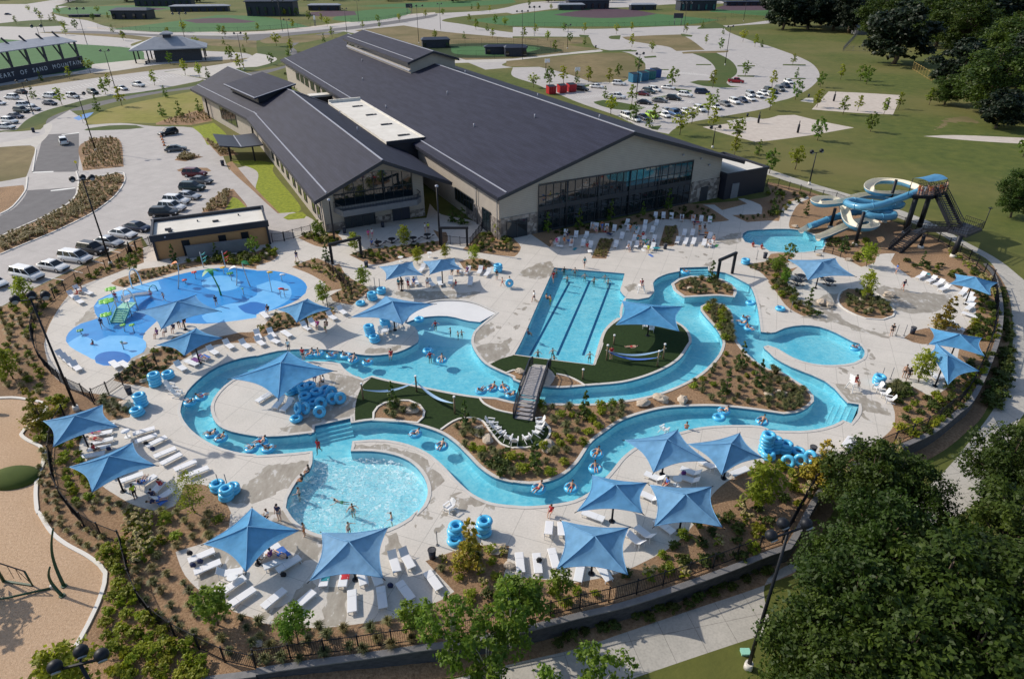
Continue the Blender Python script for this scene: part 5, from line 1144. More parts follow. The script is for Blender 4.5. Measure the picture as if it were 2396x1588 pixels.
def mk_tree(name,h,r,cb,n,size,leaf,bark='bark',seed=1,shape='round',nc=14,limbs=7,tr=.06,lean=0,rag=0):
 """trunk with limbs, crown of leaf clumps; h height, r crown radius, cb crown base height"""
 R_=random.Random(seed); e=empty(name); cl=[]; ch=h-cb
 for i in range(nc):
  t=(i+.5)/nc+R_.uniform(-.06,.06); t=min(max(t,.02),.98)
  if shape=='cone': w=r*(1-t)**.75*.95+.08*r
  elif shape=='oval': w=r*math.sqrt(max(.05,1-(2*t-.85)**2*.8))
  else: w=r*math.sqrt(max(.06,1-(2*t-.95)**2))
  a=i*2.4+R_.uniform(-.5,.5); d=w*(R_.uniform(.25,1.1) if rag else R_.uniform(.35,.75)); cr=max(.13*r,w*(R_.uniform(.2,.4) if rag else R_.uniform(.38,.58)))
  cl.append((d*cos(a)+lean*t,d*sin(a),cb+ch*t,cr,.75))
 m=MB()
 m.tube([(0,0,-.05),(R_.uniform(-.03,.03)*h,R_.uniform(-.03,.03)*h,cb*.9),(lean*.4,0,cb+ch*.5),(lean*.9,0,cb+ch*.85)],[tr*1.25,tr,tr*.55,tr*.15],7)
 for i in range(limbs):
  c=cl[(i*2+1)%nc]; z0=cb*.8+(c[2]-cb)*.45
  m.tube([(0,0,z0),(c[0]*.5,c[1]*.5,(z0+c[2])/2+.05*h),(c[0]*.95,c[1]*.95,c[2])],[tr*.5,tr*.3,tr*.1],5)
 m.build('trunk',M[bark],e)
 m=MB(); leaves(m,cl,n,size,.35,seed)
 m.build('crown',M[leaf],e); return e
def mk_shrub(name,r,h,n,size,leaf,seed=1,nc=7):
 R_=random.Random(seed); m=MB(); cl=[]
 for i in range(nc):
  a=i*2*PI/nc+R_.uniform(-.4,.4); d=r*R_.uniform(.2,.65); cl.append((d*cos(a),d*sin(a),h*R_.uniform(.3,.65),r*R_.uniform(.35,.5),h/r*.75))
 cl.append((0,0,h*.65,r*.45,.8)); leaves(m,cl,n,size,.5,seed); return m.build(name,M[leaf])
def mk_tuft(name,r,h,n,mat,seed=1,wd=.02):
 R_=random.Random(seed); m=MB()
 for i in range(n):
  a=R_.uniform(0,2*PI); o=R_.uniform(.1,1.); ln=h*R_.uniform(.7,1.1); b=R_.random()*r*.25
  p0=V3((b*cos(a),b*sin(a),0)); p1=V3(((b+r*.35*o)*cos(a),(b+r*.35*o)*sin(a),ln*.75)); p2=V3(((b+r*.95*o)*cos(a),(b+r*.95*o)*sin(a),ln*(1-.5*o)))
  x=V3((-sin(a),cos(a),0))*wd*R_.uniform(.8,1.5)
  m.add([p0-x,p0+x,p1+x,p1-x,p2],[(0,1,2,3),(3,2,4)])
 return m.build(name,M[mat])
def mk_rock(seed):
 random.seed(seed); m=MB(); m.ell((0,0,.22),(.6,.42,.34),9,6,.45); o=m.build('boulder',M['rock']); random.seed(seed+99); return o
def hpx(base,topp,z=0.):
 """height of a point seen at photo pixel topp above the ground point base"""
 d=ray(*topp); t=(base.x*d[0]+base.y*d[1])/(d[0]**2+d[1]**2); return CH+d[2]*t-z
def lamp_pole(name,base,toph,label,heads=3,arm=1.3,group='tall dark light poles',spread=(0,1,0),tri=True,hs=.42):
 e=empty(name,base,0,label,'light pole',group); h=toph
 m=MB(); m.tube([(0,0,.5),(0,0,h)],[.14,.08],10); m.build('pole',M['black'],e)
 m=MB(); m.cyl((0,0,0),(0,0,.6),.3,.27,12); m.build('base',M['curb'],e)
 d=V3(spread).normalized(); n=V3((d.y,-d.x,0))
 m=MB(); m.bar(d*-arm+V3((0,0,h)),d*arm+V3((0,0,h)),.1);
 if heads==3: m.bar((0,0,h),n*-.5+V3((0,0,h+.1)),.09)
 m.build('crossarm',M['black'],e)
 pos=[d*-arm,d*arm]+([n*-.5] if heads==3 else [])
 for q in pos:
  m=MB(); c=q+V3((0,0,h+.25)); m.ell(c,(hs,hs,hs*.95),12,8); l=m.build('lamp_head',M['black'],e)
  m=MB(); dn=V3((.4,-.7,-.55)).normalized(); m.cyl(c+dn*hs*.7,c+dn*hs*.98,hs*.6,hs*.6,12); m.build('lens',M['floodlens'],l)
 return e
# fences ---------------------------------------------------------------
def fence(name,pts,label,h=1.5,sp=2.2,mat='black',picket=.14,zf=None,cat='fence',rails=(.12,.95)):
 """pts ground points; posts and picket panels as parts"""
 pts=[V3((p[0],p[1],zf(p[0],p[1]) if zf else 0)) for p in pts]
 cum=[0]
 for a,b in zip(pts,pts[1:]): cum.append(cum[-1]+(b-a).length)
 tot=cum[-1]; n=max(1,round(tot/sp))
 if n>98: n=98
 def at(s):
  for i in range(len(cum)-1):
   if s<=cum[i+1]+1e-9:
    t=(s-cum[i])/max(1e-9,cum[i+1]-cum[i]); return pts[i]*(1-t)+pts[i+1]*t
  return pts[-1]
 o=at(0); e=empty(name,o,0,label,cat); P_=[at(tot*i/n)-o for i in range(n+1)]
 pm=MB(); pm.box((0,0,h/2+.03),(.085,.085,h+.06)); pm.box((0,0,h+.08),(.12,.12,.05)); me=pm.mesh('post',M[mat])
 for p in P_:
  q=bpy.data.objects.new('post',me); COL.objects.link(q); q.parent=e; q.location=p
 m=MB()
 for a,b in zip(P_,P_[1:]):
  for f in rails: m.bar(a+V3((0,0,h*f)),b+V3((0,0,h*f)),.045,.05)
  if picket:
   k=max(2,int((b-a).length/picket))
   for j in range(1,k):
    c=a+(b-a)*j/k; x=(b-a).normalized()*.010; y=V3((-x.y,x.x,0))
    m.add([c-x-y+V3((0,0,.08)),c+x+y+V3((0,0,.08)),c+x+y+V3((0,0,h)),c-x-y+V3((0,0,h)),c-x+y+V3((0,0,.08)),c+x-y+V3((0,0,.08)),c+x-y+V3((0,0,h)),c-x+y+V3((0,0,h))],[(0,1,2,3),(4,5,6,7)])
 m.build('picket_panel',M[mat],e); return e
# ---------------------------------------------------------------- placing: pool furniture
UMB=[('@02 690,690','@02 400,725 940,575 1080,778 490,960','blue shade umbrella by the playground path, nearest the tall left lamp pole'),
('@02 1005,1050','@02 640,1145 1215,920 1430,1130 845,1375','blue shade umbrella over loungers left of the feathery pale tree'),
('@12 222,170','@02 2120,335 @12 290,85 710,265 200,520','large blue umbrella over the pile of tubes on the circular deck'),
('@01 1640,1180','@01 1250,1290 1790,1140 2010,1285 1480,1450','large pale blue umbrella at the near edge of the splash pad'),
('@01 1790,1490','@02 1435,30 @01 1800,1440 2040,1530 @02 1690,125','blue umbrella between the splash pad and the upper left river bank'),
('@11 445,1195','@11 190,1270 470,1172 690,1265 370,1390','blue umbrella over the planted bed right of the splash pad'),
('@11 1240,1200','@11 870,1340 1185,1148 1630,1220 1340,1405','large blue umbrella over stacked tubes beside the beach entry'),
('@11 1310,870','@11 1130,880 1430,830 1530,955 1190,1000','left one of two blue umbrellas on the deck before the balcony'),
('@11 1690,830','@11 1530,830 1815,800 1885,900 1590,950','right one of two blue umbrellas on the deck before the balcony'),
('@21 1270,1245','@21 1000,1190 1555,1243 1525,1470 945,1410','blue umbrella standing on the dark turf beside the lap pool'),
('@31 490,850','@31 190,815 620,800 800,965 370,1000','large blue umbrella over dark tables near the slide tower'),
('@31 1900,985','@31 1720,945 2110,1025 2045,1140 1670,1035','blue umbrella on the far right deck edge under the stair tower'),
('@31 1760,1515','@31 1490,1440 1965,1530 @32 1990,130 1480,20','blue umbrella at far right, behind the one by the green tree'),
('@32 1610,140','@32 1480,100 @31 1540,1570 @32 1940,265 1655,390','blue umbrella at far right, half hidden by a green tree'),
('@22 1415,890','@22 1030,900 1510,805 1785,1090 1290,1195','blue umbrella at the river bank, left of the tall tube stack'),
('@22 2010,950','@22 1610,935 2080,835 2290,1060 1915,1215','blue umbrella next to the tall tube stack by the lower right river'),
('@22 940,1320','@22 730,1220 1230,1290 1190,1570 590,1550','blue umbrella overhanging the lower river bank, left of three'),
('@22 1580,1400','@22 1260,1310 1820,1325 @23 1920,175 1300,165','blue umbrella before the shrubs at lower right, by the lamp pole'),
('@23 750,265','@23 450,120 1060,180 1055,610 405,555','blue umbrella nearest the retaining wall at the lower right deck'),
('@13 850,310','@13 600,225 1205,180 1160,640 490,665','nearest blue umbrella, below the round splash pool'),
('@03 2275,175','@03 1870,330 2310,0 @13 390,205 @03 2255,585','blue umbrella at lower left over people with towels')]
for a,b,l in UMB: umbrella(a,b,l)
LR=Proto(mk_lounger(True)); LF=Proto(mk_lounger(False)); AD=Proto(mk_adirondack()); TB=Proto(mk_tube())
def loungers(s,phrase,kind='r',adj=None,group=None):
 p=P(s); pr=[(p[i],p[i+1]) for i in range(0,len(p)-1,2)]; o_=ordinals([((a[0]+b[0])/2,0) for a,b in pr])
 for (a,b),o in zip(pr,o_):
  A,B=G(a),G(b); d=A-B; c=(A+B)/2
  adj_=adj or ('reclined' if kind=='r' else 'flat')
  (LR if kind=='r' else LF).put((c.x,c.y,0),math.atan2(d.y,d.x),f"white {adj_} lounger {phrase}"+(f", {o}" if o else ''),group or 'white sun loungers on the pool deck',1.,cat='lounger')
loungers('@02 880,812 1035,785 830,885 1045,840 860,950 1030,912 800,1015 1040,975 770,1075 960,1040','under the umbrella by the left lamp pole','f')
loungers('@02 1245,862 1410,815 1250,940 1445,872 1360,975 1525,895 1400,1085 1640,985 1490,1140 1665,1050 1615,1195 1800,1115 1735,1245 1900,1180','in the row left of the round splash pool','f')
loungers('@02 1035,1240 1205,1165 1120,1300 1305,1235','under the umbrella by the feathery pale tree','f')
loungers('@02 1290,1340 1400,1270 1380,1440 1500,1310 1450,1470 1560,1400','among people left of the feathery pale tree')
loungers('@03 1720,520 1990,405 1760,630 2060,505 2000,830 2285,640 2110,920 2350,760','in the lower left deck corner','f')
loungers('@13 40,960 290,755 370,930 505,815','at the bottom edge left of the nearest umbrella','f')
loungers('@03 1990,640 2240,600','tilted up beside bags in the lower left corner')
loungers('@13 100,560 280,490 200,600 400,480 40,470 190,380','crowded with towels under the lower left umbrella','f')
loungers('@13 640,600 625,700 820,600 800,705','covered by a bright towel under the nearest umbrella','f')
loungers('@13 960,590 985,690 1080,600 1115,690','in the shade of the nearest umbrella')
loungers('@13 880,760 885,1000 1140,730 1170,965 1300,690 1440,880 1560,600 1690,780','in the bottom row before the small dark tree','f')
loungers('@13 1240,430 1300,625 1340,420 1430,575','right of the nearest umbrella')
loungers('@23 320,300 335,160 450,310 445,170','left of the umbrella nearest the retaining wall')
loungers('@23 60,480 70,570 220,490 230,575 360,430 390,540','at the bottom deck edge below the tube stack','f')
loungers('@23 1190,380 1050,250 1300,330 1120,190','at the curved edge under the lower right umbrellas')
loungers('@23 620,560 600,660 800,570 850,640','under the umbrella nearest the retaining wall','f')
loungers('@23 830,130 640,60 1440,230 1330,150','behind the umbrella nearest the retaining wall','f')
loungers('@22 1390,1300 1210,1225 1720,1250 1540,1180 1720,1320 1510,1250 1890,1200 1700,1105 1330,1480 1180,1410','under the river bank umbrellas by the tube stack')
loungers('@22 2150,1180 2000,1240','half hidden beside the lower right yellow tree','f')
loungers('@32 760,900 700,980','behind the yellow tree below the tall tube stack','f')
loungers('@31 1470,950 1330,1015 1570,985 1420,1050 1645,1015 1480,1085 1710,1060 1515,1130','in the row below the stair tower')
loungers('@31 1815,1105 1750,1160 1870,1145 1800,1200 1885,1190 1810,1240 1890,1235 1800,1300','stacked along the far right deck edge')
loungers('@31 1560,1370 1700,1400 1590,1410 1730,1440 1640,1450 1790,1475 1820,1330 1880,1350','empty on the far right deck by the autumn tree','f')
loungers('@32 1400,270 1520,320 1530,350 1620,330','under the umbrella half hidden by the green tree','f')
loungers('@31 1610,1560 1740,1590','under the rear far right umbrella','f')
GL_='before the glass hall'
loungers('@21 1312,395 1300,465 1380,392 1378,470 1455,398 1450,475 1550,418 1545,490 1655,425 1650,490 1728,430 1722,495 1808,435 1800,505','in the back row '+GL_)
loungers('@21 487,560 480,625 585,568 570,645 690,575 650,650 655,640 630,730 725,660 695,745 545,650 525,720 420,640 390,700','in the left group '+GL_)
loungers('@21 772,495 760,570 735,495 720,560 865,505 850,575 938,510 920,590','in the short row by the hall glazing')
loungers('@21 1060,470 1030,520 1070,510 1045,580 1150,540 1120,600 1222,465 1200,545 1215,520 1190,590 1295,525 1260,600 1325,470 1300,530','in the upper middle group '+GL_)
loungers('@21 1010,580 985,660 955,660 930,730 1125,610 1095,670 1080,670 1045,740 1150,665 1120,730 1210,620 1180,690 1235,665 1205,735 1305,610 1280,680 1295,680 1265,750','in the lower middle group between the planting strips')
loungers('@21 1580,555 1560,625 1655,555 1635,625 1590,645 1570,695 1665,640 1640,700 1520,625 1495,695','in the right group beyond the planting strip')
loungers('@21 1760,650 1740,715 1815,590 1790,650 1820,660 1795,715','at the right end of the deck by the hall')
loungers('@11 1380,1000 1410,1085 1450,1000 1480,1070 1540,890 1500,940','under the left umbrella before the balcony')
loungers('@11 1570,1020 1640,1080 1670,1000 1700,1080 1790,980 1770,1080','under the right umbrella before the balcony')
loungers('@11 1830,900 1870,960 1960,900 1910,970 2070,890 2030,980 2150,920 2090,990 1970,1000 1955,1075','right of the two umbrellas before the balcony')
loungers('@11 400,1410 520,1490 470,1380 590,1460 630,1310 760,1400 730,1260 850,1350','beside the umbrella over the planted bed')
loungers('@11 110,1470 180,1560 0,1490 40,1568','on the bank above the upper left river')
loungers('@11 220,1470 340,1550','lying flat above the upper left river','f')
loungers('@02 1590,200 1740,300 1890,60 2030,150 2040,0 2170,100 2200,10 2310,85 @12 0,-10 75,50 110,-20 220,30','in the line along the upper left river bank')
loungers('@02 1690,180 1840,240 1780,140 1930,180','with blue towels above the upper left river','f')
loungers('@01 620,1120 720,1200 690,1180 780,1240 680,1080 770,1140 760,1110 860,1150','at the left end of the splash pad')
loungers('@02 1010,180 1110,270 1110,200 1190,250','at the near tip of the splash pad','f')
loungers('@02 540,120 620,170 580,150 660,210 630,190 700,250 680,220 740,280','in the leftmost deck corner behind the lamp pole')
loungers('@12 120,500 30,555 170,470 80,520','by the large umbrella on the circular deck','f')
loungers('@12 270,510 150,650 350,540 220,670','turned toward the circular deck tube pile')
loungers('@11 40,1300 120,1380','in the planted bed edge by the splash pad','f')
def chairs(s,face,phrase):
 p=P(s); o_=ordinals(p); f=G(P(face)[0])
 for q,o in zip(p,o_):
  g=G(q); d=g-f; AD.put((g.x,g.y,.01),math.atan2(d.y,d.x),f"white slatted armchair {phrase}"+(f", {o}" if o else ''),'white slatted garden chairs',1.,cat='chair')
chairs('@12 2150,760 2190,800 2240,850 2310,900','@22 30,780','on the left of the turf circle below the bridge')
chairs('@22 245,755 240,800 220,850 130,905 15,930','@22 30,780','on the right of the turf circle below the bridge')
chairs('@32 1000,440 1055,495 1110,550','@32 700,480','at the deck edge by the river steps')
chairs('@11 1145,1500 1190,1490 1230,1470 1270,1450 1310,1430','@11 1200,1700','in the arc by the beach entry tube stacks')
chairs('@21 1215,1440 1265,1470','@21 1240,1700','on the turf under the lap pool umbrella')
chairs('@13 1770,20','@13 1400,300','standing alone on the deck beside the lower river')
chairs('@02 1570,430 1600,470 1640,500','@02 1900,500','in the white cluster on the left river bank')
chairs('@22 1385,825','@22 1600,700','in the shallow river edge behind the umbrella')
# tubes
def stack(s,n,phrase,tilt=None,sc=1.):
 g=G(P(s)[0]); NM=['bottom','second','third','fourth','fifth','sixth','top']
 for k in range(n):
  w='' if n==1 else (', topmost' if k==n-1 else (', lowest' if k==0 else f', {NM[k]} up'))
  TB.put((g.x+ru(-.07,.07),g.y+ru(-.07,.07),.36*k),rnd()*6,f"blue ring tube {phrase}{w}",'blue ring tubes waiting on the deck',sc,cat='ring tube')
stack('@02 1430,395',4,'in the tall stack by the left planted bed'); stack('@02 1555,325',2,'in the low pile beside the tall left stack'); stack('@02 1300,585',4,'in the stack left of the river bend'); stack('@02 1265,665',2,'in the short stack nearest the lower left bed')
stack('@02 2010,1350',2,'left of three piles by the feathery tree'); stack('@02 2090,1430',3,'front of three piles by the feathery tree'); stack('@02 2145,1370',2,'right of three piles by the feathery tree')
stack('@11 1065,1180',3,'in the stack below the fence corner'); stack('@11 1145,1120',2,'in the low pile by the thin posts'); stack('@11 960,1225',1,'lying alone beside the planted bed corner')
stack('@11 1045,1510',4,'in the left stack under the beach umbrella'); stack('@11 1190,1450',5,'in the middle stack under the beach umbrella'); stack('@11 1085,1560',2,'in the front stack under the beach umbrella')
stack('@11 2215,920',3,'in the stack on the deck by the standing child'); stack('@13 2090,230',4,'in the big stack behind the orange tree'); stack('@13 1830,250',3,'in the stack left of the orange tree'); stack('@13 1825,320',1,'on the deck edge before the orange tree')
stack('@22 2310,1010',6,'in the tallest stack at the lower right deck'); stack('@32 60,1000',4,'in the second stack of the lower right pile'); stack('@32 150,1010',3,'in the third stack of the lower right pile'); stack('@32 280,1020',1,'lying flat beside the dark bin'); stack('@32 0,1060',2,'in the front left stack of the lower right pile')
stack('@21 2130,850',2,'on the post beside the slide pool deck'); stack('@31 120,1275',1,'lying alone by the round planted bed'); stack('@32 1015,385',3,'on the post near the river steps')
PILE=[('@12 320,470',2),('@12 370,450',3),('@12 440,470',3),('@12 455,560',3),('@12 500,460',3),('@12 530,590',2),('@12 600,520',2),('@12 640,470',2),('@12 560,520',3)]
for i,(s,n) in enumerate(PILE):
 g=G(P(s)[0])
 for k in range(n): TB.put((g.x,g.y,.36*k),rnd()*6,f"blue ring tube in the heap under the large circular deck umbrella",'heaped tubes under the large umbrella',1.,cat='ring tube')
def lean(s,rz,label):
 g=G(P(s)[0]); TB.put((g.x,g.y,.62),0,label,'blue ring tubes waiting on the deck',1.,rot=(R(68),0,rz),cat='ring tube')
for s,rz,l in (('@12 590,680',.1,'large blue ring tube standing upright at the front of the heap'),('@12 405,650',-.9,'left blue ring tube of the upright pair leaning on the heap'),('@12 475,650',-.7,'right blue ring tube of the upright pair leaning on the heap'),('@12 700,560',.6,'blue ring tube leaning in the right flank of the heap'),('@12 690,500',.4,'blue ring tube leaning behind the right flank of the heap'),('@12 770,555',.5,'rightmost blue ring tube leaning on the heap'),('@12 600,600',.1,'blue ring tube standing behind the large front one'),
 ('@32 180,1140',-.6,'left of three blue ring tubes leaning at the lower right bed'),('@32 295,1130',-.6,'middle of three blue ring tubes leaning at the lower right bed'),('@32 390,1100',-1.,'right of three blue ring tubes leaning at the lower right bed')): lean(s,rz,l)
g=G(P('@12 368,715')[0]); TB.put((g.x,g.y,0),1,'single blue ring tube lying flat before the heap on the circular deck','blue ring tubes waiting on the deck',cat='ring tube')
# thin posts by tube stacks
for i,(s,l) in enumerate((('@11 1090,1080','left'),('@11 1135,1090','right'))):
 e=empty('tube_post',G(P(s)[0]),0,f'thin grey tube post, {l} of the pair near the splash pad fence','post','tube posts'); m=MB(); m.cyl((0,0,0),(0,0,1.7),.04); m.build('pole',M['grey'],e); m=MB(); m.cyl((0,0,0),(0,0,.05),.15); m.build('base_plate',M['grey'],e)
for s,l in (('@31 210,1290','thin grey post beside the lone tube by the round bed'),('@32 1040,340','thin grey post through the tubes near the river steps'),('@32 1125,340','second thin grey post right of the tube post near the river steps'),('@21 2235,810','thin grey post left of the dark bin by the slide pool'),('@13 1660,340','thin grey post left of the tubes at the orange tree'),('@31 1175,1510','left thin post beside the walking woman'),('@31 1250,1510','right thin post beside the dark bin'),('@02 2015,1330','left thin post in the tube piles by the feathery tree'),('@02 2090,1330','right thin post in the tube piles by the feathery tree')):
 e=empty('tube_post',G(P(s)[0]),0,l,'post','tube posts'); m=MB(); m.cyl((0,0,0),(0,0,1.5),.035); m.build('pole',M['grey'],e); m=MB(); m.cyl((0,0,0),(0,0,.05),.13); m.build('base_plate',M['grey'],e)
BN=Proto(mk_bin())
for s,l in (('@02 1190,475','round dark litter bin by the left gate fence'),('@13 1615,455','round dark litter bin left of the orange tree'),('@32 405,1025','round navy litter bin right of the lower right tube pile'),('@31 1325,1490','round navy litter bin near the walking woman'),('@21 1395,715','navy litter bin beside the right planting strip'),('@21 2310,800','navy litter bin by the slide pool'),('@11 1010,880','dark litter bin by the small tree near the portal'),('@11 1160,515','dark litter bin on the patio before the doors'),('@11 810,570','dark litter bin at the left of the patio'),('@20 2150,1070','dark litter bin at the near sand court'),('@30 375,890','dark litter bin at the far sand court')):
 BN.put(G(P(s)[0]),0,l,'dark litter bins',1.,cat='bin')
# people on the water and the deck -------------------------------------
def rider(s,deg,bot,place,top=None,sk=0,sc=.95,empty_=False):
 g=G(P(s)[0],-.14)
 TB.put((g.x,g.y,-.24),rnd()*6,f"blue ring tube {place}"+(', empty' if empty_ else f', rider in {bot}'),'tubes floating on the water',1.,cat='ring tube')
 if not empty_: person((g.x,g.y,-.06),R(deg),'recline',bot,top,sk,f"person in {bot} swimwear riding a tube {place}",sc,group='tube riders')
RD=[('@02 1745,560',60,'navy','at the far left river bend, front of two'),('@02 1850,512',-60,'purple','at the far left river bend, rear of two'),('@02 1945,850',100,'black','left of the pair below the circular deck'),('@02 2030,888',140,'navy','right of the pair below the circular deck'),('@02 2310,985',60,'grey','left of the trio by the splash pool inlet'),('@12 45,925',120,'red','rear of the trio by the splash pool inlet'),('@12 110,985',-80,'black','right of the trio by the splash pool inlet'),
('@12 490,120',150,'orange','behind the circular deck, leftmost of six'),('@12 570,112',200,'grey','behind the circular deck, second of six'),('@12 690,132',-60,'blue','behind the circular deck, third of six'),('@12 820,132',-120,'black','behind the circular deck, fourth of six'),('@12 890,168',170,'navy','behind the circular deck, fifth of six'),('@12 1020,192',-40,'red','behind the circular deck, rightmost of six'),('@12 1575,85',0,'navy','in the beach pool, empty left of two',1),('@12 1700,172',180,'teal','in the beach pool, front right of two'),
('@12 2060,455',-30,'navy','left of the cluster at the bridge'),('@12 2165,432',150,'red','second of the cluster at the bridge'),('@12 2270,432',200,'orange','third of the cluster at the bridge'),('@12 2335,492',90,'black','nearest the bridge in the cluster'),('@12 1460,850',120,'navy','passing the small turf bed, rear'),('@12 1700,962',160,'black','passing the turf lawn, front'),
('@22 770,1032',150,'orange','at the inner right river bend, rear'),('@22 757,1165',180,'blue','at the inner right river bend, front'),('@22 235,1352',140,'red','at the bottom river bend, left of two'),('@22 535,1345',160,'red','at the bottom river bend, right of two'),('@22 1935,640',100,'black','by the big island boulders, rear of pair'),('@22 1890,698',0,'navy','by the big island boulders, front of pair',1),('@22 2285,735',140,'black','on the lower right river, alone'),
('@21 2180,1215',0,'navy','beside the right deck below the portal',1),('@21 2130,1360',-60,'navy','in the right channel, rear of trio'),('@21 2105,1402',60,'black','in the right channel, left of trio'),('@21 2165,1448',200,'navy','in the right channel, front of trio'),('@21 1580,932',-90,'orange','at the steps behind the small island'),('@32 800,62',-60,'purple','in the round right pool'),('@11 1495,1367',0,'navy','in the shallow beach entry',1)]
for t in RD: rider(t[0],t[1],t[2],t[3],empty_=len(t)>4,top=None,sk=(1 if rnd()<.4 else 0),sc=ru(.85,1.))
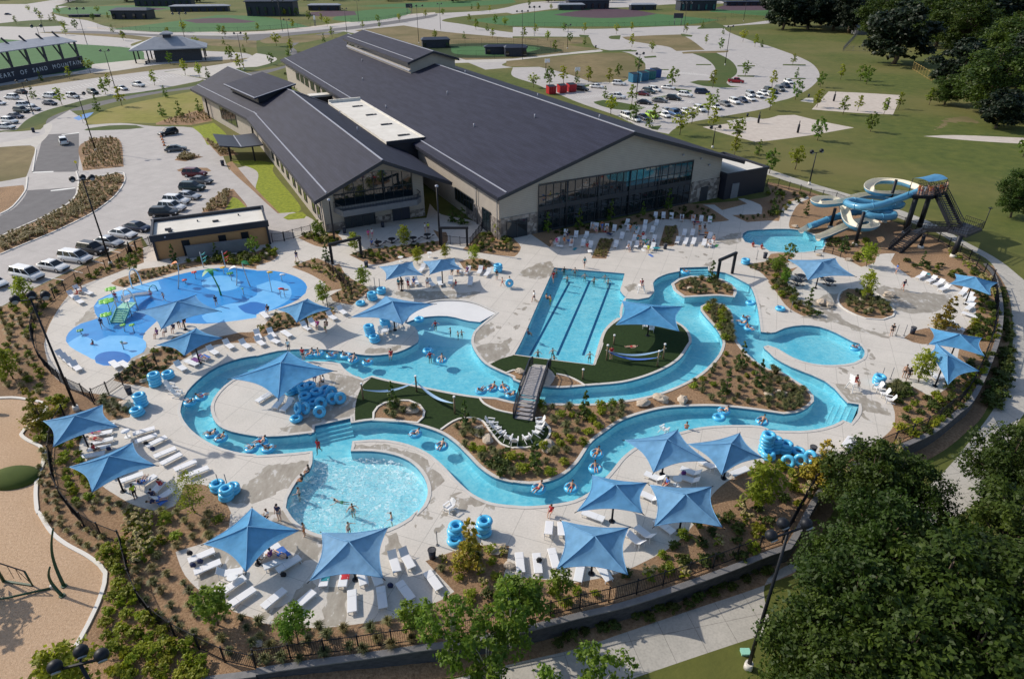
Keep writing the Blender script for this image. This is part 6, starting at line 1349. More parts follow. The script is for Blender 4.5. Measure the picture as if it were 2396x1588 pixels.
PPL=[ # place, pose, facing deg, bottom, top, skin, scale, label
('@11 1640,1400','wade',200,'navy','red',0,.9,'person in red top wading in the beach pool, leftmost'),('@11 1780,1460','wade',100,'black',None,0,.8,'child wading alone mid beach pool'),('@11 1850,1490','wade',100,'black',None,1,.75,'left child of the pair in the beach pool'),('@11 1882,1480','wade',190,'navy',None,0,.75,'right child of the pair in the beach pool'),
('@12 1235,125','sit',180,'red','red',0,1.,'lifeguard in red sitting on the river edge with a red rescue tube'),('@12 1590,118','wade',200,'red','red',1,.95,'person in red wading beside a tube in the beach pool'),('@12 435,165','stand',180,'black','red',0,1.,'woman in red swimsuit standing behind the circular deck umbrella'),('@12 570,965','walk',170,'red','red',2,1.,'lifeguard in red wading at the splash pool inlet'),('@12 300,90','stand',180,'navy','white',0,1.,'person standing behind the peak of the circular deck umbrella'),
('@12 480,1190','sit',120,'navy','black',1,.95,'person in black sitting on the splash pool ledge with a pink cap'),('@12 418,1275','sit',90,'orange','black',1,.95,'person in dark top on the splash pool ledge'),('@12 388,1370','wade',90,'black',None,0,.95,'bare backed man at the left splash pool edge'),('@12 735,1445','swim',90,'green',None,0,.9,'swimmer with a green float in the splash pool'),('@12 878,1515','wade',200,'navy',None,0,.9,'boy wading in the middle of the splash pool'),
('@13 885,10','wade',160,'teal',None,1,.8,'child crouching mid splash pool near the bottom'),('@13 1238,75','wade',100,'blue',None,0,.9,'boy in blue shorts at the right splash pool edge'),('@13 840,165','wade',240,'red',None,0,.9,'child in red by the splash pool spout'),('@13 215,110','stand',170,'grey','navy',0,1.05,'man in navy shirt standing beside the lower left umbrella'),('@13 447,255','stand',90,'orange',None,1,.85,'boy in orange shorts standing at the splash pool rim'),('@13 105,110','sit',150,'black','white',0,1.,'person seated behind the lower left umbrella'),
('@21 400,915','wade',180,'orange',None,0,.9,'swimmer at the lap pool ladder corner'),('@21 470,905','wade',200,'black','black',1,.9,'swimmer in black at the far lap pool wall'),('@21 570,910','wade',170,'red',None,0,.9,'swimmer in red at the far lap pool wall'),('@21 655,885','walk',190,'navy','teal',0,1.,'person in teal shirt walking behind the lap pool'),('@21 660,960','wade',180,'orange',None,0,.85,'swimmer below the teal shirted walker in the lap pool'),('@21 500,985','wade',160,'navy',None,0,.85,'swimmer at the top of the left lap lane'),('@21 745,998','wade',200,'black',None,1,.9,'swimmer at the top of the middle lap lane'),('@21 875,1012','wade',180,'navy',None,0,.9,'swimmer at the top of the right lap lane'),('@21 845,970','wade',180,'grey',None,0,.8,'swimmer near the far right of the lap pool'),('@21 370,1020','walk',200,'red','red',1,1.,'person in red walking along the left lap pool edge'),('@21 310,1175','sit',-60,'black',None,1,.95,'left one of two people sitting on the left lap pool edge'),('@21 345,1175','wade',120,'yellow',None,1,.95,'right one of two people at the left lap pool edge'),('@21 195,1200','walk',120,'navy','white',1,1.,'lifeguard in white shirt walking with a red tube left of the lap pool'),('@21 140,1500','sit',-60,'navy','navy',1,1.,'person in dark top sitting low on the left lap pool edge'),
('@22 230,100','wade',180,'navy',None,1,.9,'dark haired swimmer near the lap pool bottom wall, leftmost'),('@22 365,85','wade',190,'grey',None,0,.9,'swimmer near the lap pool bottom wall, middle'),('@22 705,120','wade',180,'navy',None,0,.95,'boy in navy shorts at the lower right lap pool corner'),('@22 380,145','wade',160,'black',None,1,.8,'swimmer at the lap pool bottom wall beside the bridge'),('@22 900,155','stand',180,'black','red',0,1.,'woman in red top standing on the turf by the hammocks'),('@22 1590,795','sit',-20,'red',None,1,1.,'lifeguard sitting on the river bank with a red tube behind the umbrella'),('@22 1090,80','lie',90,'red',None,0,.95,'person lying in the upper hammock on the turf'),
('@31 1175,940','stand',90,'blue','blue',0,.9,'child in blue on the path below the stair tower'),('@31 1235,1095','walk',200,'red','navy',1,1.,'woman in navy top walking across the right deck'),('@31 1130,1510','stand',150,'black','black',0,1.,'woman in black swimsuit standing near the round right pool'),('@32 1245,325','stand',150,'black',None,1,1.,'person standing by the green tree at the far right deck'),('@32 1280,350','walk',150,'black','black',2,1.,'person in black walking beside the green tree at far right'),
('@21 2200,690','sit',180,'red','red',1,.95,'left lifeguard sitting beside the slide pool'),('@21 2280,710','sit',180,'red','red',1,.95,'right lifeguard sitting beside the slide pool'),('@11 375,825','walk',180,'blue','navy',0,1.,'man in blue shorts walking to the bathhouse gate'),('@11 1030,620','walk',200,'red','pink',0,.95,'left person of two walking on the patio'),('@11 1065,610','walk',200,'pink','white',0,.95,'right person of two walking on the patio'),('@11 1060,690','sit',180,'navy','blue',0,1.,'man in blue shirt at the left patio table'),('@11 1110,690','sit',180,'black','black',2,1.,'person in black at the left patio table'),('@11 1550,565','stand',120,'grey','white',0,1.,'person in white beside the yellow vested figure'),('@11 1578,560','stand',200,'navy','yellow',0,1.,'worker in a bright yellow vest on the patio'),
('@11 1308,1085','stand',150,'black','teal',0,1.,'woman in teal standing at the left umbrella before the balcony'),('@11 1340,1085','stand',200,'black','black',0,1.,'person in black beside the woman in teal'),('@11 1395,1085','stand',160,'red','red',1,.9,'child in red under the left balcony umbrella'),('@11 1445,1045','sit',180,'blue','blue',0,1.,'person in blue sitting under the left balcony umbrella'),('@11 1570,1050','sit',180,'red','white',0,1.,'person in white sitting under the right balcony umbrella'),('@11 1830,1070','sit',120,'navy','red',0,1.,'person in red sitting right of the umbrella post'),('@11 1795,950','sit',180,'teal','black',0,1.,'person in black on a lounger right of the balcony umbrellas'),('@11 1850,945','sit',180,'orange',None,1,1.,'sunbather in orange right of the balcony umbrellas'),('@11 1935,940','sit',160,'purple','purple',0,1.,'person in purple right of the balcony umbrellas'),('@11 2205,995','stand',180,'teal','black',1,.9,'child in dark top standing below the deck tube stack'),('@11 2258,1055','walk',120,'red',None,0,.8,'small child in red shorts beside the carried tube'),('@11 2325,1060','walk',120,'blue',None,0,.95,'person carrying a blue tube across the deck'),
('@11 565,1440','sit',180,'purple','pink',0,1.,'person with a pink hat beside the bed umbrella'),('@11 650,1440','sit',160,'navy',None,1,1.,'bare chested person beside the bed umbrella'),('@11 640,1480','stand',140,'green',None,0,.9,'child in green shorts beside the bed umbrella'),('@11 1015,1200','walk',120,'navy',None,0,.9,'child walking past the fence corner tube stack'),
('@01 1075,1200','stand',200,'navy','red',0,.9,'child in red climbing beside the splash play frame'),('@01 1392,1165','stand',200,'pink',None,0,.8,'small child behind the white splash slide'),('@01 1990,1235','walk',200,'navy','navy',1,.9,'child in navy running on the splash pad'),('@01 945,1440','walk',200,'navy','navy',1,.9,'child in navy on the left splash pad lobe'),('@02 855,20','sit',90,'red','black',0,.7,'toddler sitting on the lower splash pad lobe'),('@01 1650,1440','stand',200,'black','black',1,1.,'adult in black under the splash pad umbrella'),('@01 1600,1470','sit',180,'navy','navy',0,1.,'person in navy sitting under the splash pad umbrella'),('@01 1700,1410','sit',180,'red','black',0,1.,'person in red shorts under the splash pad umbrella'),('@01 1530,1500','sit',160,'navy','white',0,1.,'person in white at the left of the splash umbrella shade'),('@01 1450,1520','sit',160,'purple','purple',0,1.,'person in purple at the splash umbrella edge'),('@01 1510,1190','walk',90,'red',None,0,.75,'toddler behind the splash pad umbrella'),('@11 110,1300','sit',180,'black','black',0,1.,'person in black seated by the planted splash bed'),
('@01 720,1150','sit',120,'red','red',0,1.,'person in red at the left end of the splash pad, front'),('@01 760,1120','sit',140,'orange',None,1,1.,'sunbather at the left end of the splash pad, rear'),
('@32 790,430','sit',200,'red','red',1,1.,'lifeguard in red on the white chair by the right river'),('@21 1175,1100','sit',180,'white','red',0,1.05,'lifeguard in red on the white chair by the lap pool'),
('@02 860,860','lie',-100,'pink',None,0,1.,'sunbather on a pink towel under the lamp pole umbrella'),('@02 880,920','lie',-100,'red',None,0,1.,'sunbather in red under the lamp pole umbrella'),('@02 880,1020','sit',-80,'black','red',1,1.,'person in red top at the near edge of the lamp pole umbrella'),('@02 1250,1440','stand',60,'black','yellow',2,1.,'person in yellow and black standing by the feathery tree loungers'),('@02 1320,1320','recline',0,'blue','blue',0,1.,'person in blue reclining by the feathery tree'),('@02 1410,1440','sit',20,'navy','navy',0,1.,'person in navy sitting by the feathery tree'),('@02 1480,1340','sit',0,'red','red',0,.9,'child in red sitting by the feathery tree'),('@02 1450,1490','lie',-70,'blue','navy',0,1.,'person lying on blue towels by the feathery tree'),
('@13 60,500','sit',60,'black','white',0,1.,'person in white sitting under the lower left umbrella'),('@13 140,470','sit',60,'purple','purple',1,1.,'person in purple under the lower left umbrella'),('@13 230,470','lie',60,'blue',None,0,1.,'person lying on a blue towel under the lower left umbrella'),
('@12 590,340','stand',120,'navy','black',1,1.,'tube attendant in black behind the tube heap'),('@12 620,390','sit',120,'black','white',0,1.,'person in white sitting behind the tube heap'),('@12 545,350','sit',180,'blue','blue',0,1.,'person in blue sitting behind the tube heap'),('@02 1860,165','lie',-120,'blue','purple',0,1.,'sunbather in purple above the upper left river'),
('@22 1410,1330','sit',120,'red','blue',0,.95,'child in blue with a bright cap under the river bank umbrella'),('@23 350,60','sit',150,'red','red',0,.9,'person in red half hidden between the lower right umbrellas')]
for s,po,f,bt,tp,sk,sc,lb in PPL:
 g=G(P(s)[0]); z=0.
 if po=='sit': z=.36
 if po in('lie','recline'): z=.36
 if po in('swim','wade'): z=-.14
 if 'wading at the splash pool inlet' in lb: z=-.7
 if 'sitting on the river' in lb or 'ledge' in lb or 'lap pool edge' in lb or 'slide pool' in lb or 'toddler sitting' in lb: z=.02
 if 'hammock on' in lb: z=.45
 if 'white chair' in lb: z=.95
 person((g.x,g.y,z),R(f),po,bt,tp,sk,lb,sc,hair=1 if rnd()<.3 else 0)
g=G(P('@11 2325,1060')[0]); TB.put((g.x-.1,g.y-.35,.75),0,'blue ring tube carried by a walking person on the deck','blue ring tubes waiting on the deck',.9,rot=(R(80),0,.2),cat='ring tube')
# sunbathers among the hall loungers
HP_=P('@21 350,690 400,670 470,665 540,680 490,600 500,620 730,540 815,520 815,560 860,560 1075,550 1130,560 1110,620 1190,620 1140,660 1170,690 1215,690 1285,690 1060,730 1240,740 1545,460 1650,450 1660,530 1710,550 1705,590 1755,550 1760,650 1840,650 1800,690 680,720 760,570')
cl=['black','pink','orange','red','white','navy','white','orange','blue','navy','orange','teal','purple','red','teal','navy','teal','navy','blue','yellow','navy','red','navy','orange','teal','black','black','red','white','red','pink']
seen={}
for i,(p,c) in enumerate(zip(HP_,cl)):
 g=G(p); po='sit' if i not in(8,22,24) else 'stand'
 side='left' if p[0]<1345 else ('middle' if p[0]<1545 else 'right'); key=(side,c,po); seen[key]=seen.get(key,0)+1
 q=['','second ','third '][seen[key]-1]
 person((g.x,g.y,.38 if po=='sit' else 0),R(150+rnd()*60),po,c,c if i%3 else None,1 if i%4==0 else 0,f"{q}person in {c} {'sitting' if po=='sit' else 'standing'} among the {side} loungers before the glass hall",1.,group='sunbathers before the glass hall')
# bags and towels
TWL=plain('towel_blue',(.05,.2,.55),.9)
def towel(s,c,rz,label,z=.40,w=.7,l=1.2):
 g=G(P(s)[0]); m=MB(); n=8; vs=[]
 for i in range(n+1):
  for j in range(5): vs.append(((j/4-.5)*w,(i/n-.5)*l,.012*sin(i*2.1+j)+(0 if 0<j<4 else -.05)))
 m.add(vs,[(i*5+j,i*5+j+1,(i+1)*5+j+1,(i+1)*5+j) for i in range(n) for j in range(4)],True); m.add([V3(v)-V3((0,0,.012)) for v in vs],[(i*5+j,(i+1)*5+j,(i+1)*5+j+1,i*5+j+1) for i in range(n) for j in range(4)],True)
 o=m.build('beach_towel',CLO[c],None,(g.x,g.y,z),rz); tag(o,label,'towel','beach towels')
for s,c,rz,l in (('@13 640,640','teal',.1,'teal striped towel on the lounger under the nearest umbrella'),('@13 820,625','red',.1,'red towel on the lounger under the nearest umbrella'),('@02 1480,1480','blue',1,'blue towel spread by the feathery tree'),('@13 250,440','blue',.8,'blue towel under the lower left umbrella'),('@21 1220,690','teal',.3,'teal towel on a lounger in the lower middle hall group'),('@21 1290,690','navy',.3,'navy towel on a lounger at the right planting strip'),('@21 1805,460','green',.2,'green towel on the rightmost back row lounger'),('@21 1655,440','red',.2,'red towel on a back row lounger before the hall'),('@31 1440,960','teal',1.2,'teal towel on the first lounger below the stair tower'),('@31 1530,1010','navy',1.2,'navy towel on the second lounger below the stair tower'),('@11 2060,905','red',.2,'red towel on the lounger near the deck tube stack'),('@02 890,830','pink',1.2,'pink towel under the lamp pole umbrella'),('@02 1800,190','purple',1,'purple towel above the upper left river'),('@02 1890,160','blue',1,'bright blue towel above the upper left river')):
 towel(s,c,rz,l)
TW_=[(p[0]+7,p[1]+9) for p in HP_[1::2]]
for i,(p,o) in enumerate(zip(TW_,ordinals(TW_))):
 g=G(p); c=('white','teal','blue','red','navy','orange','green')[i%7]; towel('@00 %f,%f'%(p[0]*3.92,p[1]*3.92),c,rnd()*3,f"{c} towel beside a sunbather before the glass hall, {o}",.02 if i%2 else .41,.7,1.1)
def bag(s,c,label,z=.38):
 g=G(P(s)[0]); m=MB(); m.ell((0,0,.17),(.24,.16,.18),10,6); m.box((0,0,.02),(.36,.22,.05)); o=m.build('bag',CLO[c],None,(g.x,g.y,z)); h=MB(); h.torus((0,0,.34),.13,.016,12,5,Matrix.Rotation(PI/2,3,'X')); h.build('handle',CLO['black'],o); tag(o,label,'bag','bags on the deck')
for s,c,l,z in (('@03 1755,455','black','black cloth bag on the top lower left lounger',.38),('@03 1785,565','navy','left navy bag on the second lower left lounger',.38),('@03 1850,530','navy','right navy bag on the second lower left lounger',.38),('@13 1230,720','navy','round navy bag between the bottom row loungers',0),('@02 1350,960','black','black bag on the row left of the splash pool',.3),('@02 1410,1010','navy','navy bag below the black bag in that row',.3),('@23 240,520','black','black bag on the bottom deck edge lounger',.38),('@13 250,620','black','black bag under the lower left umbrella',0),('@13 1110,630','green','green bag in the shade of the nearest umbrella',.38),('@22 1560,1240','purple','dark bag on a lounger under the river bank umbrella',.38),('@02 1010,1010','navy','navy bag at the foot of the lamp pole umbrella loungers',.3)): bag(s,c,l,z)
# ---------------------------------------------------------------- retaining wall, fences, gates
Z3=lambda z:V3((0,0,z))
we=empty('retaining_wall',(0,0,0),0,'dark block retaining wall with a pale cap around the pool grounds','wall')
n=len(WALLP); LN=[]
for i in range(n):
 a=WALLP[max(i-1,0)];b=WALLP[min(i+1,n-1)]; t=(b-a).normalized(); LN.append(Vector((t.y,-t.x)))
def band(m,o0,o1,z0f,z1f):
 vs=[]
 for i,p in enumerate(WALLP):
  a=p+LN[i]*o0; b=p+LN[i]*o1; lo,hi=z0f(i),z1f(i); vs+=[(a.x,a.y,lo),(a.x,a.y,hi),(b.x,b.y,hi),(b.x,b.y,lo)]
 fs=[]
 for i in range(n-1):
  for k in range(4): fs.append((4*i+k,4*(i+1)+k,4*(i+1)+(k+1)%4,4*i+(k+1)%4))
 m.add(vs,fs)
m=MB(); band(m,-.32,.06,lambda i:wall_drop(i)-.3,lambda i:.1); m.build('block_face',M['block'],we)
m=MB(); band(m,-.36,.12,lambda i:.1,lambda i:.2); m.build('cap_stone',M['cap'],we)
def offs(pts,d):
 out=[]
 for i,p in enumerate(pts): out.append(p+LN[i]*d)
 return out
FL=openspline(GP('@01 1380,690 1270,725 1090,860 880,945 750,1005 640,1075 550,1135 470,1205 400,1275 340,1360 312,1450 @02 312,0 345,120 420,235 520,335 600,405 700,470 830,515 865,570'),1.)
fence('picket_fence',FL,'black picket fence curving round the splash pad side',1.5,2.4)
FL=openspline(GP('@02 600,690 520,820 487,960 480,1100 520,1330 565,1440 650,1540 @03 690,100 810,195 985,290 1120,330 1160,480 1190,620 1235,770 1300,890 1410,1035 1580,1165 1810,1285 2060,1410 2352,1478'),1.)
fence('picket_fence',FL,'black picket fence between the playground planting and the lower left deck',1.5,2.2)
i0=[i for i,p in enumerate(WALLP) if p.y<26 and p.x>-15]
wp=offs(WALLP,-.75)
k0=min(range(n),key=lambda i:(WALLP[i]-Vector(G(P('@13 0,1527')[0])[:2])).length)
k1=min(range(n),key=lambda i:(WALLP[i]-Vector(G(P('@33 200,380')[0])[:2])).length)
fence('picket_fence',wp[k0:k1+1],'black picket fence along the cap of the near retaining wall',1.5,2.2)
fence('picket_fence',wp[k1+1:n-6],'black picket fence along the right hand retaining wall',1.5,2.4)
FL=openspline(GP('@31 2060,1000 1950,905 1830,800 1720,735 1610,675 1510,620 1340,545 1180,480 1000,420 850,360 690,300 610,270 510,250 425,245 340,215 270,192 215,180 130,152 20,140 @21 2200,190'),1.)
fence('picket_fence',FL,'black picket fence beside the pale walk behind the slide tower',1.5,2.4)
fence('picket_fence',GP('@11 640,880 700,940 760,1010 880,1140'),'dark fence in the planted bed between splash pad and deck',1.6,1.6)
fence('picket_fence',GP('@11 760,1205 655,1255'),'short black fence at the end of the planted splash bed',1.5,1.6)
fence('picket_fence',GP('@02 870,540 1000,480'),'short black fence left of the gate to the splash pad',1.5,1.6)
fence('picket_gate',GP('@02 1000,485 1130,395'),'black picket gate between splash pad and river deck',1.5,2.4,cat='gate')
fence('picket_fence',GP('@02 1130,392 1300,305 1440,210'),'black picket fence in the bed below the splash pad umbrella',1.5,1.6)
fence('picket_fence',GP('@11 260,640 385,605 505,575'),'dark fence between the bathhouse and the balcony building',1.5,1.6)
fence('mesh_gate',GP('@11 150,655 255,645'),'grey gate at the right end of the bathhouse',1.5,1.2,cat='gate')
fence('picket_fence',GP('@01 1260,730 1395,690'),'short black fence at the left end of the bathhouse',1.5,1.6)
fence('picket_fence',GP('@11 1690,660 1930,690 1960,690 2090,520'),'dark fence between the balcony building and the large hall',1.4,1.6)
fence('handrail',GP('@31 430,745 560,750 665,790'),'thin dark handrail beside the slide pool bed',.9,1.5,picket=0,rails=(.5,.97),cat='railing')
fence('court_fence',GP('@10 1560,470 1740,440 2352,425 @20 300,460 460,480'),'tall dark fence round the far green court, rear run',4,8,picket=.8,rails=(.05,.5,.98))
fence('court_fence',GP('@10 1850,535 2352,535 @20 0,530 460,480'),'tall dark fence round the far green court, near run',3,8,picket=.8,rails=(.05,.5,.98))
fence('yard_fence',GP('@30 690,470 1060,478'),'grey board fence in front of the shed yard',2.2,5,mat='grey',picket=.4)
fence('yard_fence',GP('@30 690,470 830,315'),'grey board fence on the left side of the shed yard',2.2,5,mat='grey',picket=.4)
M['plank']=plain('yellow_plank',(.42,.30,.10),.8)
fence('board_fence',GP('@30 1325,640 1510,755'),'yellowish board fence under the dark trees at upper right',3,4,mat='plank',picket=.35)
for s,l in (('@10 0,285 500,250','dark outfield fence of the left ball field'),('@00 900,270 1600,300 2352,290','dark outfield fence of the far left field'),('@10 870,208 1150,195 1420,140','dark outfield fence of the middle ball field'),('@20 0,243 600,250 1100,245 1500,236 1950,190','dark outfield fence of the central ball field'),('@20 2000,155 2352,155','dark outfield fence of the right far ball field')):
 fence('field_fence',openspline(GP(s),10),l,2.5,10,mat='navy',picket=.5)
# black portal frames
def portal(s1,s2,h,label):
 a,b=GP(s1)[0],GP(s2)[0]; e=empty('portal_frame',a,0,label,'gate portal','black portal frames'); d=b-a
 for p in (V3(),d):
  m=MB(); m.bar(p,p+Z3(h),.34,.34,up=(0,1,0)); m.build('post',M['black'],e)
 m=MB(); x=d.normalized()*.25; m.bar(-x+Z3(h+.16),d+x+Z3(h+.16),.34,.34); m.build('beam',M['black'],e)
portal('@11 700,855','@11 965,790',3.0,'black portal frame at the patio ramp left of the balcony')
portal('@11 1700,690','@11 1935,690',2.9,'black portal frame right of the patio by the large hall')
portal('@21 1870,1005','@21 2010,940',3.0,'black portal frame over the small island in the river')
for i,(b_,t_,l) in enumerate((('@11 722,665','@11 670,270','slim dark pole with a white lamp at the left of the balcony'),('@11 1685,680','@11 1655,145','slim dark pole with a white lamp at the right of the balcony'))):
 g=GP(b_)[0]; h=hpx(g,P(t_)[0]); e=empty('patio_lamp',g,0,l,'lamp post','patio lamp posts'); m=MB(); m.cyl((0,0,0),(0,0,h),.16,.12,10); m.build('pole',M['black'],e); m=MB(); m.ell((0,0,h+.1),(.28,.28,.2),10,6); m.build('lamp_head',M['ridge'],e)
# bridge -----------------------------------------------------------------
ZB=.95
a=G(P('@22 238,235')[0],ZB); b=G(P('@22 150,490')[0],ZB); c=G(P('@22 112,715')[0],0.02)
d=(b-a); d.z=0; d.normalize(); x=V3((d.y,-d.x,0)); L1=(b-a).length; w=1.95
br=empty('foot_bridge',(a.x,a.y,0),0,'grey timber foot bridge with steps over the river','bridge')
M['deckwood']=noisy('bridge_boards',[(.3,(.28,.265,.27)),(.7,(.42,.40,.40))],2.5,.85,6,True,stretch=(1,1,1))
m=MB(); nb=int(L1/.3)
for k in range(nb):
 p=d*(L1*(k+.5)/nb)+Z3(ZB); m.bar(p-x*w/2,p+x*w/2,L1/nb-.05,.06)
m.build('deck_board',M['deckwood'],br)
m=MB()
for s in (-1,1): m.bar(x*s*w/2+Z3(ZB-.2),d*L1+x*s*w/2+Z3(ZB-.2),.16,.32)
m.build('girder',M['block'],br)
run=(V3((c.x-b.x,c.y-b.y,0))).length; ns=6; sm=MB()
for k in range(ns):
 p=d*(L1+run*(k+.5)/ns)+Z3(ZB-(ZB/ns)*(k+.6)); sm.bar(p-x*(w/2-.1),p+x*(w/2-.1),run/ns-.03,.07)
 q=p+d*(-run/ns/2)+Z3(-.09); sm.bar(q-x*(w/2-.1),q+x*(w/2-.1),.04,.16)
sm.build('stair_tread',M['deckwood'],br)
m=MB(); ub=1.9
for k in range(5): p=d*(-ub*(k+.5)/5)+Z3(ZB-(ZB/5)*(k+.6)); m.bar(p-x*(w/2-.1),p+x*(w/2-.1),ub/5,.1)
m.build('upper_step',M['walk'],br)
m=MB()
for s in (-1,1): m.bar(d*L1+x*s*w/2+Z3(ZB-.1),d*(L1+run)+x*s*w/2+Z3(.05),.1,.3)
m.build('stringer',M['block'],br)
for s in (-1,1):
 m=MB(); prof=[(-ub,.05),(0,ZB),(L1,ZB),(L1+run,.05)]
 for (s0,z0),(s1,z1) in zip(prof,prof[1:]):
  p,q=d*s0+x*s*(w/2+.05)+Z3(z0),d*s1+x*s*(w/2+.05)+Z3(z1); m.bar(p+Z3(1.05),q+Z3(1.05),.12,.06); m.bar(p+Z3(.2),q+Z3(.2),.05)
  k=max(2,int((q-p).length/.22))
  for j in range(k+1):
   r_=p+(q-p)*j/k; m.bar(r_+Z3(.05),r_+Z3(1.05),.10 if j in(0,k) else .03,.10 if j in(0,k) else .03,up=(0,1,0))
 m.build('railing',M['darkmetal'],br)
# hammocks ----------------------------------------------------------------
def hammock(s1,s2,label,c):
 a,b=GP(s1)[0],GP(s2)[0]; dd=b-a; e=empty('hammock',a,0,label,'hammock','blue hammocks'); m=MB(); N_=12; vs=[]
 x=V3((dd.y,-dd.x,0)).normalized()
 for i in range(N_+1):
  t=i/N_; w_=.04+.36*sin(PI*t)**.9; z=1.15-.7*sin(PI*t)
  for j in range(5): q=(j/4-.5); vs.append(dd*t+x*w_*q*1.0+Z3(z+.5*q*q*sin(PI*t)))
 m.add(vs,[(i*5+j,i*5+j+1,(i+1)*5+j+1,(i+1)*5+j) for i in range(N_) for j in range(4)],True); m.build('cloth',CLOH[c],e)
 m=MB(); m.bar(dd*-.04+Z3(1.35),dd*.03+Z3(1.2),.03); m.bar(dd*1.04+Z3(1.35),dd*.97+Z3(1.2),.03); m.build('rope',M['white'],e)
CLOH=[plain('hammock_pale',(.32,.48,.66),.8),plain('hammock_blue',(.06,.16,.5),.8)]
hammock('@12 985,520','@12 1465,450','pale blue hammock left of the post on the lower turf',0); hammock('@12 1475,450','@12 1815,645','light blue hammock right of the post on the lower turf',0)
hammock('@22 870,165','@22 1375,150','pale hammock with a person on the upper turf',0); hammock('@22 862,168','@22 1325,220','strong blue hammock on the upper turf',1)
M['hpost']=noisy('timber_post',[(.3,(.16,.11,.06)),(.7,(.28,.21,.13))],5,.85,5,False)
for s,h,l in (('@12 980,525',1.9,'timber hammock post at the left edge of the lower turf'),('@12 1470,455',1.9,'dark timber hammock post between the two lower hammocks'),('@12 1820,655',2.,'white capped timber post at the right of the lower hammocks'),('@22 860,165',1.9,'white capped timber post beside the woman in red'),('@22 1325,220',1.9,'front white capped timber post right of the upper hammocks'),('@22 1378,155',1.9,'rear white capped timber post right of the upper hammocks'),('@22 640,340',1.2,'short pale capped post on the upper turf near the bed kerb'),('@21 925,1590',1.2,'short capped post on the turf below the lap pool umbrella')):
 e=empty('hammock_post',GP(s)[0],0,l,'post','hammock posts'); m=MB(); m.cyl((0,0,0),(0,0,h),.1,.09,9); m.build('shaft',M['hpost'],e); m=MB(); m.cyl((0,0,h),(0,0,h+.14),.14,.12,9); m.build('cap',M['white'],e)
# lifeguard chairs
for s,f,l in (('@21 1172,1105',180,'white lifeguard chair on the lobe beside the lap pool'),('@32 775,435',200,'white lifeguard chair by the lower right river')):
 e=empty('lifeguard_chair',GP(s)[0],R(f),l,'lifeguard chair','lifeguard chairs')
 for sx in (-1,1):
  for sy in (-1,1):
   m=MB(); m.bar((sx*.5,sy*.5,0),(sx*.3,sy*.28,.95),.08); m.build('leg',M['white'],e)
 m=MB(); m.box((0,0,.93),(.75,.7,.06)); m.build('seat',M['white'],e); m=MB(); m.bar((0,-.33,.95),(0,-.42,1.6),.7,.05,up=(1,0,0)); m.build('backrest',M['white'],e)
# slide tower --------------------------------------------------------------
ZP,ZL,ZM=6.4,3.7,2.3
pl=[G(p,ZP) for p in P('@31 1330,225 1520,232 1645,190 1510,140 1370,150')]
o=sum(pl,V3())/len(pl); o.z=0
st=empty('slide_tower',o,0,'dark steel slide tower with two stair flights and a landing','slide tower')
M['grate']=plain('grating',(.025,.028,.038),.6)
def poly_slab(pts,z0,z1): m=MB(); m.prism([(p.x-o.x,p.y-o.y) for p in pts],z0,z1); return m
poly_slab(pl,ZP-.5,ZP).build('platform',M['black'],st)
m=MB()
for a,b in ((1,2),(2,3),(3,4),(0,1)):
 if (a,b)==(0,1): continue
 p,q=pl[a]-o,pl[b]-o
 for z in (.15,.6,1.1): m.bar(V3((p.x,p.y,ZP+z)),V3((q.x,q.y,ZP+z)),.06)
 k=max(2,int((q-p).length/.3))
 for j in range(k+1): r_=p+(q-p)*j/k; m.bar(V3((r_.x,r_.y,ZP)),V3((r_.x,r_.y,ZP+1.1)),.035,.035,up=(0,1,0))
m.build('platform_railing',M['black'],st)
for s,tp in (('@31 1262,560','@31 1375,240'),('@31 1392,512','@31 1480,240')):
 g=GP(s)[0]; t=G(P(tp)[0],ZP-.2); m=MB(); m.cyl(g-o,V3((g.x-o.x,g.y-o.y,ZP-.2)),.42,.38,12); m.build('tower_leg',M['black'],st)
 m=MB(); m.bar(V3((g.x-o.x,g.y-o.y,ZP-.35)),V3(((pl[1]-o).x,(pl[1]-o).y,ZP-.35)),.25,.3); m.build('tower_beam',M['black'],st)
g=GP('@31 1300,545')[0];
la=[G(p,ZL) for p in P('@31 1655,545 1800,470 1975,530 1830,590')]
poly_slab(la,ZL-.4,ZL).build('landing',M['grate'],st)
g=GP('@31 1700,790')[0]; m=MB(); m.cyl(g-o,g-o+Z3(ZL-.2),.4,.36,12); lg=m.build('landing_leg',M['black'],st); m=MB(); m.cyl(g-o,g-o+Z3(.5),.5,.45,12); m.build('footing',M['curb'],lg)
ml=[G(p,ZM) for p in P('@31 1330,545 1430,515 1480,545 1390,580')]
poly_slab(ml,ZM-.2,ZM).build('lower_landing',M['grate'],st)
g=GP('@31 1400,705')[0]; m=MB(); m.cyl(g-o,g-o+Z3(ZM-.2),.28,.26,12); lg=m.build('landing_leg',M['black'],st); m=MB(); m.cyl(g-o,g-o+Z3(.4),.5,.45,12); m.build('footing',M['curb'],lg)
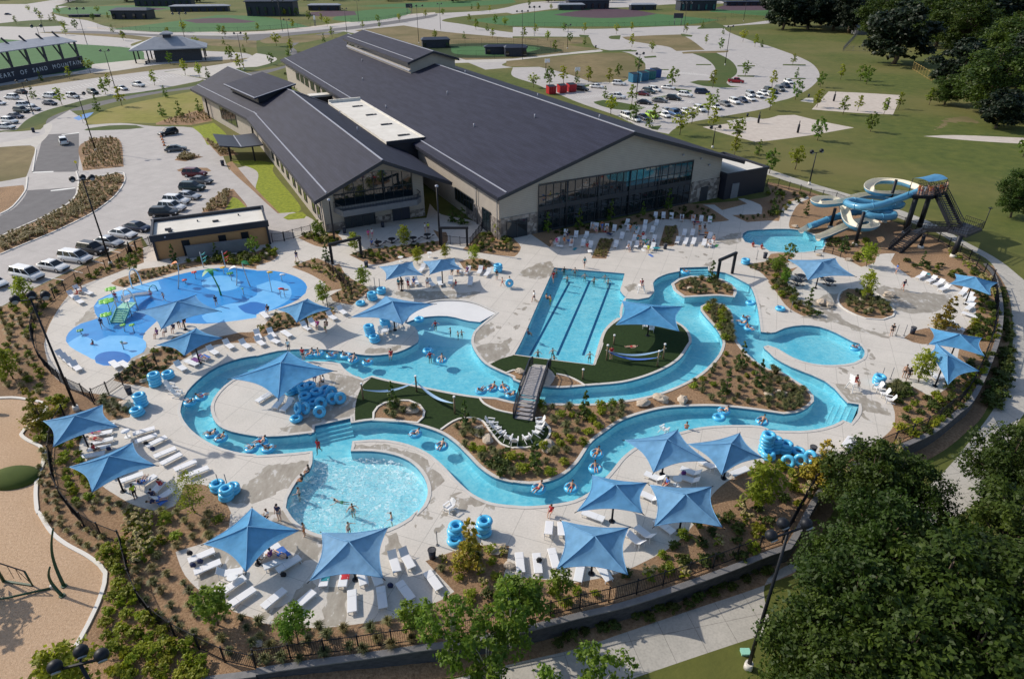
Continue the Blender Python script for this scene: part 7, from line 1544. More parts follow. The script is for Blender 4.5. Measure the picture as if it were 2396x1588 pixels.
def stair(a,b,w,nm):
 a=a-o;b=b-o; d=b-a; h=V3((d.x,d.y,0)); x=V3((h.y,-h.x,0)).normalized(); m=MB(); k=max(4,int(abs(d.z)/.19))
 m=MB()
 for s in (-1,1): m.bar(a+x*s*w/2,b+x*s*w/2+Z3(-.1),.14,.62)
 f=m.build(nm,M['black'],st)
 m=MB()
 for i in range(k): p=a+d*(i+.5)/k+Z3(.05); m.bar(p-x*w*.48,p+x*w*.48,h.length/k*.8,.05)
 m.build('stair_tread',M['grate'],f)
 for s in (-1,1):
  m=MB(); m.bar(a+x*s*w/2+Z3(1.05),b+x*s*w/2+Z3(1.05),.09); m.bar(a+x*s*w/2+Z3(.6),b+x*s*w/2+Z3(.6),.06)
  for i in range(0,k+1): p=a+d*i/k+x*s*w/2; m.bar(p,p+Z3(1.05),.05,.05,up=(0,1,0))
  m.build('handrail',M['black'],f)
mid=lambda a,b:(a+b)/2
stair(mid(pl[1],pl[2]),mid(la[0],la[1]),1.7,'upper_flight')
stair(mid(la[0],la[3])*.5+mid(la[0],la[1])*.5,mid(ml[1],ml[2]),1.5,'middle_flight')
stair(mid(ml[0],ml[3]),GP('@31 1160,735')[0],1.9,'lower_flight')
m=MB()
for a,b in ((1,2),(2,3),(3,0)):
 p,q=la[a]-o,la[b]-o;
 for z in (.5,1.1): m.bar(V3((p.x,p.y,ZL+z)),V3((q.x,q.y,ZL+z)),.06)
 k=max(2,int((q-p).length/.3))
 for j in range(k+1): r_=p+(q-p)*j/k; m.bar(V3((r_.x,r_.y,ZL)),V3((r_.x,r_.y,ZL+1.1)),.035,.035,up=(0,1,0))
m.build('landing_railing',M['black'],st)
g=(la[2]-o); m=MB(); m.cyl((g.x,g.y,ZL),(g.x,g.y,ZL+3.2),.06); m.box((g.x,g.y,ZL+3.25),(.5,.3,.1)); m.build('light_post',M['black'],st)
cv=[G(p,ZP+2.7) for p in P('@31 1335,68 1480,100 1655,70 1530,28')]
m=MB(); vs=[]; nn=8
for i in range(nn+1):
 for j in range(nn+1):
  u,v=i/nn,j/nn; p=(cv[0]*(1-u)+cv[3]*u)*(1-v)+(cv[1]*(1-u)+cv[2]*u)*v; vs.append(p-o+Z3(.22*sin(PI*v)-.1*sin(PI*u)))
m.add(vs,[(i*9+j,(i+1)*9+j,(i+1)*9+j+1,i*9+j+1) for i in range(nn) for j in range(nn)],True); m.build('canopy',M['fabric2'],st)
for c in cv:
 m=MB(); m.cyl((c.x-o.x,c.y-o.y,ZP),(c.x-o.x,c.y-o.y,ZP+2.7),.05); m.build('canopy_post',M['black'],st)
o_=None
cr=P('@31 1375,215 1400,222 1430,225 1455,215 1480,222 1500,212 1520,220 1545,205 1570,205 1595,200 1610,190 1630,185')
cc=['orange','red','white','navy','orange','pink','black','teal','orange','red','grey','blue']
for i,(p,c_) in enumerate(zip(cr,cc)):
 g=G(p,ZP); person((g.x,g.y,ZP),R(rnd()*360),'stand',c_,None if i%2 else c_,1 if i%3==0 else 0,f"person in {c_} queueing on the slide tower platform, {ordinals(cr)[i]}",1.,group='people queueing on the slide tower')
# slides
M['slide_blue']=plain('slide_blue',(.10,.32,.50),.25,0,.6); M['slide_cream']=plain('slide_cream',(.74,.69,.56),.3)
def spl(s,n=6):
 pts=[]
 tok=s.split(); c,r=3,1
 for t in tok:
  u,v,z=[float(q) for q in t.split(',')]; pts.append(G((TX[3]+u/3.92,TY[1]+v/3.92),z))
 out=[]
 for i in range(len(pts)-1):
  p0=pts[max(i-1,0)];p1=pts[i];p2=pts[i+1];p3=pts[min(i+2,len(pts)-1)]
  for j in range(n): t=j/n; out.append(.5*((2*p1)+(p2-p0)*t+(2*p0-5*p1+4*p2-p3)*t*t+(3*p1-p0-3*p2+p3)*t**3))
 return out+[pts[-1]]
def half_pipe(pts,r,e):
 o0=e.location
 for nm,mt,rr,dz in (('flume_shell','slide_blue',r+.07,-.05),('flume_liner','slide_cream',r,0)):
  m=MB(); vs=[];k=9
  for i,p in enumerate(pts):
   t=(pts[min(i+1,len(pts)-1)]-pts[max(i-1,0)]); t.z*=.3; t.normalize(); x=t.cross(V3((0,0,1))).normalized()
   for j in range(k): a=PI*(1+j/(k-1)); vs.append(p-o0+x*rr*cos(a)+Z3(rr*1.05*sin(a)+rr*.9+dz+(.0)))
  m.add(vs,[(i*k+j,i*k+j+1,(i+1)*k+j+1,(i+1)*k+j) for i in range(len(pts)-1) for j in range(k-1)],True); m.build(nm,M[mt],e)
 for s in (-1,1):
  q=[]
  for i,p in enumerate(pts):
   t=(pts[min(i+1,len(pts)-1)]-pts[max(i-1,0)]); t.z=0; t.normalize(); x=t.cross(V3((0,0,1))); q.append(p-o0+x*s*(r+.03)+Z3(r*.9))
  m=MB(); m.tube(q,.06,6); m.build('flume_rim',M['slide_cream'],e)
A1=spl('1340,165,6.5 1240,130,6.2 1120,112,5.9 1000,115,5.6 930,150,5.3 930,195,5.0 1000,225,4.7 1120,232,4.4 1230,225,4.2 1270,250,4.0 1180,275,3.9 1020,255,3.8 900,245,3.7 800,265,3.6 700,300,3.5 590,320,3.4 480,325,3.3 430,300,3.2 480,275,3.1 600,282,2.9 680,330,2.7 705,400,2.5 730,480,2.3 800,535,2.1 900,545,1.9 970,525,1.75 960,495,1.65 880,480,1.5 780,505,1.3 680,545,.9 600,580,.6 520,615,.25 455,635,.02')
e=empty('open_slide',A1[0],0,'cream lined blue open flume winding down to the slide pool','water slide'); half_pipe(A1,.72,e)
A2=spl('1375,205,6.3 1300,235,5.9 1150,290,5.3 1000,335,4.8 870,350,4.4 760,330,4.1 720,300,3.9 800,290,3.7 950,310,3.5 1120,325,3.3 1215,320,3.1 1200,340,2.9 1060,350,2.8 900,380,2.6 920,420,2.4 1040,440,2.2 1140,435,2.05 1150,410,1.95 1050,395,1.85 900,390,1.7 760,400,1.5 640,435,1.2 540,465,.95 450,500,.6 380,525,.35')
e=empty('tube_slide',A2[0],0,'blue enclosed tube slide coiling beside the open flume','water slide')
m=MB(); m.tube([p-A2[0]+Z3(.3) for p in A2],.55,12); m.build('tube_shell',M['slide_blue'],e)
m=MB();
for i in range(6,len(A2)-4,7): t=(A2[i+1]-A2[i-1]).normalized(); m.tube([A2[i]-A2[0]+Z3(.3)-t*.05,A2[i]-A2[0]+Z3(.3)+t*.05],.62,12)
m.build('joint_flange',M['slide_blue'],e)
A3=spl('400,515,.4 365,540,.2 330,560,.05 300,572,0');
e2=e;
m=MB(); vs=[];k=7
for i,p in enumerate(A3):
 t=(A3[min(i+1,len(A3)-1)]-A3[max(i-1,0)]); t.z=0; t.normalize(); x=t.cross(V3((0,0,1)))
 for j in range(k): a=PI*(1+j/(k-1)); vs.append(p-A2[0]+x*.6*cos(a)+Z3(.6+.55*sin(a)))
m.add(vs,[(i*k+j,i*k+j+1,(i+1)*k+j+1,(i+1)*k+j) for i in range(len(A3)-1) for j in range(k-1)],True); m.build('exit_trough',M['slide_cream'],e)
for s,tz,l in (('@31 800,680',6.,'tall dark slide column before the lower flume loop'),('@31 575,520',3.4,'dark slide column under the left flume loop'),('@31 1065,470',7.4,'dark slide column through the upper flume loop'),('@31 980,480',3.2,'dark slide column behind the lower flume loop'),('@31 1255,575',5.8,'leaning dark slide column beside the tower leg')):
 g=GP(s)[0];
 if '680' in s: tz=hpx(g,P('@31 890,375')[0])
 e=empty('slide_column',g,0,l,'column','slide columns'); m=MB(); m.cyl((0,0,0),(0,0,tz),.26,.24,12); m.build('shaft',M['black'],e); m=MB(); m.cyl((0,0,0),(0,0,.35),.5,.45,12); m.build('footing',M['curb'],e)
# splash pad features --------------------------------------------------------
PC={k:plain('play_'+k,c,.35) for k,c in dict(lime=(.16,.5,.03),green=(.03,.25,.07),red=(.6,.03,.02),orange=(.75,.22,.05),yellow=(.75,.45,.03),white=(.78,.78,.78),teal=(.1,.45,.38),mint=(.30,.62,.48),steel=(.5,.52,.54)).items()}
def flower(s,top,c,label,r=.7,cat='water feature'):
 g=GP(s)[0]; h=hpx(g,P(top)[0]); e=empty('spray_flower',g,0,label,cat,'splash pad features'); m=MB(); m.tube([(0,0,0),(.05,0,h*.5),(0,0,h)],[.07,.06,.05],8); m.build('stalk',PC['steel'],e)
 m=MB()
 for k in range(6):
  a=k*PI/3; m.ell((r*.6*cos(a),r*.6*sin(a),h+.03*(k%2)),(r*.42,r*.42,.07),8,4)
 m.ell((0,0,h),(r*.5,r*.5,.1),8,4); m.build('petal',PC[c],e)
for s,t,c,l,r in (('@01 1050,1190','@01 1000,1085','lime','lime flower on a stalk behind the play frame',.75),('@01 1010,1290','@01 965,1195','lime','large lime flower at the left of the play frame',1.),('@01 1000,1400','@01 940,1325','lime','lime flower left of the play frame stairs',.75),('@01 1145,1470','@01 1125,1412','lime','lime spray flower front left of the play stairs',.35),('@01 1230,1475','@01 1208,1412','lime','lime spray flower front right of the play stairs',.35),('@01 745,1495','@01 722,1465','green','small green spray frog on the left splash lobe',.42),('@01 1795,990','@01 1770,930','red','red spray bud at the far edge of the splash pad',.4),('@01 1700,1030','@01 1692,1000','red','red spray bud before the far edge',.35),('@01 2055,945','@01 2017,890','yellow','yellow spray bud at the far edge of the splash pad',.4),('@01 2235,1135','@01 2210,1080','teal','teal spray nozzle right of the pale ring',.2),('@01 2125,1005','@01 2105,940','green','green spray leaf behind the pale ring',.5),('@02 1135,65','@01 1105,1568','teal','teal spray post on the lower splash lobe',.15)): flower(s,t,c,'short '+l if r<.3 else l,r)
def loop(pts,h,label,c='white',r=.09):
 a,b=GP(pts); e=empty('spray_arch',a,0,label,'water feature','splash pad features'); d=b-a; m=MB(); q=[]
 for k in range(15): t=k/14; q.append(V3((d.x*(.5-.5*cos(PI*t)),d.y*(.5-.5*cos(PI*t)),h*sin(PI*t)**.55)))
 m.tube(q,r,8); m.build('hoop',PC[c],e); m=MB(); m.cyl((0,0,0),(0,0,.05),.2); m.build('base_plate',PC['steel'],e)
loop('@01 1215,1075 1300,1040',2.6,'white tall spray arch at the left splash pad edge'); loop('@01 1160,1240 1260,1260',2.6,'white spray arch over the play frame')
loop('@01 1380,1120 1445,1100',1.,'blue ring water play loop on the pad','teal',.06)
def leaf(s,top,c,label,lean_=.5):
 g=GP(s)[0]; h=hpx(g,P(top)[0]); e=empty('spray_leaf',g,0,label,'water feature','splash pad features'); m=MB(); q=[V3((lean_*math.sin(t*1.3)*h*.4,0,h*t)) for t in [i/8 for i in range(9)]]; m.tube(q,[.09-.004*i for i in range(9)],8); m.build('stem',PC['steel'],e)
 m=MB(); n=8; vs=[]
 for i in range(n+1):
  t=i/n; w=.55*sin(PI*min(.97,t+.04)); p=q[-1]+V3((-.1-1.1*t*(1 if lean_>0 else -1),0,-.5*t+.35*t*(1-t)*2))
  vs+=[p+V3((0,-w,0.1)),p,p+V3((0,w,.1))]
 m.add(vs+[v-Z3(.05) for v in vs],[(i*3+j,i*3+j+1,(i+1)*3+j+1,(i+1)*3+j) for i in range(n) for j in range(2)]+[(27+(i+1)*3+j,27+(i+1)*3+j+1,27+i*3+j+1,27+i*3+j) for i in range(n) for j in range(2)],True); m.build('leaf_blade',PC[c],e)
leaf('@01 1635,1080','@01 1540,850','orange','orange leaf shaped spray cane at the left of the pad',.6); leaf('@01 2295,1060','@01 2300,830','green','green leaf shaped spray cane at the far pad edge',-.3); leaf('@01 2170,1050','@01 2165,880','white','white leaf shaped spray cane behind the ring',.5)
g=GP('@01 2028,1140')[0]; h=hpx(g,P('@01 1930,930')[0]); e=empty('spray_palm',g,0,'green spray palm with a curved stem on the splash pad','water feature','splash pad features')
m=MB(); m.tube([(0,0,0),(-.1,.1,h*.3),(-.5,.3,h*.65),(-1.0,.5,h)],[.13,.11,.09,.07],9); m.build('stem',PC['green'],e)
for k in range(5):
 a=k*2*PI/5+.4; m=MB(); c=V3((-1.,.5,h)); p=[c+V3((cos(a)*t,sin(a)*t,.25*t-.55*t*t)) for t in (0,.4,.8,1.2)]; x=V3((-sin(a),cos(a),0)); vs=[]
 for q,w in zip(p,(.12,.32,.28,.05)): vs+=[q-x*w,q+x*w]
 m.add(vs,[(0,1,3,2),(2,3,5,4),(4,5,7,6)]); m.build('frond',PC['green'],e)
for s,t,c,l in (('@01 1868,885','@01 1860,740','teal','teal branching spray post before the grey wall'),('@01 2070,885','@01 2068,730','red','red branching spray post before the grey wall')):
 g=GP(s)[0]; h=hpx(g,P(t)[0]); e=empty('spray_branch',g,0,l,'water feature','splash pad features'); m=MB(); m.cyl((0,0,0),(0,0,h),.07,.06); m.build('post',PC['steel'],e)
 for z,x in ((.55,.9),(.8,.8),(.35,.7)): m=MB(); m.tube([(0,0,h*z),(x*.6,0,h*z+.2),(x,0,h*z+.55)],[.06,.1,.04],7); m.build('branch',PC[c],e)
for s,t,c,l in (('@11 142,1105','@11 125,925','yellow','yellow tipping bucket post at the right of the pad'),('@11 235,1010','@11 225,950','white','white small nozzle post at the right of the pad'),('@11 225,1160','@11 205,1080','red','red nozzle post at the lower right of the pad'),('@11 262,1155','@11 240,1090','steel','grey nozzle post beside the red one'),('@02 1137,65','@02 1120,10','steel','grey nozzle on the lower splash lobe')):
 g=GP(s)[0]; h=max(.8,hpx(g,P(t)[0])); e=empty('spray_post',g,0,l,'water feature','splash pad features'); m=MB(); m.cyl((0,0,0),(0,0,h),.06,.05); m.build('post',PC['steel'],e); m=MB(); m.ell((.25,0,h),(.45,.2,.14),10,6); m.build('spout',PC[c],e)
# play frame with stairs and a short slide
a=GP('@01 1075,1400')[0]; b=GP('@01 1200,1290')[0]; d=b-a; pf=empty('play_frame',a,math.atan2(d.y,d.x),'mint green splash play frame with stairs and a white slide','play structure')
for k in range(6):
 m=MB(); m.box((.3+.3*k,0,.12+.16*k),(.36,1.6,.1)); m.build('step',PC['mint'],pf)
for s in (-.85,.85):
 m=MB(); m.bar((.1,s,.1),(2.,s,1.1),.08,.25); m.bar((.1,s,1.),(2.,s,2.),.06); m.bar((.1,s,0),(.1,s,1.),.06); m.build('stair_side',PC['teal'],pf)
m=MB(); m.box((2.8,0,1.1),(1.7,1.7,.12)); m.build('platform',PC['mint'],pf)
for x in (2.,3.6):
 for y in (-.8,.8): m=MB(); m.cyl((x,y,0),(x,y,2.2),.07); m.build('post',PC['steel'],pf)
q=[V3((3.6,.5,1.15)),V3((4.6,.9,1.0)),V3((5.8,.8,.7)),V3((6.9,.2,.35)),V3((7.6,-.3,.12))]; m=MB(); vs=[]
for i,p in enumerate(q):
 t=(q[min(i+1,4)]-q[max(i-1,0)]); t.z=0; t.normalize(); x=t.cross(V3((0,0,1)))
 for j in range(7): an=PI*(1+j/6); vs.append(p+x*.55*cos(an)+Z3(.45+.42*sin(an)))
m.add(vs,[(i*7+j,i*7+j+1,(i+1)*7+j+1,(i+1)*7+j) for i in range(4) for j in range(6)],True); m.build('slide',PC['white'],pf)
# dark tables under the slide tower umbrella and on the patio
def table(s,label,mt='white',r=.55,grp='deck tables',seats=0):
 g=GP(s)[0]; e=empty('table',g,0,label,'table',grp); m=MB(); m.cyl((0,0,.70),(0,0,.74),r,r,14); m.build('table_top',M[mt],e); m=MB(); m.cyl((0,0,0),(0,0,.7),.05); m.cyl((0,0,0),(0,0,.04),.3,.3,10); m.build('pedestal',M[mt],e)
 for k in range(seats):
  a=k*2*PI/seats+.4; m=MB(); m.cyl((1.0*cos(a),1.0*sin(a),.43),(1.0*cos(a),1.0*sin(a),.47),.22,.22,8); m.bar((1.*cos(a),1.*sin(a),.43),(.3*cos(a),.3*sin(a),.1),.06); m.build('stool',M[mt],e)
for s,l in (('@31 300,1000','left dark picnic table under the large umbrella by the slide'),('@31 270,1050','front dark picnic table under the large umbrella by the slide'),('@31 500,980','right dark picnic table under the large umbrella by the slide'),('@31 560,1050','far right dark picnic table beyond the umbrella post')): table(s,l,'black',.6,'dark picnic tables',4)
for s,l in (('@11 1245,660','patio table with a red item, left of the patio planting'),('@11 1440,650','dark patio table by the yellow leaved tree'),('@11 1570,620','dark patio table at the right of the patio'),('@11 1120,690','dark patio table beside the man in blue')): table(s,l,'black',.6,'dark patio tables',4)
for s,l in (('@11 1590,790','white table behind the balcony umbrellas, right'),('@11 1325,830','white table behind the balcony umbrellas, left'),('@12 1180,-60','white table beside the beach umbrella'),('@22 1500,1310','low white table among the river bank loungers'),('@02 1170,870','small white table between loungers by the left umbrella'),('@03 2150,690','small white table in the lower left corner')): table(s,l,'white',.4)
# playground
def arc_post(p1,p2,label):
 g=GP(p1)[0]; h=hpx(g,P(p2)[0])*.9; t=G(P(p2)[0],h); d=t-g; e=empty('swing_arch',g,0,label,'play equipment','dark green playground posts'); q=[V3((d.x*s+.9*sin(PI*s)*.0,d.y*s,d.z*s))+V3((-1,.3,0))*.55*sin(PI*s) for s in [i/10 for i in range(11)]]; m=MB(); m.tube(q,[.13-.007*i for i in range(11)],9); m.build('post',M['playgreen'],e); m=MB(); m.cyl((0,0,0),(0,0,.08),.22); m.build('base_plate',M['playgreen'],e)
M['playgreen']=plain('play_green',(.015,.06,.025),.4)
arc_post('@03 588,715','@03 488,185','tall curved dark green post in the playground, rear'); arc_post('@03 572,805','@03 458,540','shorter curved dark green post in the playground, front')
g=GP('@03 35,672')[0]; h=hpx(g,P('@03 12,440')[0]); g2=GP('@03 300,712')[0]; e=empty('net_swing',g,0,'dark swing frame with chains in the playground','swing'); d=g2-g
m=MB(); m.cyl((0,0,0),(0,0,h),.12,.1); m.build('post',M['playgreen'],e)
m=MB(); m.cyl(d,d+Z3(h*.7),.06,.05); m.build('post',M['playgreen'],e)
m=MB(); m.bar(Z3(h),d+Z3(h*.7),.07); m.build('top_bar',M['black'],e)
m=MB()
for t in (.45,.7,.95): m.bar(d*t+Z3(h*(1-.3*t)),d*t+Z3(.5),.025)
m.bar(d*.7+Z3(h*.78),d*.97+Z3(.3),.025); m.build('chain',M['black'],e)
m=MB(); m.bar((0,0,.05),d+Z3(.05),.14,.1); m.build('base_rail',M['playgreen'],e)
g=GP('@03 -260,850')[0]; e=empty('balance_beam',g,0,'dark curved balance rail on the wood chips','play equipment'); d=GP('@03 478,735')[0]-g; m=MB(); m.tube([V3(),d*.5+V3((0,-.5,.25)),d+Z3(.05)],.08,8); m.build('rail',M['playgreen'],e); m=MB(); m.cyl(d,d+Z3(.3),.1); m.build('foot',M['curb'],e)
g=GP('@02 -30,650')[0]; e=empty('spring_rider',g,0,'green spring rider at the left edge of the playground','play equipment'); m=MB(); m.ell((0,0,.7),(.6,.25,.3),10,6); m.build('seat',PC['green'],e); m=MB(); m.cyl((0,0,0),(0,0,.5),.12); m.build('spring',M['black'],e)
for s,l in (('@32 1990,1000','small green utility box on the lower grass by the walk') if 0 else ('@23 2130,1330','pale green utility lid on the lower grass by the lamp'),):
 g=GL(P(s)[0]); m=MB(); m.box((0,0,.1),(.6,.45,.2)); o_=m.build('utility_box',PC['mint'],None,g); m=MB(); m.box((0,0,.22),(.64,.49,.03)); m.build('lid',PC['mint'],o_); tag(o_,l,'utility box')
# ---------------------------------------------------------------- vehicles
def nose(*a): pass
NEAR=[('@01 -210,1000 115,1100','sedan','white','white sedan at the left photo edge in the diagonal row'),('@01 95,945 435,1015','van','white','white minivan with roof rails behind the small yellow tree'),('@01 330,875 670,930','sedan','white','white sedan with a dark sunroof between two white vans'),('@01 520,800 890,850','van','white','white minivan with two dark roof panels'),('@01 675,720 1050,775','suv','black','large black suv behind the leaning lamp pole'),('@01 860,655 1165,700','sedan','silver','silver sedan between the black suv and a white sedan'),('@01 980,580 1295,625','sedan','white','white sedan at the right end of the diagonal row'),('@01 1140,525 1400,560','sedan','navy','dark sedan half behind the bathhouse corner'),
('@01 1340,415 1685,410','suv','black','black suv directly behind the bathhouse roof'),('@01 1430,350 1745,370','suv','white','white suv next to the black one behind the bathhouse'),('@01 1465,290 1790,310','suv','white','white suv in the middle of the upper row'),('@01 1610,245 1855,262','sedan','silver','pale silver sedan at the upper end of the white cars'),('@01 1640,175 1900,178','suv','green','dark green suv below the grey sedan'),('@01 1715,105 1980,120','sedan','grey','dark grey sedan between the green and maroon cars'),('@01 1660,45 1925,50','suv','maroon','maroon suv at the top of the upper row'),
('@00 1665,1215 1425,1260','suv','black','black suv beside the orange traffic cones'),('@00 1505,1395 1725,1375','sedan','grey','grey sedan at the round planting below the cones'),('@00 605,1350 575,1285','suv','white','white suv driving on the asphalt road')]
for s,k,c,l in NEAR: car(s,k,c,l,group='cars by the entrance drive')
UL=[('@00 195,915 30,905','suv','white','white suv at the upper left lot before a black car'),('@00 250,865 140,855','sedan','black','black car behind the white suv in the upper left lot'),('@00 525,905 400,895','van','white','white van in the middle of the upper left lot'),('@00 380,955 545,970','sedan','navy','navy sedan before the white van in the upper left lot'),('@00 600,890 750,910','suv','white','white suv right of the small tree in the upper left lot'),('@00 775,845 940,880','suv','green','dark green suv by the verge in the upper left lot'),('@00 1060,815 1190,838','sedan','silver','silver sedan at the foot of the dark lamp pole'),('@00 1190,785 1350,805','pickup','white','white pickup truck at the right end of the upper left lot'),('@00 -20,1175 150,1185','sedan','white','lowest white sedan in the left edge row'),('@00 0,1120 195,1140','suv','white','second lowest white suv in the left edge row'),('@00 50,1075 250,1090','sedan','navy','navy sedan in the left edge row'),('@00 110,1025 300,1040','suv','green','dark green suv by the pole in the left edge row'),('@00 230,1005 390,1020','sedan','silver','silver car right of the pole in the left edge row'),('@00 150,985 330,985','suv','white','white suv at the top of the left edge row'),('@00 -60,960 35,965','sedan','white','white car cut by the left photo edge'),('@00 1070,315 1170,325','sedan','black','dark car driving on the far left road'),('@00 60,140 90,140','sedan','navy','small dark car far away at the top left')]
for s,k,c,l in UL: car(s,k,c,l,group='cars in the upper left lot')
UR=[('@20 590,830 672,838','suv','black','black suv beside the red containers'),('@20 725,805 812,812','sedan','white','white car left of the round green tree'),('@20 905,778 1038,788','suv','white','white suv below the blue containers'),('@20 868,895 1040,912','pickup','white','white pickup on the left island of the right lot'),('@20 1140,872 1245,882','sedan','maroon','maroon sedan by the tall dark pole'),('@20 1200,848 1290,862','suv','green','dark green suv behind the maroon sedan'),('@20 1225,828 1370,852','suv','white','white suv in the upper middle row of the right lot'),('@20 1360,812 1490,826','sedan','white','white sedan right of the white suv in that row'),('@20 1480,875 1680,900','suv','white','large white suv at the right end of the middle row'),('@20 1660,858 1810,864','van','navy','navy van right of the large white suv'),('@20 1135,950 1275,962','sedan','black','black sedan left in the lower middle row'),('@20 1280,935 1415,945','sedan','grey','grey sedan in the lower middle row'),('@20 1415,915 1530,925','suv','black','black suv at the right of the lower middle row'),('@20 1950,755 2140,765','pickup','red','bright red pickup alone at the green island')]
for s,k,c,l in UR: car(s,k,c,l,group='cars in the right lot')
RW=P('@20 1045,1085 1115,1110 1195,1095 1275,1080 1390,1072 1410,1035 1480,1060 1500,1040 1580,1040 1710,1020 1860,1000 1945,970 2030,950 2105,935 2175,922 2180,885 2250,895 2295,870 2345,848 @30 20,880 50,855 110,835 165,800 190,765')
RC=['white','white','navy','lime','white','silver','blue','grey','white','white','white','grey','white','navy','white','silver','white','white','black','white','navy','grey','navy','white']
o_=ordinals(RW)
for i,(p,c) in enumerate(zip(RW,RC)):
 a=G((p[0]-13,p[1]-5)); b=G((p[0]+13,p[1]+5)); d=b-a; k='suv' if i%3==0 else 'sedan'
 if k not in CARP: CARP[k]=Proto(mk_car(k))
 n='first second third fourth fifth sixth seventh eighth ninth tenth eleventh twelfth thirteenth fourteenth fifteenth sixteenth seventeenth eighteenth nineteenth twentieth twenty-first twenty-second twenty-third last'.split()[sorted(range(len(RW)),key=lambda j:RW[j][0]).index(i)]
 o=CARP[k].put((a+b)/2,math.atan2(d.y,d.x),f"{c} car, {n} from the left in the long row under the trees",'cars in the long right row',1.,cat='car')
 for ch in o.children:
  if ch.name.startswith('body'): setmat(ch,PAINT[c])
m=MB()
def bay(a,b):
 a,b=G(a,.006),G(b,.006); m.bar(a,b,.11,.006)
for s in ('-45,1060 290,1150','250,950 590,1000','480,870 760,935','640,770 960,850','830,690 1110,750','950,620 1230,690','1120,560 1330,600','1340,460 1700,470','1390,390 1720,400','1450,325 1770,345','1590,270 1880,300','1620,215 1890,225','1690,140 1950,150','1690,80 1950,92'):
 bay(*P('@01 '+s))
for i,p in enumerate(RW):
 if i%1==0: bay((p[0]-20,p[1]-5),(p[0]+8,p[1]+9))
for k in range(26):
 for a,b,t in (('@20 600,900','@20 1100,830',0),('@20 1150,985','@20 1650,930',0),('@20 1180,905','@20 1640,845',0),('@20 1250,640','@20 1780,690',0),('@20 2080,520','@20 2330,640',0),('@00 30,930','@00 900,760',0),('@00 700,910','@00 1500,730',0),('@00 900,740','@00 1700,690',0)):
  pa,pb=P(a)[0],P(b)[0]; t=k/25; x,y=pa[0]+(pb[0]-pa[0])*t,pa[1]+(pb[1]-pa[1])*t; bay((x-5,y-2.5),(x+6,y+3))
tag(m.build('bay_lines',M['paint']),kind='structure')
# dumpsters, containers, hoops, posts, signs, cones ------------------------
def skip(s,w,d_,h,c,label,nm='waste_container'):
 p=GP(s)[0]; e=empty(nm,p,BRZ-.1,label,'container',nm.replace('_',' ')+'s'); m=MB(); m.add([(-w/2,-d_/2,.15),(w/2,-d_/2,.15),(w/2,d_/2,.15),(-w/2,d_/2,.15),(-w/2-.1,-d_/2-.05,h),(w/2+.1,-d_/2-.05,h),(w/2+.1,d_/2+.05,h+.3),(-w/2-.1,d_/2+.05,h+.3)],[(3,2,1,0),(0,1,5,4),(1,2,6,5),(2,3,7,6),(3,0,4,7)]); m.build('body',c,e)
 m=MB(); m.add([(-w/2,-d_/2,h+.02),(w/2,-d_/2,h+.02),(w/2,d_/2,h+.3),(-w/2,d_/2,h+.3)],[(0,1,2,3)]); m.build('lid',M['black'],e)
 m=MB()
 for x in (-w*.3,0,w*.3): m.box((x,-d_/2-.08,h*.55),(.1,.12,h*.8))
 m.build('rib',c,e)
RED=plain('skip_red',(.42,.01,.02),.5); TEA=plain('container_teal',(.02,.14,.24),.5); TEB=plain('container_blue',(.02,.07,.26),.5); TEG=plain('container_green',(.02,.16,.16),.5)
for s,l in (('@20 350,862','left red waste container beside the large roof'),('@20 450,852','middle red waste container beside the large roof'),('@20 535,842','right red waste container beside the large roof')): skip(s,2.5,2.4,2.4,RED,l)
for s,c,l in (('@20 1110,755',TEA,'leftmost teal container by the round lawn'),('@20 1190,742',TEA,'second teal container by the round lawn'),('@20 1255,728',TEG,'green teal container third from the left'),('@20 1305,712',TEB,'rightmost blue container by the round lawn')): skip(s,2.9,3.2,2.9,c,l,'storage_container')
for s,l in (('@20 302,650','left basketball hoop at the concrete court'),('@20 575,735','right basketball hoop at the concrete court')):
 g=GP(s)[0]; e=empty('basketball_hoop',g,R(200),l,'basketball hoop','basketball hoops'); m=MB(); m.tube([(0,0,0),(0,0,2.6),(0,1.2,3.6)],[.14,.12,.1],8); m.build('post',M['black'],e); m=MB(); m.box((0,1.3,3.8),(2.1,.08,1.4)); m.build('backboard',M['white'],e); m=MB(); m.torus((0,1.7,3.4),.25,.03,10,5); m.build('rim',PC['orange'],e)
for s,l in (('@20 2250,1130','dark padded volleyball post at the left of the near sand court'),('@30 275,1220','dark padded volleyball post at the middle of the near sand court'),('@30 605,930','dark padded volleyball post at the left of the far sand court'),('@30 1095,1000','dark padded volleyball post at the right of the far sand court')):
 g=GP(s)[0]; e=empty('volleyball_post',g,0,l,'volleyball post','volleyball posts'); m=MB(); m.cyl((0,0,0),(0,0,3.),.12); m.build('post',M['black'],e); m=MB(); m.cyl((0,0,.1),(0,0,2.1),.3,.3,8); m.build('pad',M['black'],e)
for k,s in enumerate(('@00 1480,1262','@00 1490,1285','@00 1500,1310','@00 1508,1338')):
 e=empty('traffic_cone',GP(s)[0],0,'orange traffic cone '+['nearest the black suv','second from the black suv','second from the grey sedan','nearest the grey sedan'][k],'traffic cone','orange traffic cones'); m=MB(); m.cyl((0,0,.05),(0,0,1.),.28,.06,10); m.build('cone',PC['orange'],e); m=MB(); m.box((0,0,.03),(.6,.6,.06)); m.build('base',M['black'],e); m=MB(); m.cyl((0,0,.5),(0,0,.66),.185,.15,10); m.build('stripe',M['white'],e)
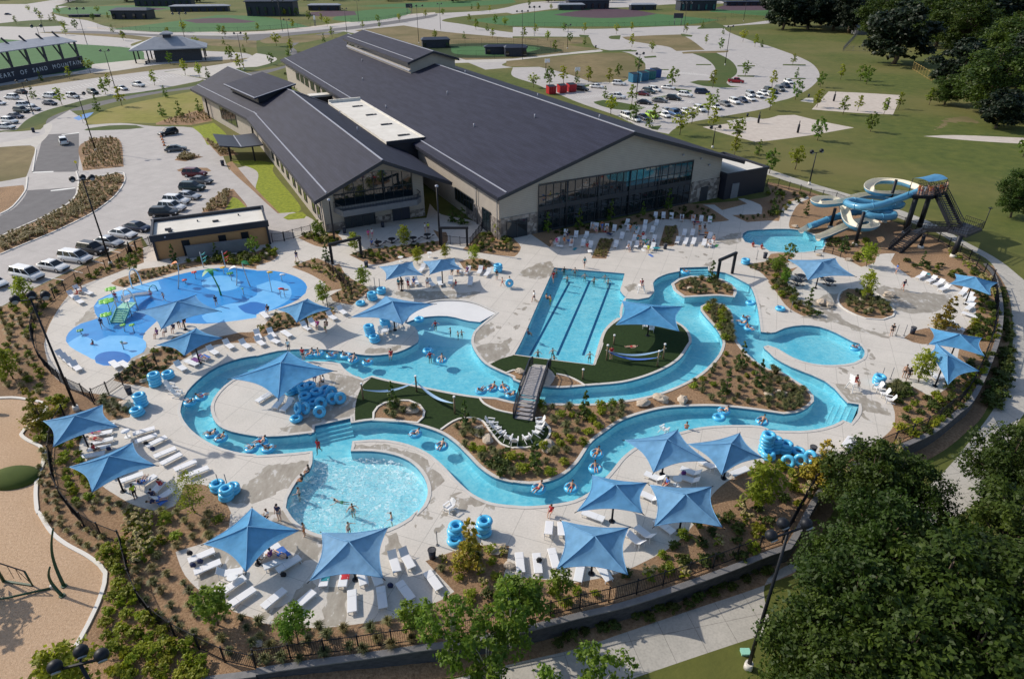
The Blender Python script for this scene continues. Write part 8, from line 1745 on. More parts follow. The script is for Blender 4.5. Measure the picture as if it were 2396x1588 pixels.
for s,t,l in (('@00 765,1130','@00 752,1085','yellow warning sign at the lawn corner by the crossing'),('@01 720,0','@00 720,1545','yellow warning sign at the lower end of the asphalt road')):
 g=GP(s)[0]; e=empty('warning_sign',g,0,l,'road sign','yellow road signs'); m=MB(); m.cyl((0,0,0),(0,0,2.2),.05); m.build('post',M['grey'],e); m=MB(); m.box((0,-.06,1.9),(.75,.04,.75),m=Matrix.Translation((0,-.06,1.9))@Matrix.Rotation(PI/4,4,'Y')@Matrix.Diagonal((.7,1,.7,1))); m.build('sign_face',M['yellowpaint'],e)
g=GP('@01 1205,770')[0]; e=empty('closed_parasol',g,0,'folded black parasol beside the car park fence','parasol'); m=MB(); m.cyl((0,0,.5),(0,0,2.2),.4,.05,8); m.build('cloth',M['black'],e); m=MB(); m.cyl((0,0,0),(0,0,.6),.04); m.build('pole',M['grey'],e)
for s,l in (('@00 310,1215','small black kerb bollard at the left crossing'),('@00 2045,1520','black bin beside the entrance canopy walk'),('@00 1345,590','black bin before the field pavilion'),('@00 500,390','left dark bin on the far left path'),('@00 545,365','right dark bin on the far left path'),('@20 760,440','dark green box by the court corner')): BN.put(GP(s)[0],0,l,'dark litter bins',1.3,cat='bin')
# scoreboards
for s,h,w_,l in (('@20 1510,235',7,6,'dark scoreboard at the near edge of the central ball field'),('@10 1405,130',7,5,'dark scoreboard at the right of the middle ball field'),('@10 540,240',6,1,'white foul pole board left of the middle ball field')):
 e=empty('scoreboard',GP(s)[0],0,l,'scoreboard','scoreboards')
 for x in (-w_*.35,w_*.35): m=MB(); m.cyl((x,0,0),(x,0,h*.7),.2); m.build('post',M['grey'],e)
 m=MB(); m.box((0,0,h*.8),(w_,.5,h*.4)); m.build('panel',M['white' if w_<2 else 'navy'],e)
# ---------------------------------------------------------------- light poles
def pole(bs,ts,label,heads=3,arm=1.2,hs=.42,grp='dark light poles'):
 g=GP(bs)[0]; lamp_pole('light_pole',g,hpx(g,P(ts)[0]),label,heads,arm,grp,(.9,.35,0),hs=hs)
pole('@01 1020,865','@01 745,85','dark light pole at the car park beside the bathhouse'); pole('@02 705,628','@01 280,1180','tall dark light pole behind the leftmost umbrella')
pole('@00 880,1390','@00 702,872','dark light pole in the tall grass bed by the road',2)
pole('@00 305,1050','@00 205,752','dark light pole among the cars at the left edge',2); pole('@00 1055,805','@00 950,472','dark light pole beside the silver sedan',2); pole('@00 2240,640','@00 2175,312','dark light pole behind the angled roof',2)
pole('@00 1705,400','@00 1630,130','dark floodlight pole left of the far field',3,3,.6); pole('@00 410,300','@00 320,130','dark pole at the far left road',2); pole('@00 800,410','@00 725,85','pale floodlight pole behind the grandstand',3,3,.6)
pole('@00 385,400','@00 335,245','thick dark pole at the left green field',2,2,.8)
pole('@20 1130,910','@20 1162,500','dark light pole in the middle of the right lot',2); pole('@20 1945,600','@20 1992,250','dark light pole on the green strip of the right lot',2); pole('@20 1565,310','@20 1590,30','dark floodlight pole by the scoreboard',3,3,.6); pole('@20 195,330','@20 190,70','dark floodlight pole left of the central field',3,3,.6); pole('@20 85,545','@20 75,110','pale tall pole beside the green court',3,2.5,.4); pole('@20 2115,200','@20 2140,5','pale tall pole right of the central field',3,2.5,.5); pole('@20 500,450','@20 505,235','pale pole at the right end of the green court',2)
pole('@20 1830,1360','@20 1852,1175','dark light pole behind the right end of the large roof',2); pole('@31 380,128','@30 445,1400','slim dark light pole on the right field beside the walk',2)
pole('@10 240,290','@10 222,10','pale floodlight pole behind the far clubhouse',3,3,.6); pole('@10 320,480','@10 292,185','dark light pole behind the large roof, left',2); pole('@10 830,300','@10 815,85','dark light pole at the back of the large roof',2); pole('@10 1490,400','@10 1475,60','pale floodlight pole behind the roof monitor',3,3,.5); pole('@10 1690,280','@10 1685,40','dark light pole on the far right road',2); pole('@10 940,210','@10 945,10','white pole at the middle ball field',2,1.5,.3)
t=P('@33 160,215')[0]; zt=11.5; g=G(t,zt); g=V3((g.x,g.y,zlow(g.x,g.y))); g=V3((GL(P('@23 2155,1470')[0]))); lamp_pole('light_pole',g,hpx(g,t,g.z),'dark three headed light pole at the lower right walk',3,1.25,'dark light poles',(.93,.36,0),hs=.36)
t=P('@03 735,1430')[0]; g=G(t,11.8); lamp_pole('light_pole',V3((g.x,g.y,0)),11.8,'dark three headed light pole at the bottom left corner',3,.95,'dark light poles',(.93,.3,0),hs=.33)
# ---------------------------------------------------------------- trees
TP={}
def tp(k):
 if k in TP: return TP[k]
 S={'y':lambda:mk_tree('young_tree',4,1.15,.9,520,.26,'leaf_y',seed=2,shape='oval'),'y2':lambda:mk_tree('young_tree',4,1.3,1.0,560,.26,'leaf_y',seed=5,shape='round'),'a':lambda:mk_tree('young_tree',4,1.1,.9,520,.26,'leaf_a',seed=8,shape='oval'),
  'g':lambda:mk_tree('young_tree',4,1.3,.8,620,.26,'leaf_g',seed=4,shape='oval'),'c':lambda:mk_tree('conical_tree',4,1.15,.4,520,.24,'leaf_g',seed=6,shape='cone'),'m':lambda:mk_tree('magnolia_tree',4,1.15,.15,460,.30,'leaf_m',seed=3,shape='cone'),
  'Y':lambda:mk_tree('young_tree',4,1.35,.7,1500,.19,'leaf_y',seed=12,shape='oval',nc=20),'A':lambda:mk_tree('autumn_tree',4,1.15,.5,1500,.18,'leaf_a',seed=14,shape='cone',nc=20),'GG':lambda:mk_tree('young_tree',4,1.5,.9,1300,.22,'leaf_g',seed=15,shape='round',nc=18),
  'W':lambda:mk_tree('feathery_tree',4,1.5,.6,1500,.11,'leaf_y',seed=17,shape='round',nc=22,tr=.05),
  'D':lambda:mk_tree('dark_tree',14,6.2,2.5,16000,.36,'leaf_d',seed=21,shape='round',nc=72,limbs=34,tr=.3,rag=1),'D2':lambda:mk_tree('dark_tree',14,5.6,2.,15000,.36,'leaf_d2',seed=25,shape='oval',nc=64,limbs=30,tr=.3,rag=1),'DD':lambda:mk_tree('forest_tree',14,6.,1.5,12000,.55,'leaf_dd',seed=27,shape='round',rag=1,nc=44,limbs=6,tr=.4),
  'S':lambda:mk_tree('maple_tree',8,3.,1.4,2300,.30,'leaf_g','palebark',seed=31,shape='round',rag=1,nc=30,limbs=14,tr=.13)}
 TP[k]=Proto(S[k]()); return TP[k]
BASEH={'D':14,'D2':14,'DD':14,'S':8}
def tree(k,base,topp,label,group,wide=1.,z=0,cat='tree'):
 g=base if isinstance(base,V3) else G(base,z); h=hpx(g,topp,g.z) if not isinstance(topp,(int,float)) else topp
 h=max(1.2,h); s=h/BASEH.get(k,4)
 return tp(k).put(g,rnd()*6.28,label,group,(s*wide,s*wide,s),cat=cat)
T1=[('Y','@01 265,1235','@01 165,950','pale yellow green young tree over the parked minivan',.9),('g','@01 1235,925','@01 1230,745','bright green young tree by the car park fence',1),('m','@01 1610,840','@01 1600,665','thin dark young tree left of the screen wall',.8),('m','@01 1990,790','@01 1985,655','dark young tree before the grey screen wall',.9),('g','@01 2340,770','@01 2340,590','green young tree at the right end of the screen wall',1),('GG','@11 575,610','@11 560,450','bushy green tree at the left corner of the balcony building',1),('m','@11 650,820','@11 630,670','dark green young tree left of the first portal',1),('Y','@11 905,730','@11 905,550','yellow green young tree on the patio planting, left',1),('Y','@11 1360,690','@11 1355,490','yellow green young tree on the patio planting, middle',.95),('Y','@11 1475,850','@11 1475,690','yellow green young tree left of the two deck umbrellas gap',1),('Y','@11 1730,800','@11 1730,665','yellow green young tree above the right balcony umbrella',1),('Y','@11 2005,830','@11 2005,670','yellow green young tree in the small bed right of the umbrellas',1),('Y','@11 980,1060','@11 965,865','yellow green young tree on the deck by the patio bin',1),('Y','@11 612,1215','@11 600,1010','yellow green young tree at the splash pad fence end',1),('Y','@11 2250,610','@11 2245,430','yellow green young tree before the stone corner of the hall',1),('m','@11 1800,470','@11 1780,330','dark bushy tree between the two buildings, left',1.3),('m','@11 1890,490','@11 1880,340','dark bushy tree between the two buildings, right',1.3),
('c','@21 320,560','@21 315,370','slim tree before the hall glazing, leftmost',.7),('c','@21 605,530','@21 600,330','slim tree before the hall glazing, second',.7),('c','@21 895,450','@21 890,250','slim tree before the hall glazing, third',.7),('c','@21 1190,410','@21 1190,270','slim tree before the hall glazing, fourth',.7),('c','@21 1420,360','@21 1420,150','slim tree before the hall glazing, rightmost',.7),('c','@21 1985,200','@21 1985,80','slim tree before the black annex',.7),('m','@21 1815,1020','@21 1820,825','dark conical tree on the small river island',.9),
('g','@31 185,830','@31 175,650','green young tree at the left end of the slide umbrella bed',1.),('GG','@31 85,950','@31 80,760','bushy green tree in the left river side bed',.9),('GG','@31 150,1040','@31 145,880','bright green tree below the slide umbrella corner',.9),('Y','@31 905,875','@31 905,640','large yellow green tree above the round planted bed',.95),('Y','@31 885,1170','@31 895,890','large yellow green tree in the round planted bed',.85),('m','@31 375,1230','@31 370,1060','dark loose tree right of the dark picnic tables',.9),('m','@31 1410,870','@31 1410,730','dark young tree below the stair tower',.9),('m','@31 690,740','@31 680,590','olive tree under the slide loops',1.3),('m','@31 350,400','@31 345,270','olive young tree beside the path left of the slide',.9),('m','@31 50,390','@31 45,180','dark young tree at the far left of the slide beds',.7),('A','@31 1610,1440','@31 1690,1130','large yellow green tree right of the lower deck by stacked loungers',1.1),('Y','@32 1385,365','@32 1410,40','large bright green tree left of the far right umbrella',.9),('A','@32 455,1270','@32 580,880','orange tinted tree beside the lower right tube pile',1.),
('Y','@22 2230,1520','@22 2310,1060','large yellow green tree right of the river bank umbrellas',.95),('m','@22 655,700','@22 655,450','dark conical magnolia beside the foot bridge bed',.8),('m','@22 205,1175','@22 190,910','dark conical magnolia at the bottom of the island',.85),('m','@22 1950,470','@22 1950,240','dark conical magnolia in the middle of the island arm',.85),('m','@22 2085,230','@22 2105,0','dark conical magnolia at the top of the island arm',.75),('m','@22 2240,410','@22 2250,160','dark conical magnolia near the right river bank',.8),('m','@12 1250,600','@12 1240,370','pale young tree in the round turf bed',.75),('m','@12 1920,775','@12 1910,530','pale young tree at the adirondack bed',.7),
('A','@13 1965,525','@13 1935,75','orange and green conical tree before the lower tube stacks',.8),('GG','@13 385,1235','@13 320,900','small dark green tree at the bottom deck edge, left',.8),('GG','@13 1430,1150','@13 1420,860','small dark green tree at the bottom deck edge, middle',.8),('GG','@03 2000,1075','@03 1830,755','small bright green round tree in the lower left planting',.9),('Y','@02 120,335','@02 60,30','yellow green tree at the left photo edge',1.),('A','@02 400,775','@02 260,400','orange green round tree by the playground kerb',1.1),('W','@02 1790,1560','@02 1680,1190','feathery pale yellow tree by the round splash pool',1.),('GG','@23 430,830','@23 430,560','small dark tree at the lower right umbrella and bed',.8),('GG','@23 60,1105','@23 60,660','bushy green tree hiding the bottom fence',1.)]
for k,b,t,l,w_ in T1: tree(k,P(b)[0],P(t)[0],l,'young trees in the pool grounds',w_)
g=G(P('@03 560,1450')[0],3.); tree('Y',V3((g.x,g.y,0)),4.8,'yellow green tree behind the bottom left lamp heads','young trees in the pool grounds',1.2)
# lower middle maples and the dark wood at lower right
for b,h,w_,l in ((P('@13 1790,1150')[0],6.8,.7,'pale trunked leafy tree leaning over the bottom deck corner'),(P('@13 2110,1350')[0],7.4,.75,'larger pale trunked leafy tree at the bottom wall'),(P('@13 2330,1000')[0],5.8,.85,'leafy green tree at the bottom middle fence')):
 g=G(b,3.2); tree('S',V3((g.x,g.y,zlow(g.x,g.y) if l.startswith('larger') else 0)),h,l,'maples at the bottom wall',w_)
for b,h,l in (('@23 800,1400',6.5,'leafy tree at the bottom photo edge in front of the walk'),('@23 330,1590',6,'leafy tree at the bottom photo edge left of the walk')):
 g=G(P(b)[0],4.5); tree('S',V3((g.x,g.y,zlow(g.x,g.y))),h,l,'maples at the bottom wall',.8)
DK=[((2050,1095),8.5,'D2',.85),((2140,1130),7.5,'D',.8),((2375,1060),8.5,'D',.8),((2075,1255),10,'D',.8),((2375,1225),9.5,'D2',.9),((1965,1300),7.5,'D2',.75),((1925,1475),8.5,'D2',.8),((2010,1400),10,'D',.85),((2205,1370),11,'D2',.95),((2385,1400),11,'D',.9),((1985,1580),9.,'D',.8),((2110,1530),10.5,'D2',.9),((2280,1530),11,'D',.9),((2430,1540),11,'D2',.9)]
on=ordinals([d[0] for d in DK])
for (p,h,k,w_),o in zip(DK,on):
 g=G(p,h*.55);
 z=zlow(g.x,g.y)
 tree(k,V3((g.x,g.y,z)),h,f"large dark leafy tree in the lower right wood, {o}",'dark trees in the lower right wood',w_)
# upper right wood
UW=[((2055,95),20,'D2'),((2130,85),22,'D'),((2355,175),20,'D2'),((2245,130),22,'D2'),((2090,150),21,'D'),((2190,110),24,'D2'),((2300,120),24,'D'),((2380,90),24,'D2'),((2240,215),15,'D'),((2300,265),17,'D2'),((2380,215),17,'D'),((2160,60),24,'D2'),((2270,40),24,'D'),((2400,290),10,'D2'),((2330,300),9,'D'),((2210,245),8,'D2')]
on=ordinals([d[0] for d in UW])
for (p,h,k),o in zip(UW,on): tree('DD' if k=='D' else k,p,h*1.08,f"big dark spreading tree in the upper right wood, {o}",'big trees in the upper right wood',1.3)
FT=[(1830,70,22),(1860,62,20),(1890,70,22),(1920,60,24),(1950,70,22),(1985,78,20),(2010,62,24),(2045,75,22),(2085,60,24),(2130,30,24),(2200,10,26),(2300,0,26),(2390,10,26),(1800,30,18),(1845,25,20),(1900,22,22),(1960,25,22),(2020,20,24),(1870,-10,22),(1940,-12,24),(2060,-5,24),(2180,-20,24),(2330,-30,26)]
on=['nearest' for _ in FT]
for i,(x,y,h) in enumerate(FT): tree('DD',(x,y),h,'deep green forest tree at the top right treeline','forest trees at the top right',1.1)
for i in range(54):
 x=ru(-60,1800); y=ru(-6,7); tree('DD',(x,y),ru(9,16),'dark tree on the horizon line beyond the ball fields','forest trees beyond the ball fields',1.2)
g=G(P('@31 2330,170')[0],5); tree('D2',V3((g.x,g.y,0)),9,'dark tree leaning in from the right photo edge','dark trees in the lower right wood',.8)
# young park trees, far
FY='''@00 150,225 270,115 340,135 385,195 465,195 510,210 590,265 700,270 605,325 1035,295 545,135 900,125 860,195 1000,185 1085,165 1550,355 1690,295 2015,305 2065,345 2055,410 2265,395 1800,425 970,865 570,965 380,745 640,725 830,670 740,625 1120,975 1520,895 1420,785 1835,715 2120,550 2205,645 1910,720 900,1015 1490,1070 1655,1070 1830,1030 310,905 1005,800 1700,690 1565,590 1465,565 2240,485 1135,375
@10 185,425 135,595 695,345 620,385 335,265 650,245 480,185 600,205 1130,245 975,265 1310,205 1110,205 1550,165 1905,355 2165,350 1640,375 1710,145 2015,275 2115,285 1950,205 2280,245 2190,225 2035,105 1975,85 2140,115 265,150 370,150 320,475 295,510 15,285
@20 320,375 525,390 385,480 660,412 1090,435 1275,482 965,705 695,755 585,765 885,765 190,805 335,785 465,765 845,905 1090,945 900,1055 1460,785 1830,805 1865,935 1790,1060 1640,1135 1100,1115 1300,1115 1250,1170 1830,1185 2045,1300 2130,695 1770,405 1925,315 1590,305 2110,385 1905,455 2220,430 2280,435 655,310 950,315 470,290 1090,290 1740,255 210,312 350,100 150,60 2030,1430 2250,1420 100,355 1530,1240 1145,650
@30 670,730 850,740 905,775 480,800 255,915 20,1010 450,985 690,1050 825,1020 1065,1050 1200,1000 940,1210 455,1290 250,1555 15,1590 230,600 265,715 40,800 1480,965 2340,1440'''
TALL={'@20':1.}
KN={'y':'yellow green oval','y2':'yellow green round','g':'green oval','a':'orange tinted','c':'green conical'}
pts=P(FY)
place_words=lambda p:('beside the left fields' if p[0]<400 and p[1]<110 else 'by the left car park' if p[0]<600 and p[1]<300 else 'behind the hall roofs' if p[0]<1000 else 'near the green court' if p[0]<1330 and p[1]<160 else 'in the right car park' if p[0]<1760 and p[1]<320 else 'by the sand courts' if p[1]>150 else 'on the far right lawns')
grp={}
for i,p in enumerate(pts):
 k=['y','y2','g','y','c'][i%5]
 if p[0]>1900 and p[1]>100: k=['y','g','a'][i%3] if p[1]<190 else 'g'
 if p[0]>1900 and 205<p[1]<280: k='y'
 if p[0]<600 and 250<p[1]<280: k='c'
 grp.setdefault((place_words(p),k),[]).append(p)
for (pw_,k),ps in grp.items():
 for p,o in zip(ps,ordinals(ps) if len(ps)<=20 else ['']*len(ps)):
  g=G(p); h=ru(4.4,6.2)
  if k=='c': h=ru(3.6,4.6)
  tree(k,g,h,f"{KN[k]} young tree {pw_}"+(f", {o}" if o else ''),'young trees around the park',ru(.85,1.1))
# ---------------------------------------------------------------- shrubs, tufts, boulders
SHR={'s':[Proto(mk_shrub('shrub',.6,.75,520,.125,'leaf_s',i)) for i in (41,42)],'d':[Proto(mk_shrub('shrub',.6,.7,520,.125,'leaf_sd',i)) for i in (43,44)]}
TUF={'t':[Proto(mk_tuft('grass_tuft',.62,.75,150,'blade_g',i)) for i in (51,52)],'b':[Proto(mk_tuft('grass_tuft',.6,.7,140,'blade',i)) for i in (53,54)]}
def mkfl():
 o=mk_shrub('flowering_shrub',.6,.95,220,.16,'leaf_s',47); m=MB(); R_=random.Random(5); cl=[(ru(-.4,.4),ru(-.4,.4),ru(.55,.95),.13,1) for _ in range(16)]; leaves(m,cl,110,.11,.6,9); b=m.build('blossom',M['flower'],o); return o
FLW=Proto(mkfl())
NM={'s':'yellow green leafy shrub','d':'dark green leafy shrub','t':'dark green grass tuft','b':'tan green grass tuft','f':'cream flowering shrub'}
PLANTS=[]
def scat(poly,kinds,n,gap,where,smin=.8,smax=1.3,z=0):
 pp=P(poly); xs=[p[0] for p in pp]; ys=[p[1] for p in pp]; done=[]; tries=0
 while len(done)<n and tries<n*30:
  tries+=1; p=(ru(min(xs),max(xs)),ru(min(ys),max(ys)))
  if not pip(p[0],p[1],pp): continue
  g=G(p) if not z else GL(p)
  if any((q-g).length<gap for q in done): continue
  done.append(g); k=kinds[int(rnd()*len(kinds))]; s=ru(smin,smax)
  PLANTS.append((s/(g-V3((0,0,CH))).length,k,g,s,where))
def plant_all():
 PLANTS.sort(key=lambda t:-t[0]); cnt={}; rest={}
 for _,k,g,s,where in PLANTS:
  c='tuft' if k in 'tb' else 'shrub'; cnt[c]=cnt.get(c,0)+1
  pr=FLW if k=='f' else (SHR[k] if k in SHR else TUF[k])[int(rnd()*2)]
  if cnt[c]<=295: pr.put(g,rnd()*6,f"{NM[k]} {where}",NM[k]+'s '+where,s,cat='grass tuft' if c=='tuft' else 'shrub')
  else: rest.setdefault(k,[]).append((pr,g,s,rnd()*6))
 for k,l in rest.items():
  m=MB()
  for pr,g,s,a in l:
   T=Matrix.Translation(g)@Matrix.Rotation(a,4,'Z')@Matrix.Scale(s,4)
   for i,o in enumerate([pr.o]+list(pr.o.children)):
    m.cur=i; m.add([T@v.co for v in o.data.vertices],[tuple(p.vertices) for p in o.data.polygons])
  o=m.build({'s':'shrub_mass','d':'dark_shrub_mass','t':'grass_tuft_mass','b':'tan_tuft_mass','f':'flower_mass'}[k],[M[{'s':'leaf_s','d':'leaf_sd','t':'blade_g','b':'blade','f':'leaf_s'}[k]]]+([M['flower']] if k=='f' else []))
  tag(o,NM[k]+'s filling the farther planting beds',('grass tufts' if k in 'tb' else 'shrubs'),kind='stuff')
g=G((20,1500)); tree('GG',g+V3((-9.,3.6,0)),7.,'added unseen tree casting shade from beyond the left edge of the playground','young trees in the pool grounds',1.2)  # out of view, added to throw a shadow onto the playground corner
scat('@22 250,590 700,600 1000,560 1000,690 850,780 700,900 560,1050 420,1200 150,1250 20,1230 60,1000 350,980 400,850 300,700','sstt',40,1.05,'in the mulch between bridge and right river')
scat('@12 1880,930 2050,960 2200,1000 2352,1010 2352,1240 2200,1190 2050,1080','ttsd',24,.8,'on the lower left slope of the island')
scat('@12 1760,790 1880,720 2040,740 2100,860 2000,900 1880,860','tt',6,.8,'in the bed by the white garden chairs'); scat('@12 1110,660 1250,580 1420,570 1480,650 1400,710 1150,700','tt',6,.8,'in the round turf bed')
scat('@22 1560,400 1700,330 1830,250 1930,110 2100,130 2220,220 2352,330 2352,610 2100,590 1820,540','ttts',44,1.0,'in the right half of the island',.7,1.05)
scat('@32 0,200 200,350 360,470 370,560 240,630 0,610','ttt',24,.75,'at the right tip of the island'); scat('@21 1740,1230 1850,1220 1960,1300 2000,1450 2040,1560 1950,1560 1900,1480 1800,1330','tts',34,.7,'on the upper island arm')
scat('@21 1500,1045 1650,985 1880,1005 1990,1060 1990,1125 1800,1125 1550,1130','tttb',24,.7,'on the small river island')
scat('@31 690,1130 800,1100 950,1130 1090,1230 1130,1310 900,1340 740,1270','ttt',26,.7,'in the round planted bed'); scat('@31 0,830 150,860 200,1080 300,1210 480,1320 380,1330 200,1240 60,1080','tds',34,.8,'in the bed along the right river bank')
scat('@31 540,620 900,640 1000,760 880,860 700,790 520,700','tds',16,.9,'below the slide loops'); scat('@31 1140,800 1250,850 1400,930 1600,960 1850,1100 1950,1250 2090,1300 2080,1100 1950,930','sd',26,1.0,'in the bed behind the right loungers',.8,1.1); scat('@31 1600,720 1950,940 2070,1080 2100,1200 1990,1050 1850,900','dff',14,.9,'along the right hand fence')
scat('@31 1930,1280 2100,1200 2130,1560 1850,1560 1830,1490','ds',30,1.0,'in the far right planting'); scat('@32 1220,420 1480,520 1700,400 1780,150 2050,120 1950,330 1800,560 1600,760 1300,900 1180,760','dsds',62,1.05,'in the planting at the right wall')
scat('@32 1080,400 1180,380 1300,400 1290,470 1120,500','tt',8,.6,'beside the far right umbrella deck'); scat('@32 0,1130 400,1150 900,1060 1200,900 1300,1040 900,1320 500,1450 0,1560','dsft',44,1.1,'below the lower right tube pile')
scat('@23 1700,100 2200,-20 2352,60 2300,380 1900,540 1600,640 1250,700 1000,760 900,660 1270,500 1500,330','dsf',26,1.2,'in the bottom right planting by the fence'); scat('@13 1600,480 1880,390 2280,360 2240,660 1900,840 1840,760','sstf',15,.95,'around the orange conical tree',.6,1.)
scat('@13 20,1060 640,1110 1300,1020 1700,880 1800,1180 1200,1300 300,1420 20,1440','ttb',40,1.0,'in the bottom planting inside the fence',.8,1.1); scat('@13 2250,700 @23 300,690 800,690 900,820 300,960 0,1040 @13 2200,1000 1900,900','dss',16,1.1,'behind the bottom middle maples',.7,1.)
scat('@03 1200,300 1500,420 1640,640 1850,850 2100,960 2352,1060 2352,1440 1900,1280 1500,1080 1300,800','tb',46,1.0,'in the lower left planting',.6,1.); scat('@03 1150,50 2050,60 1920,300 1600,380 1300,330','sbb',40,1.0,'left of the nearest splash pool loungers',.8,1.2)
scat('@03 960,300 1120,330 1160,600 1250,900 1450,1100 1800,1330 1900,1560 1100,1560 900,1150 1050,900','s',72,.8,'in the dense hedge outside the lower left fence',.9,1.4); scat('@03 420,60 700,130 1000,300 940,420 700,330 480,170','bb',28,.8,'between playground kerb and fence',.6,.95); scat('@02 360,960 470,1000 500,1300 600,1500 560,1560 420,1500 370,1250','bb',24,.8,'along the playground side of the fence',.6,.95)
scat('@02 540,950 720,880 760,1150 880,1330 830,1450 700,1480 600,1300','s',26,.95,'left of the lower left umbrellas',.7,1.15); scat('@02 900,1380 1250,1560 800,1568 680,1500','bb',18,.8,'below the feathery tree umbrella',.6,1.); scat('@02 350,780 480,800 470,920 360,900','s',6,.7,'under the leftmost umbrella corner'); scat('@02 440,550 620,500 660,600 540,680','s',8,.8,'beside the tall left lamp pole')
scat('@03 1180,60 1400,150 1380,400 1280,560 1200,420','f',14,.7,'by the bend of the lower left fence'); scat('@02 0,30 250,60 400,350 380,480 100,420 0,400','sbb',28,1.1,'in the planting at the left edge',.7,1.1)
scat('@01 0,1260 240,1170 600,1010 480,1180 340,1380 300,1560 0,1560','sbb',36,1.1,'between the car park and the splash pad fence'); scat('@01 640,1050 860,930 1290,720 1300,830 900,980','bs',30,.8,'along the car park fence',.6,1.)
scat('@01 1060,1040 1250,960 1500,890 1700,870 1700,890 1300,1000 1130,1060','bb',34,.6,'behind the left rim of the splash pad',.6,.9); scat('@01 1700,840 2200,760 2352,800 2300,860 1900,850','sd',26,.8,'before the grey screen wall'); scat('@11 0,780 120,700 190,770 130,820 0,860','st',12,.8,'at the bathhouse bed corner')
scat('@11 350,870 560,830 620,860 800,960 1000,1090 900,1220 720,1180 800,1080 600,940','bft',40,.8,'in the bed beside the splash pad fence',.6,1.); scat('@11 400,600 520,570 780,640 700,690 500,640','dsf',22,.8,'at the left foot of the balcony building'); scat('@11 880,770 1200,710 1640,660 1680,720 1380,780 1100,850','tds',44,.8,'in the patio planting',.6,1.)
scat('@11 1940,730 2000,650 2100,570 2352,580 2352,740 2100,740','tds',30,.9,'in the bed right of the patio'); scat('@11 1880,840 2130,830 2140,880 1940,900','tb',12,.7,'in the small bed behind the deck loungers',.6,.9); scat('@11 20,1490 200,1310 480,1300 700,1280 680,1330 300,1440','tfd',30,.8,'under the bed umbrella',.6,1.); scat('@02 1060,360 1220,210 1380,90 1560,30 1850,40 1600,180 1380,390 1300,390','tds',30,.8,'in the splash bed by the gate',.6,1.)
scat('@02 880,490 1120,550 1180,640 1000,700 920,600','tb',10,.7,'in the small bed by the left gate'); scat('@21 250,600 400,590 930,550 1200,470 1290,445 1560,430 1950,445 1700,320 1300,400 600,520','dtd',46,1.0,'at the foot of the hall glazing',.7,1.); scat('@21 1360,670 1400,520 1490,520 1450,670','bb',26,.45,'in the right planting strip',.6,.9); scat('@21 740,790 810,630 910,640 845,790','bb',26,.45,'in the left planting strip',.6,.9)
scat('@21 2050,420 2300,410 2352,440 2150,450','tt',8,.7,'before the path to the annex',.6,.9); scat('@21 2150,880 2352,850 2352,980','tt',10,.8,'right of the river head',.6,1.); scat('@31 0,130 300,210 360,230 240,330 130,440 0,440','dsb',26,1.,'in the planting left of the slide')
scat('@32 1980,600 2100,330 2160,60 2230,60 2210,350 2100,600','d',50,.75,'in the hedge outside the right wall',1.,1.5,1); scat('@31 2160,1560 2150,1350 2140,1080 2190,1250 2230,1560','d',34,.8,'in the hedge outside the far right wall',.9,1.3,1); scat('@23 350,1230 1000,1020 1800,720 2352,520 2352,600 1800,830 1000,1110 400,1290','d',44,.85,'in the strip below the near wall',.8,1.1,1)
scat('@10 210,680 300,640 400,760 480,840 380,830','sd',10,1.5,'behind the angled wing roof',1.2,1.8)
plant_all()
# ornamental grass drifts nobody could count
def drift(polys,mat,n,h,label,name='ornamental_grass',green=None):
 m=MB(); r=random.Random(len(label))
 for poly in polys:
  pp=P(poly); xs=[p[0] for p in pp]; ys=[p[1] for p in pp]; c=0;t=0
  while c<n and t<n*20:
   t+=1; p=(r.uniform(min(xs),max(xs)),r.uniform(min(ys),max(ys)))
   if not pip(p[0],p[1],pp): continue
   c+=1; g=G(p); sc=r.uniform(.7,1.2)*h
   for k in range(16):
    a=r.uniform(0,6.28); o=r.uniform(.15,.9); x=V3((-sin(a),cos(a),0))*.035
    p1=g+V3((cos(a)*.3*o,sin(a)*.3*o,sc*.8)); p2=g+V3((cos(a)*.75*o,sin(a)*.75*o,sc*(1-.45*o)))
    m.add([g-x,g+x,p1+x*1.2,p1-x*1.2,p2],[(0,1,2,3),(3,2,4)])
 o=m.build(name,M[mat]); tag(o,label,'ornamental grass',kind='stuff')
drift(['@00 760,1330 850,1280 1050,1270 1095,1310 1120,1520 775,1555'],'tan_blade',260,1.,'tan ornamental grass in the square bed by the road')
drift(['@01 740,110 1085,30 1130,60 1100,160 940,310 800,395 500,545 200,670 20,740 10,620 220,530 440,430 640,320 715,215'],'tan_blade',620,.85,'tan ornamental grass in the long curved bed by the car park')
drift(['@00 1450,1130 1700,1050 1890,1000 1935,1100 1750,1140','@00 1620,1465 1690,1410 1840,1440 1700,1475','@01 1860,385 1980,240 2060,190 2110,180 2080,330','@00 1860,1260 1960,1320 2100,1370 2150,1410 2020,1420'],'tan_blade',90,.8,'reddish tan ornamental grass in the beds by the entrance')
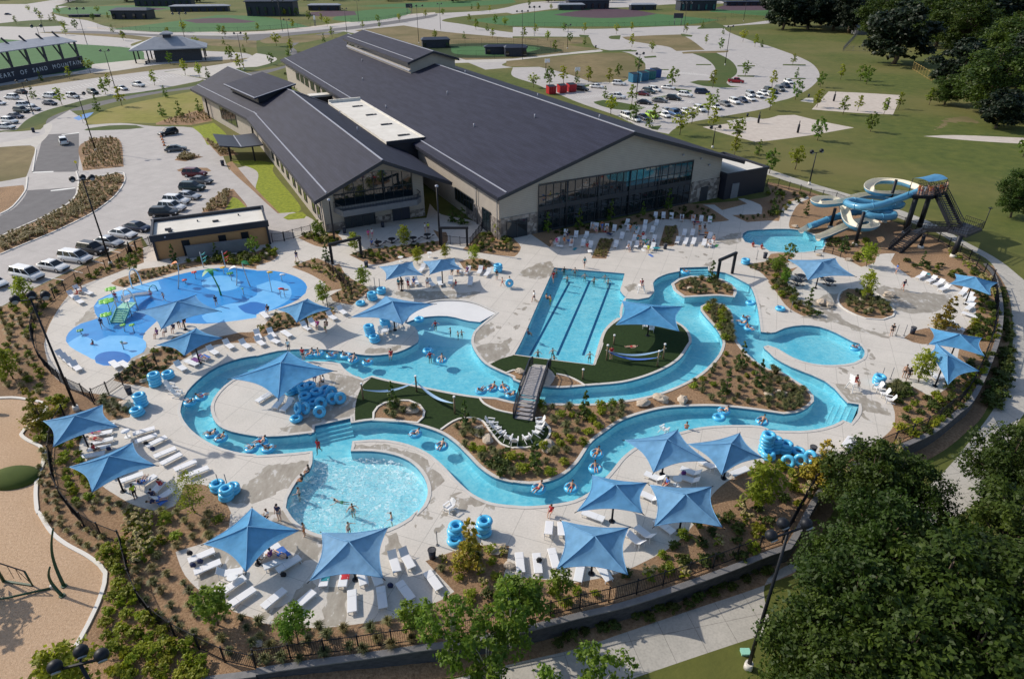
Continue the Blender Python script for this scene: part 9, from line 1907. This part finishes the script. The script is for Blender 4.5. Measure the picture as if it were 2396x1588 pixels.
# boulders
RK=[Proto(mk_rock(i)) for i in (61,62,63)]
for i,(s,sc,l) in enumerate((('@22 1195,575',1.3,'pale boulder, left of three beside the upper river'),('@22 1355,530',1.5,'large pale boulder, middle of three beside the upper river'),('@22 1555,545',1.2,'pale boulder, right of three beside the upper river'),('@22 320,970',1.5,'large pale boulder at the kerb of the garden chair circle'),('@12 1430,640',1.2,'square pale boulder in the round turf bed'),('@12 2040,800',.9,'small pale boulder in the garden chair bed, upper'),('@12 2050,860',.9,'flat pale boulder in the garden chair bed, middle'),('@12 2115,905',1.3,'large tan boulder in the garden chair bed'),('@32 125,480',1.,'pale boulder near the right tip of the island'),('@32 15,490',.9,'smaller pale boulder left of the island tip boulder'),('@22 65,280',1.,'pale boulder left of the upper bridge end'),('@22 2340,490',.8,'pale boulder on the island slope'),('@02 1150,590',1.5,'large rough boulder at the left gate bed'),('@02 1330,360',.9,'tan boulder below the tall left tube stack'),('@13 2215,390',1.2,'tan boulder right of the orange conical tree'),('@31 500,1215',1.6,'tan boulder group left of the round bed'),('@31 560,1235',1.3,'tan boulder right of the boulder group'),('@31 850,1185',.8,'tan boulder inside the round bed'),('@31 940,1280',.9,'grey boulder inside the round bed'),('@31 1115,1150',1.4,'long tan boulder on the right deck'),('@31 740,820',.9,'tan boulder beside the path below the slide'),('@31 250,515',1.,'tan boulder at the slide pool rim'),('@31 470,775',.8,'tan boulder on the slide pool bed'),('@21 1650,1030',.8,'tan boulder on the small river island'),('@21 1620,1085',.9,'flat tan boulder on the small river island'),('@11 85,775',1.,'pale boulder at the bathhouse bed corner'),('@11 1640,1400' if 0 else '@03 2352,1240',.8,'pale boulder in the bottom planting'),('@01 2260,760',1.,'pale boulder before the screen wall'),('@13 2320,540',.8,'pale boulder at the right of the orange tree bed'),('@31 80,1020',.9,'pale boulder under the bright green bed tree'))):
 RK[i%3].put(GP(s)[0],rnd()*6,l,'boulders',(sc,sc,sc*.8),cat='boulder')
for d_ in (LR,LF,AD,TB,BN): d_.drop()
# ---------------------------------------------------------------- camera, light
cam=bpy.data.cameras.new('camera'); co=bpy.data.objects.new('camera',cam); COL.objects.link(co)
co.location=(0,0,CH); co.rotation_euler=(PI/2-TH,0,0)
cam.sensor_fit='HORIZONTAL'; cam.sensor_width=36; cam.lens=36*F/2396; cam.clip_end=5000; cam.clip_start=.5
SC.camera=co
w=bpy.data.worlds.new('World'); SC.world=w; w.use_nodes=True; nt=w.node_tree
sky=nt.nodes.new('ShaderNodeTexSky'); sky.sky_type='NISHITA'; sky.sun_disc=False
SUNV=Vector((-.917,.40,0)).normalized(); EL=R(35)
sky.sun_elevation=EL; sky.sun_rotation=math.atan2(SUNV.x,SUNV.y); sky.dust_density=1.5
bg=nt.nodes['Background']; bg.inputs[1].default_value=.135; nt.links.new(sky.outputs[0],bg.inputs[0])
sl=bpy.data.lights.new('sun','SUN'); sl.energy=3.8; sl.angle=R(.53); sl.color=(1,.92,.80)
so=bpy.data.objects.new('sun',sl); COL.objects.link(so)
d=-(SUNV*cos(EL)+Vector((0,0,sin(EL)))); so.rotation_euler=d.to_track_quat('-Z','Y').to_euler()
SC.view_settings.view_transform='Standard'; SC.view_settings.look='None'; SC.view_settings.exposure=.08; SC.view_settings.gamma=1
SC.cycles.max_bounces=8; SC.cycles.transparent_max_bounces=12; SC.cycles.use_denoising=True
SC.cycles.use_adaptive_sampling=True
SC.render.resolution_x=1024; SC.render.resolution_y=678
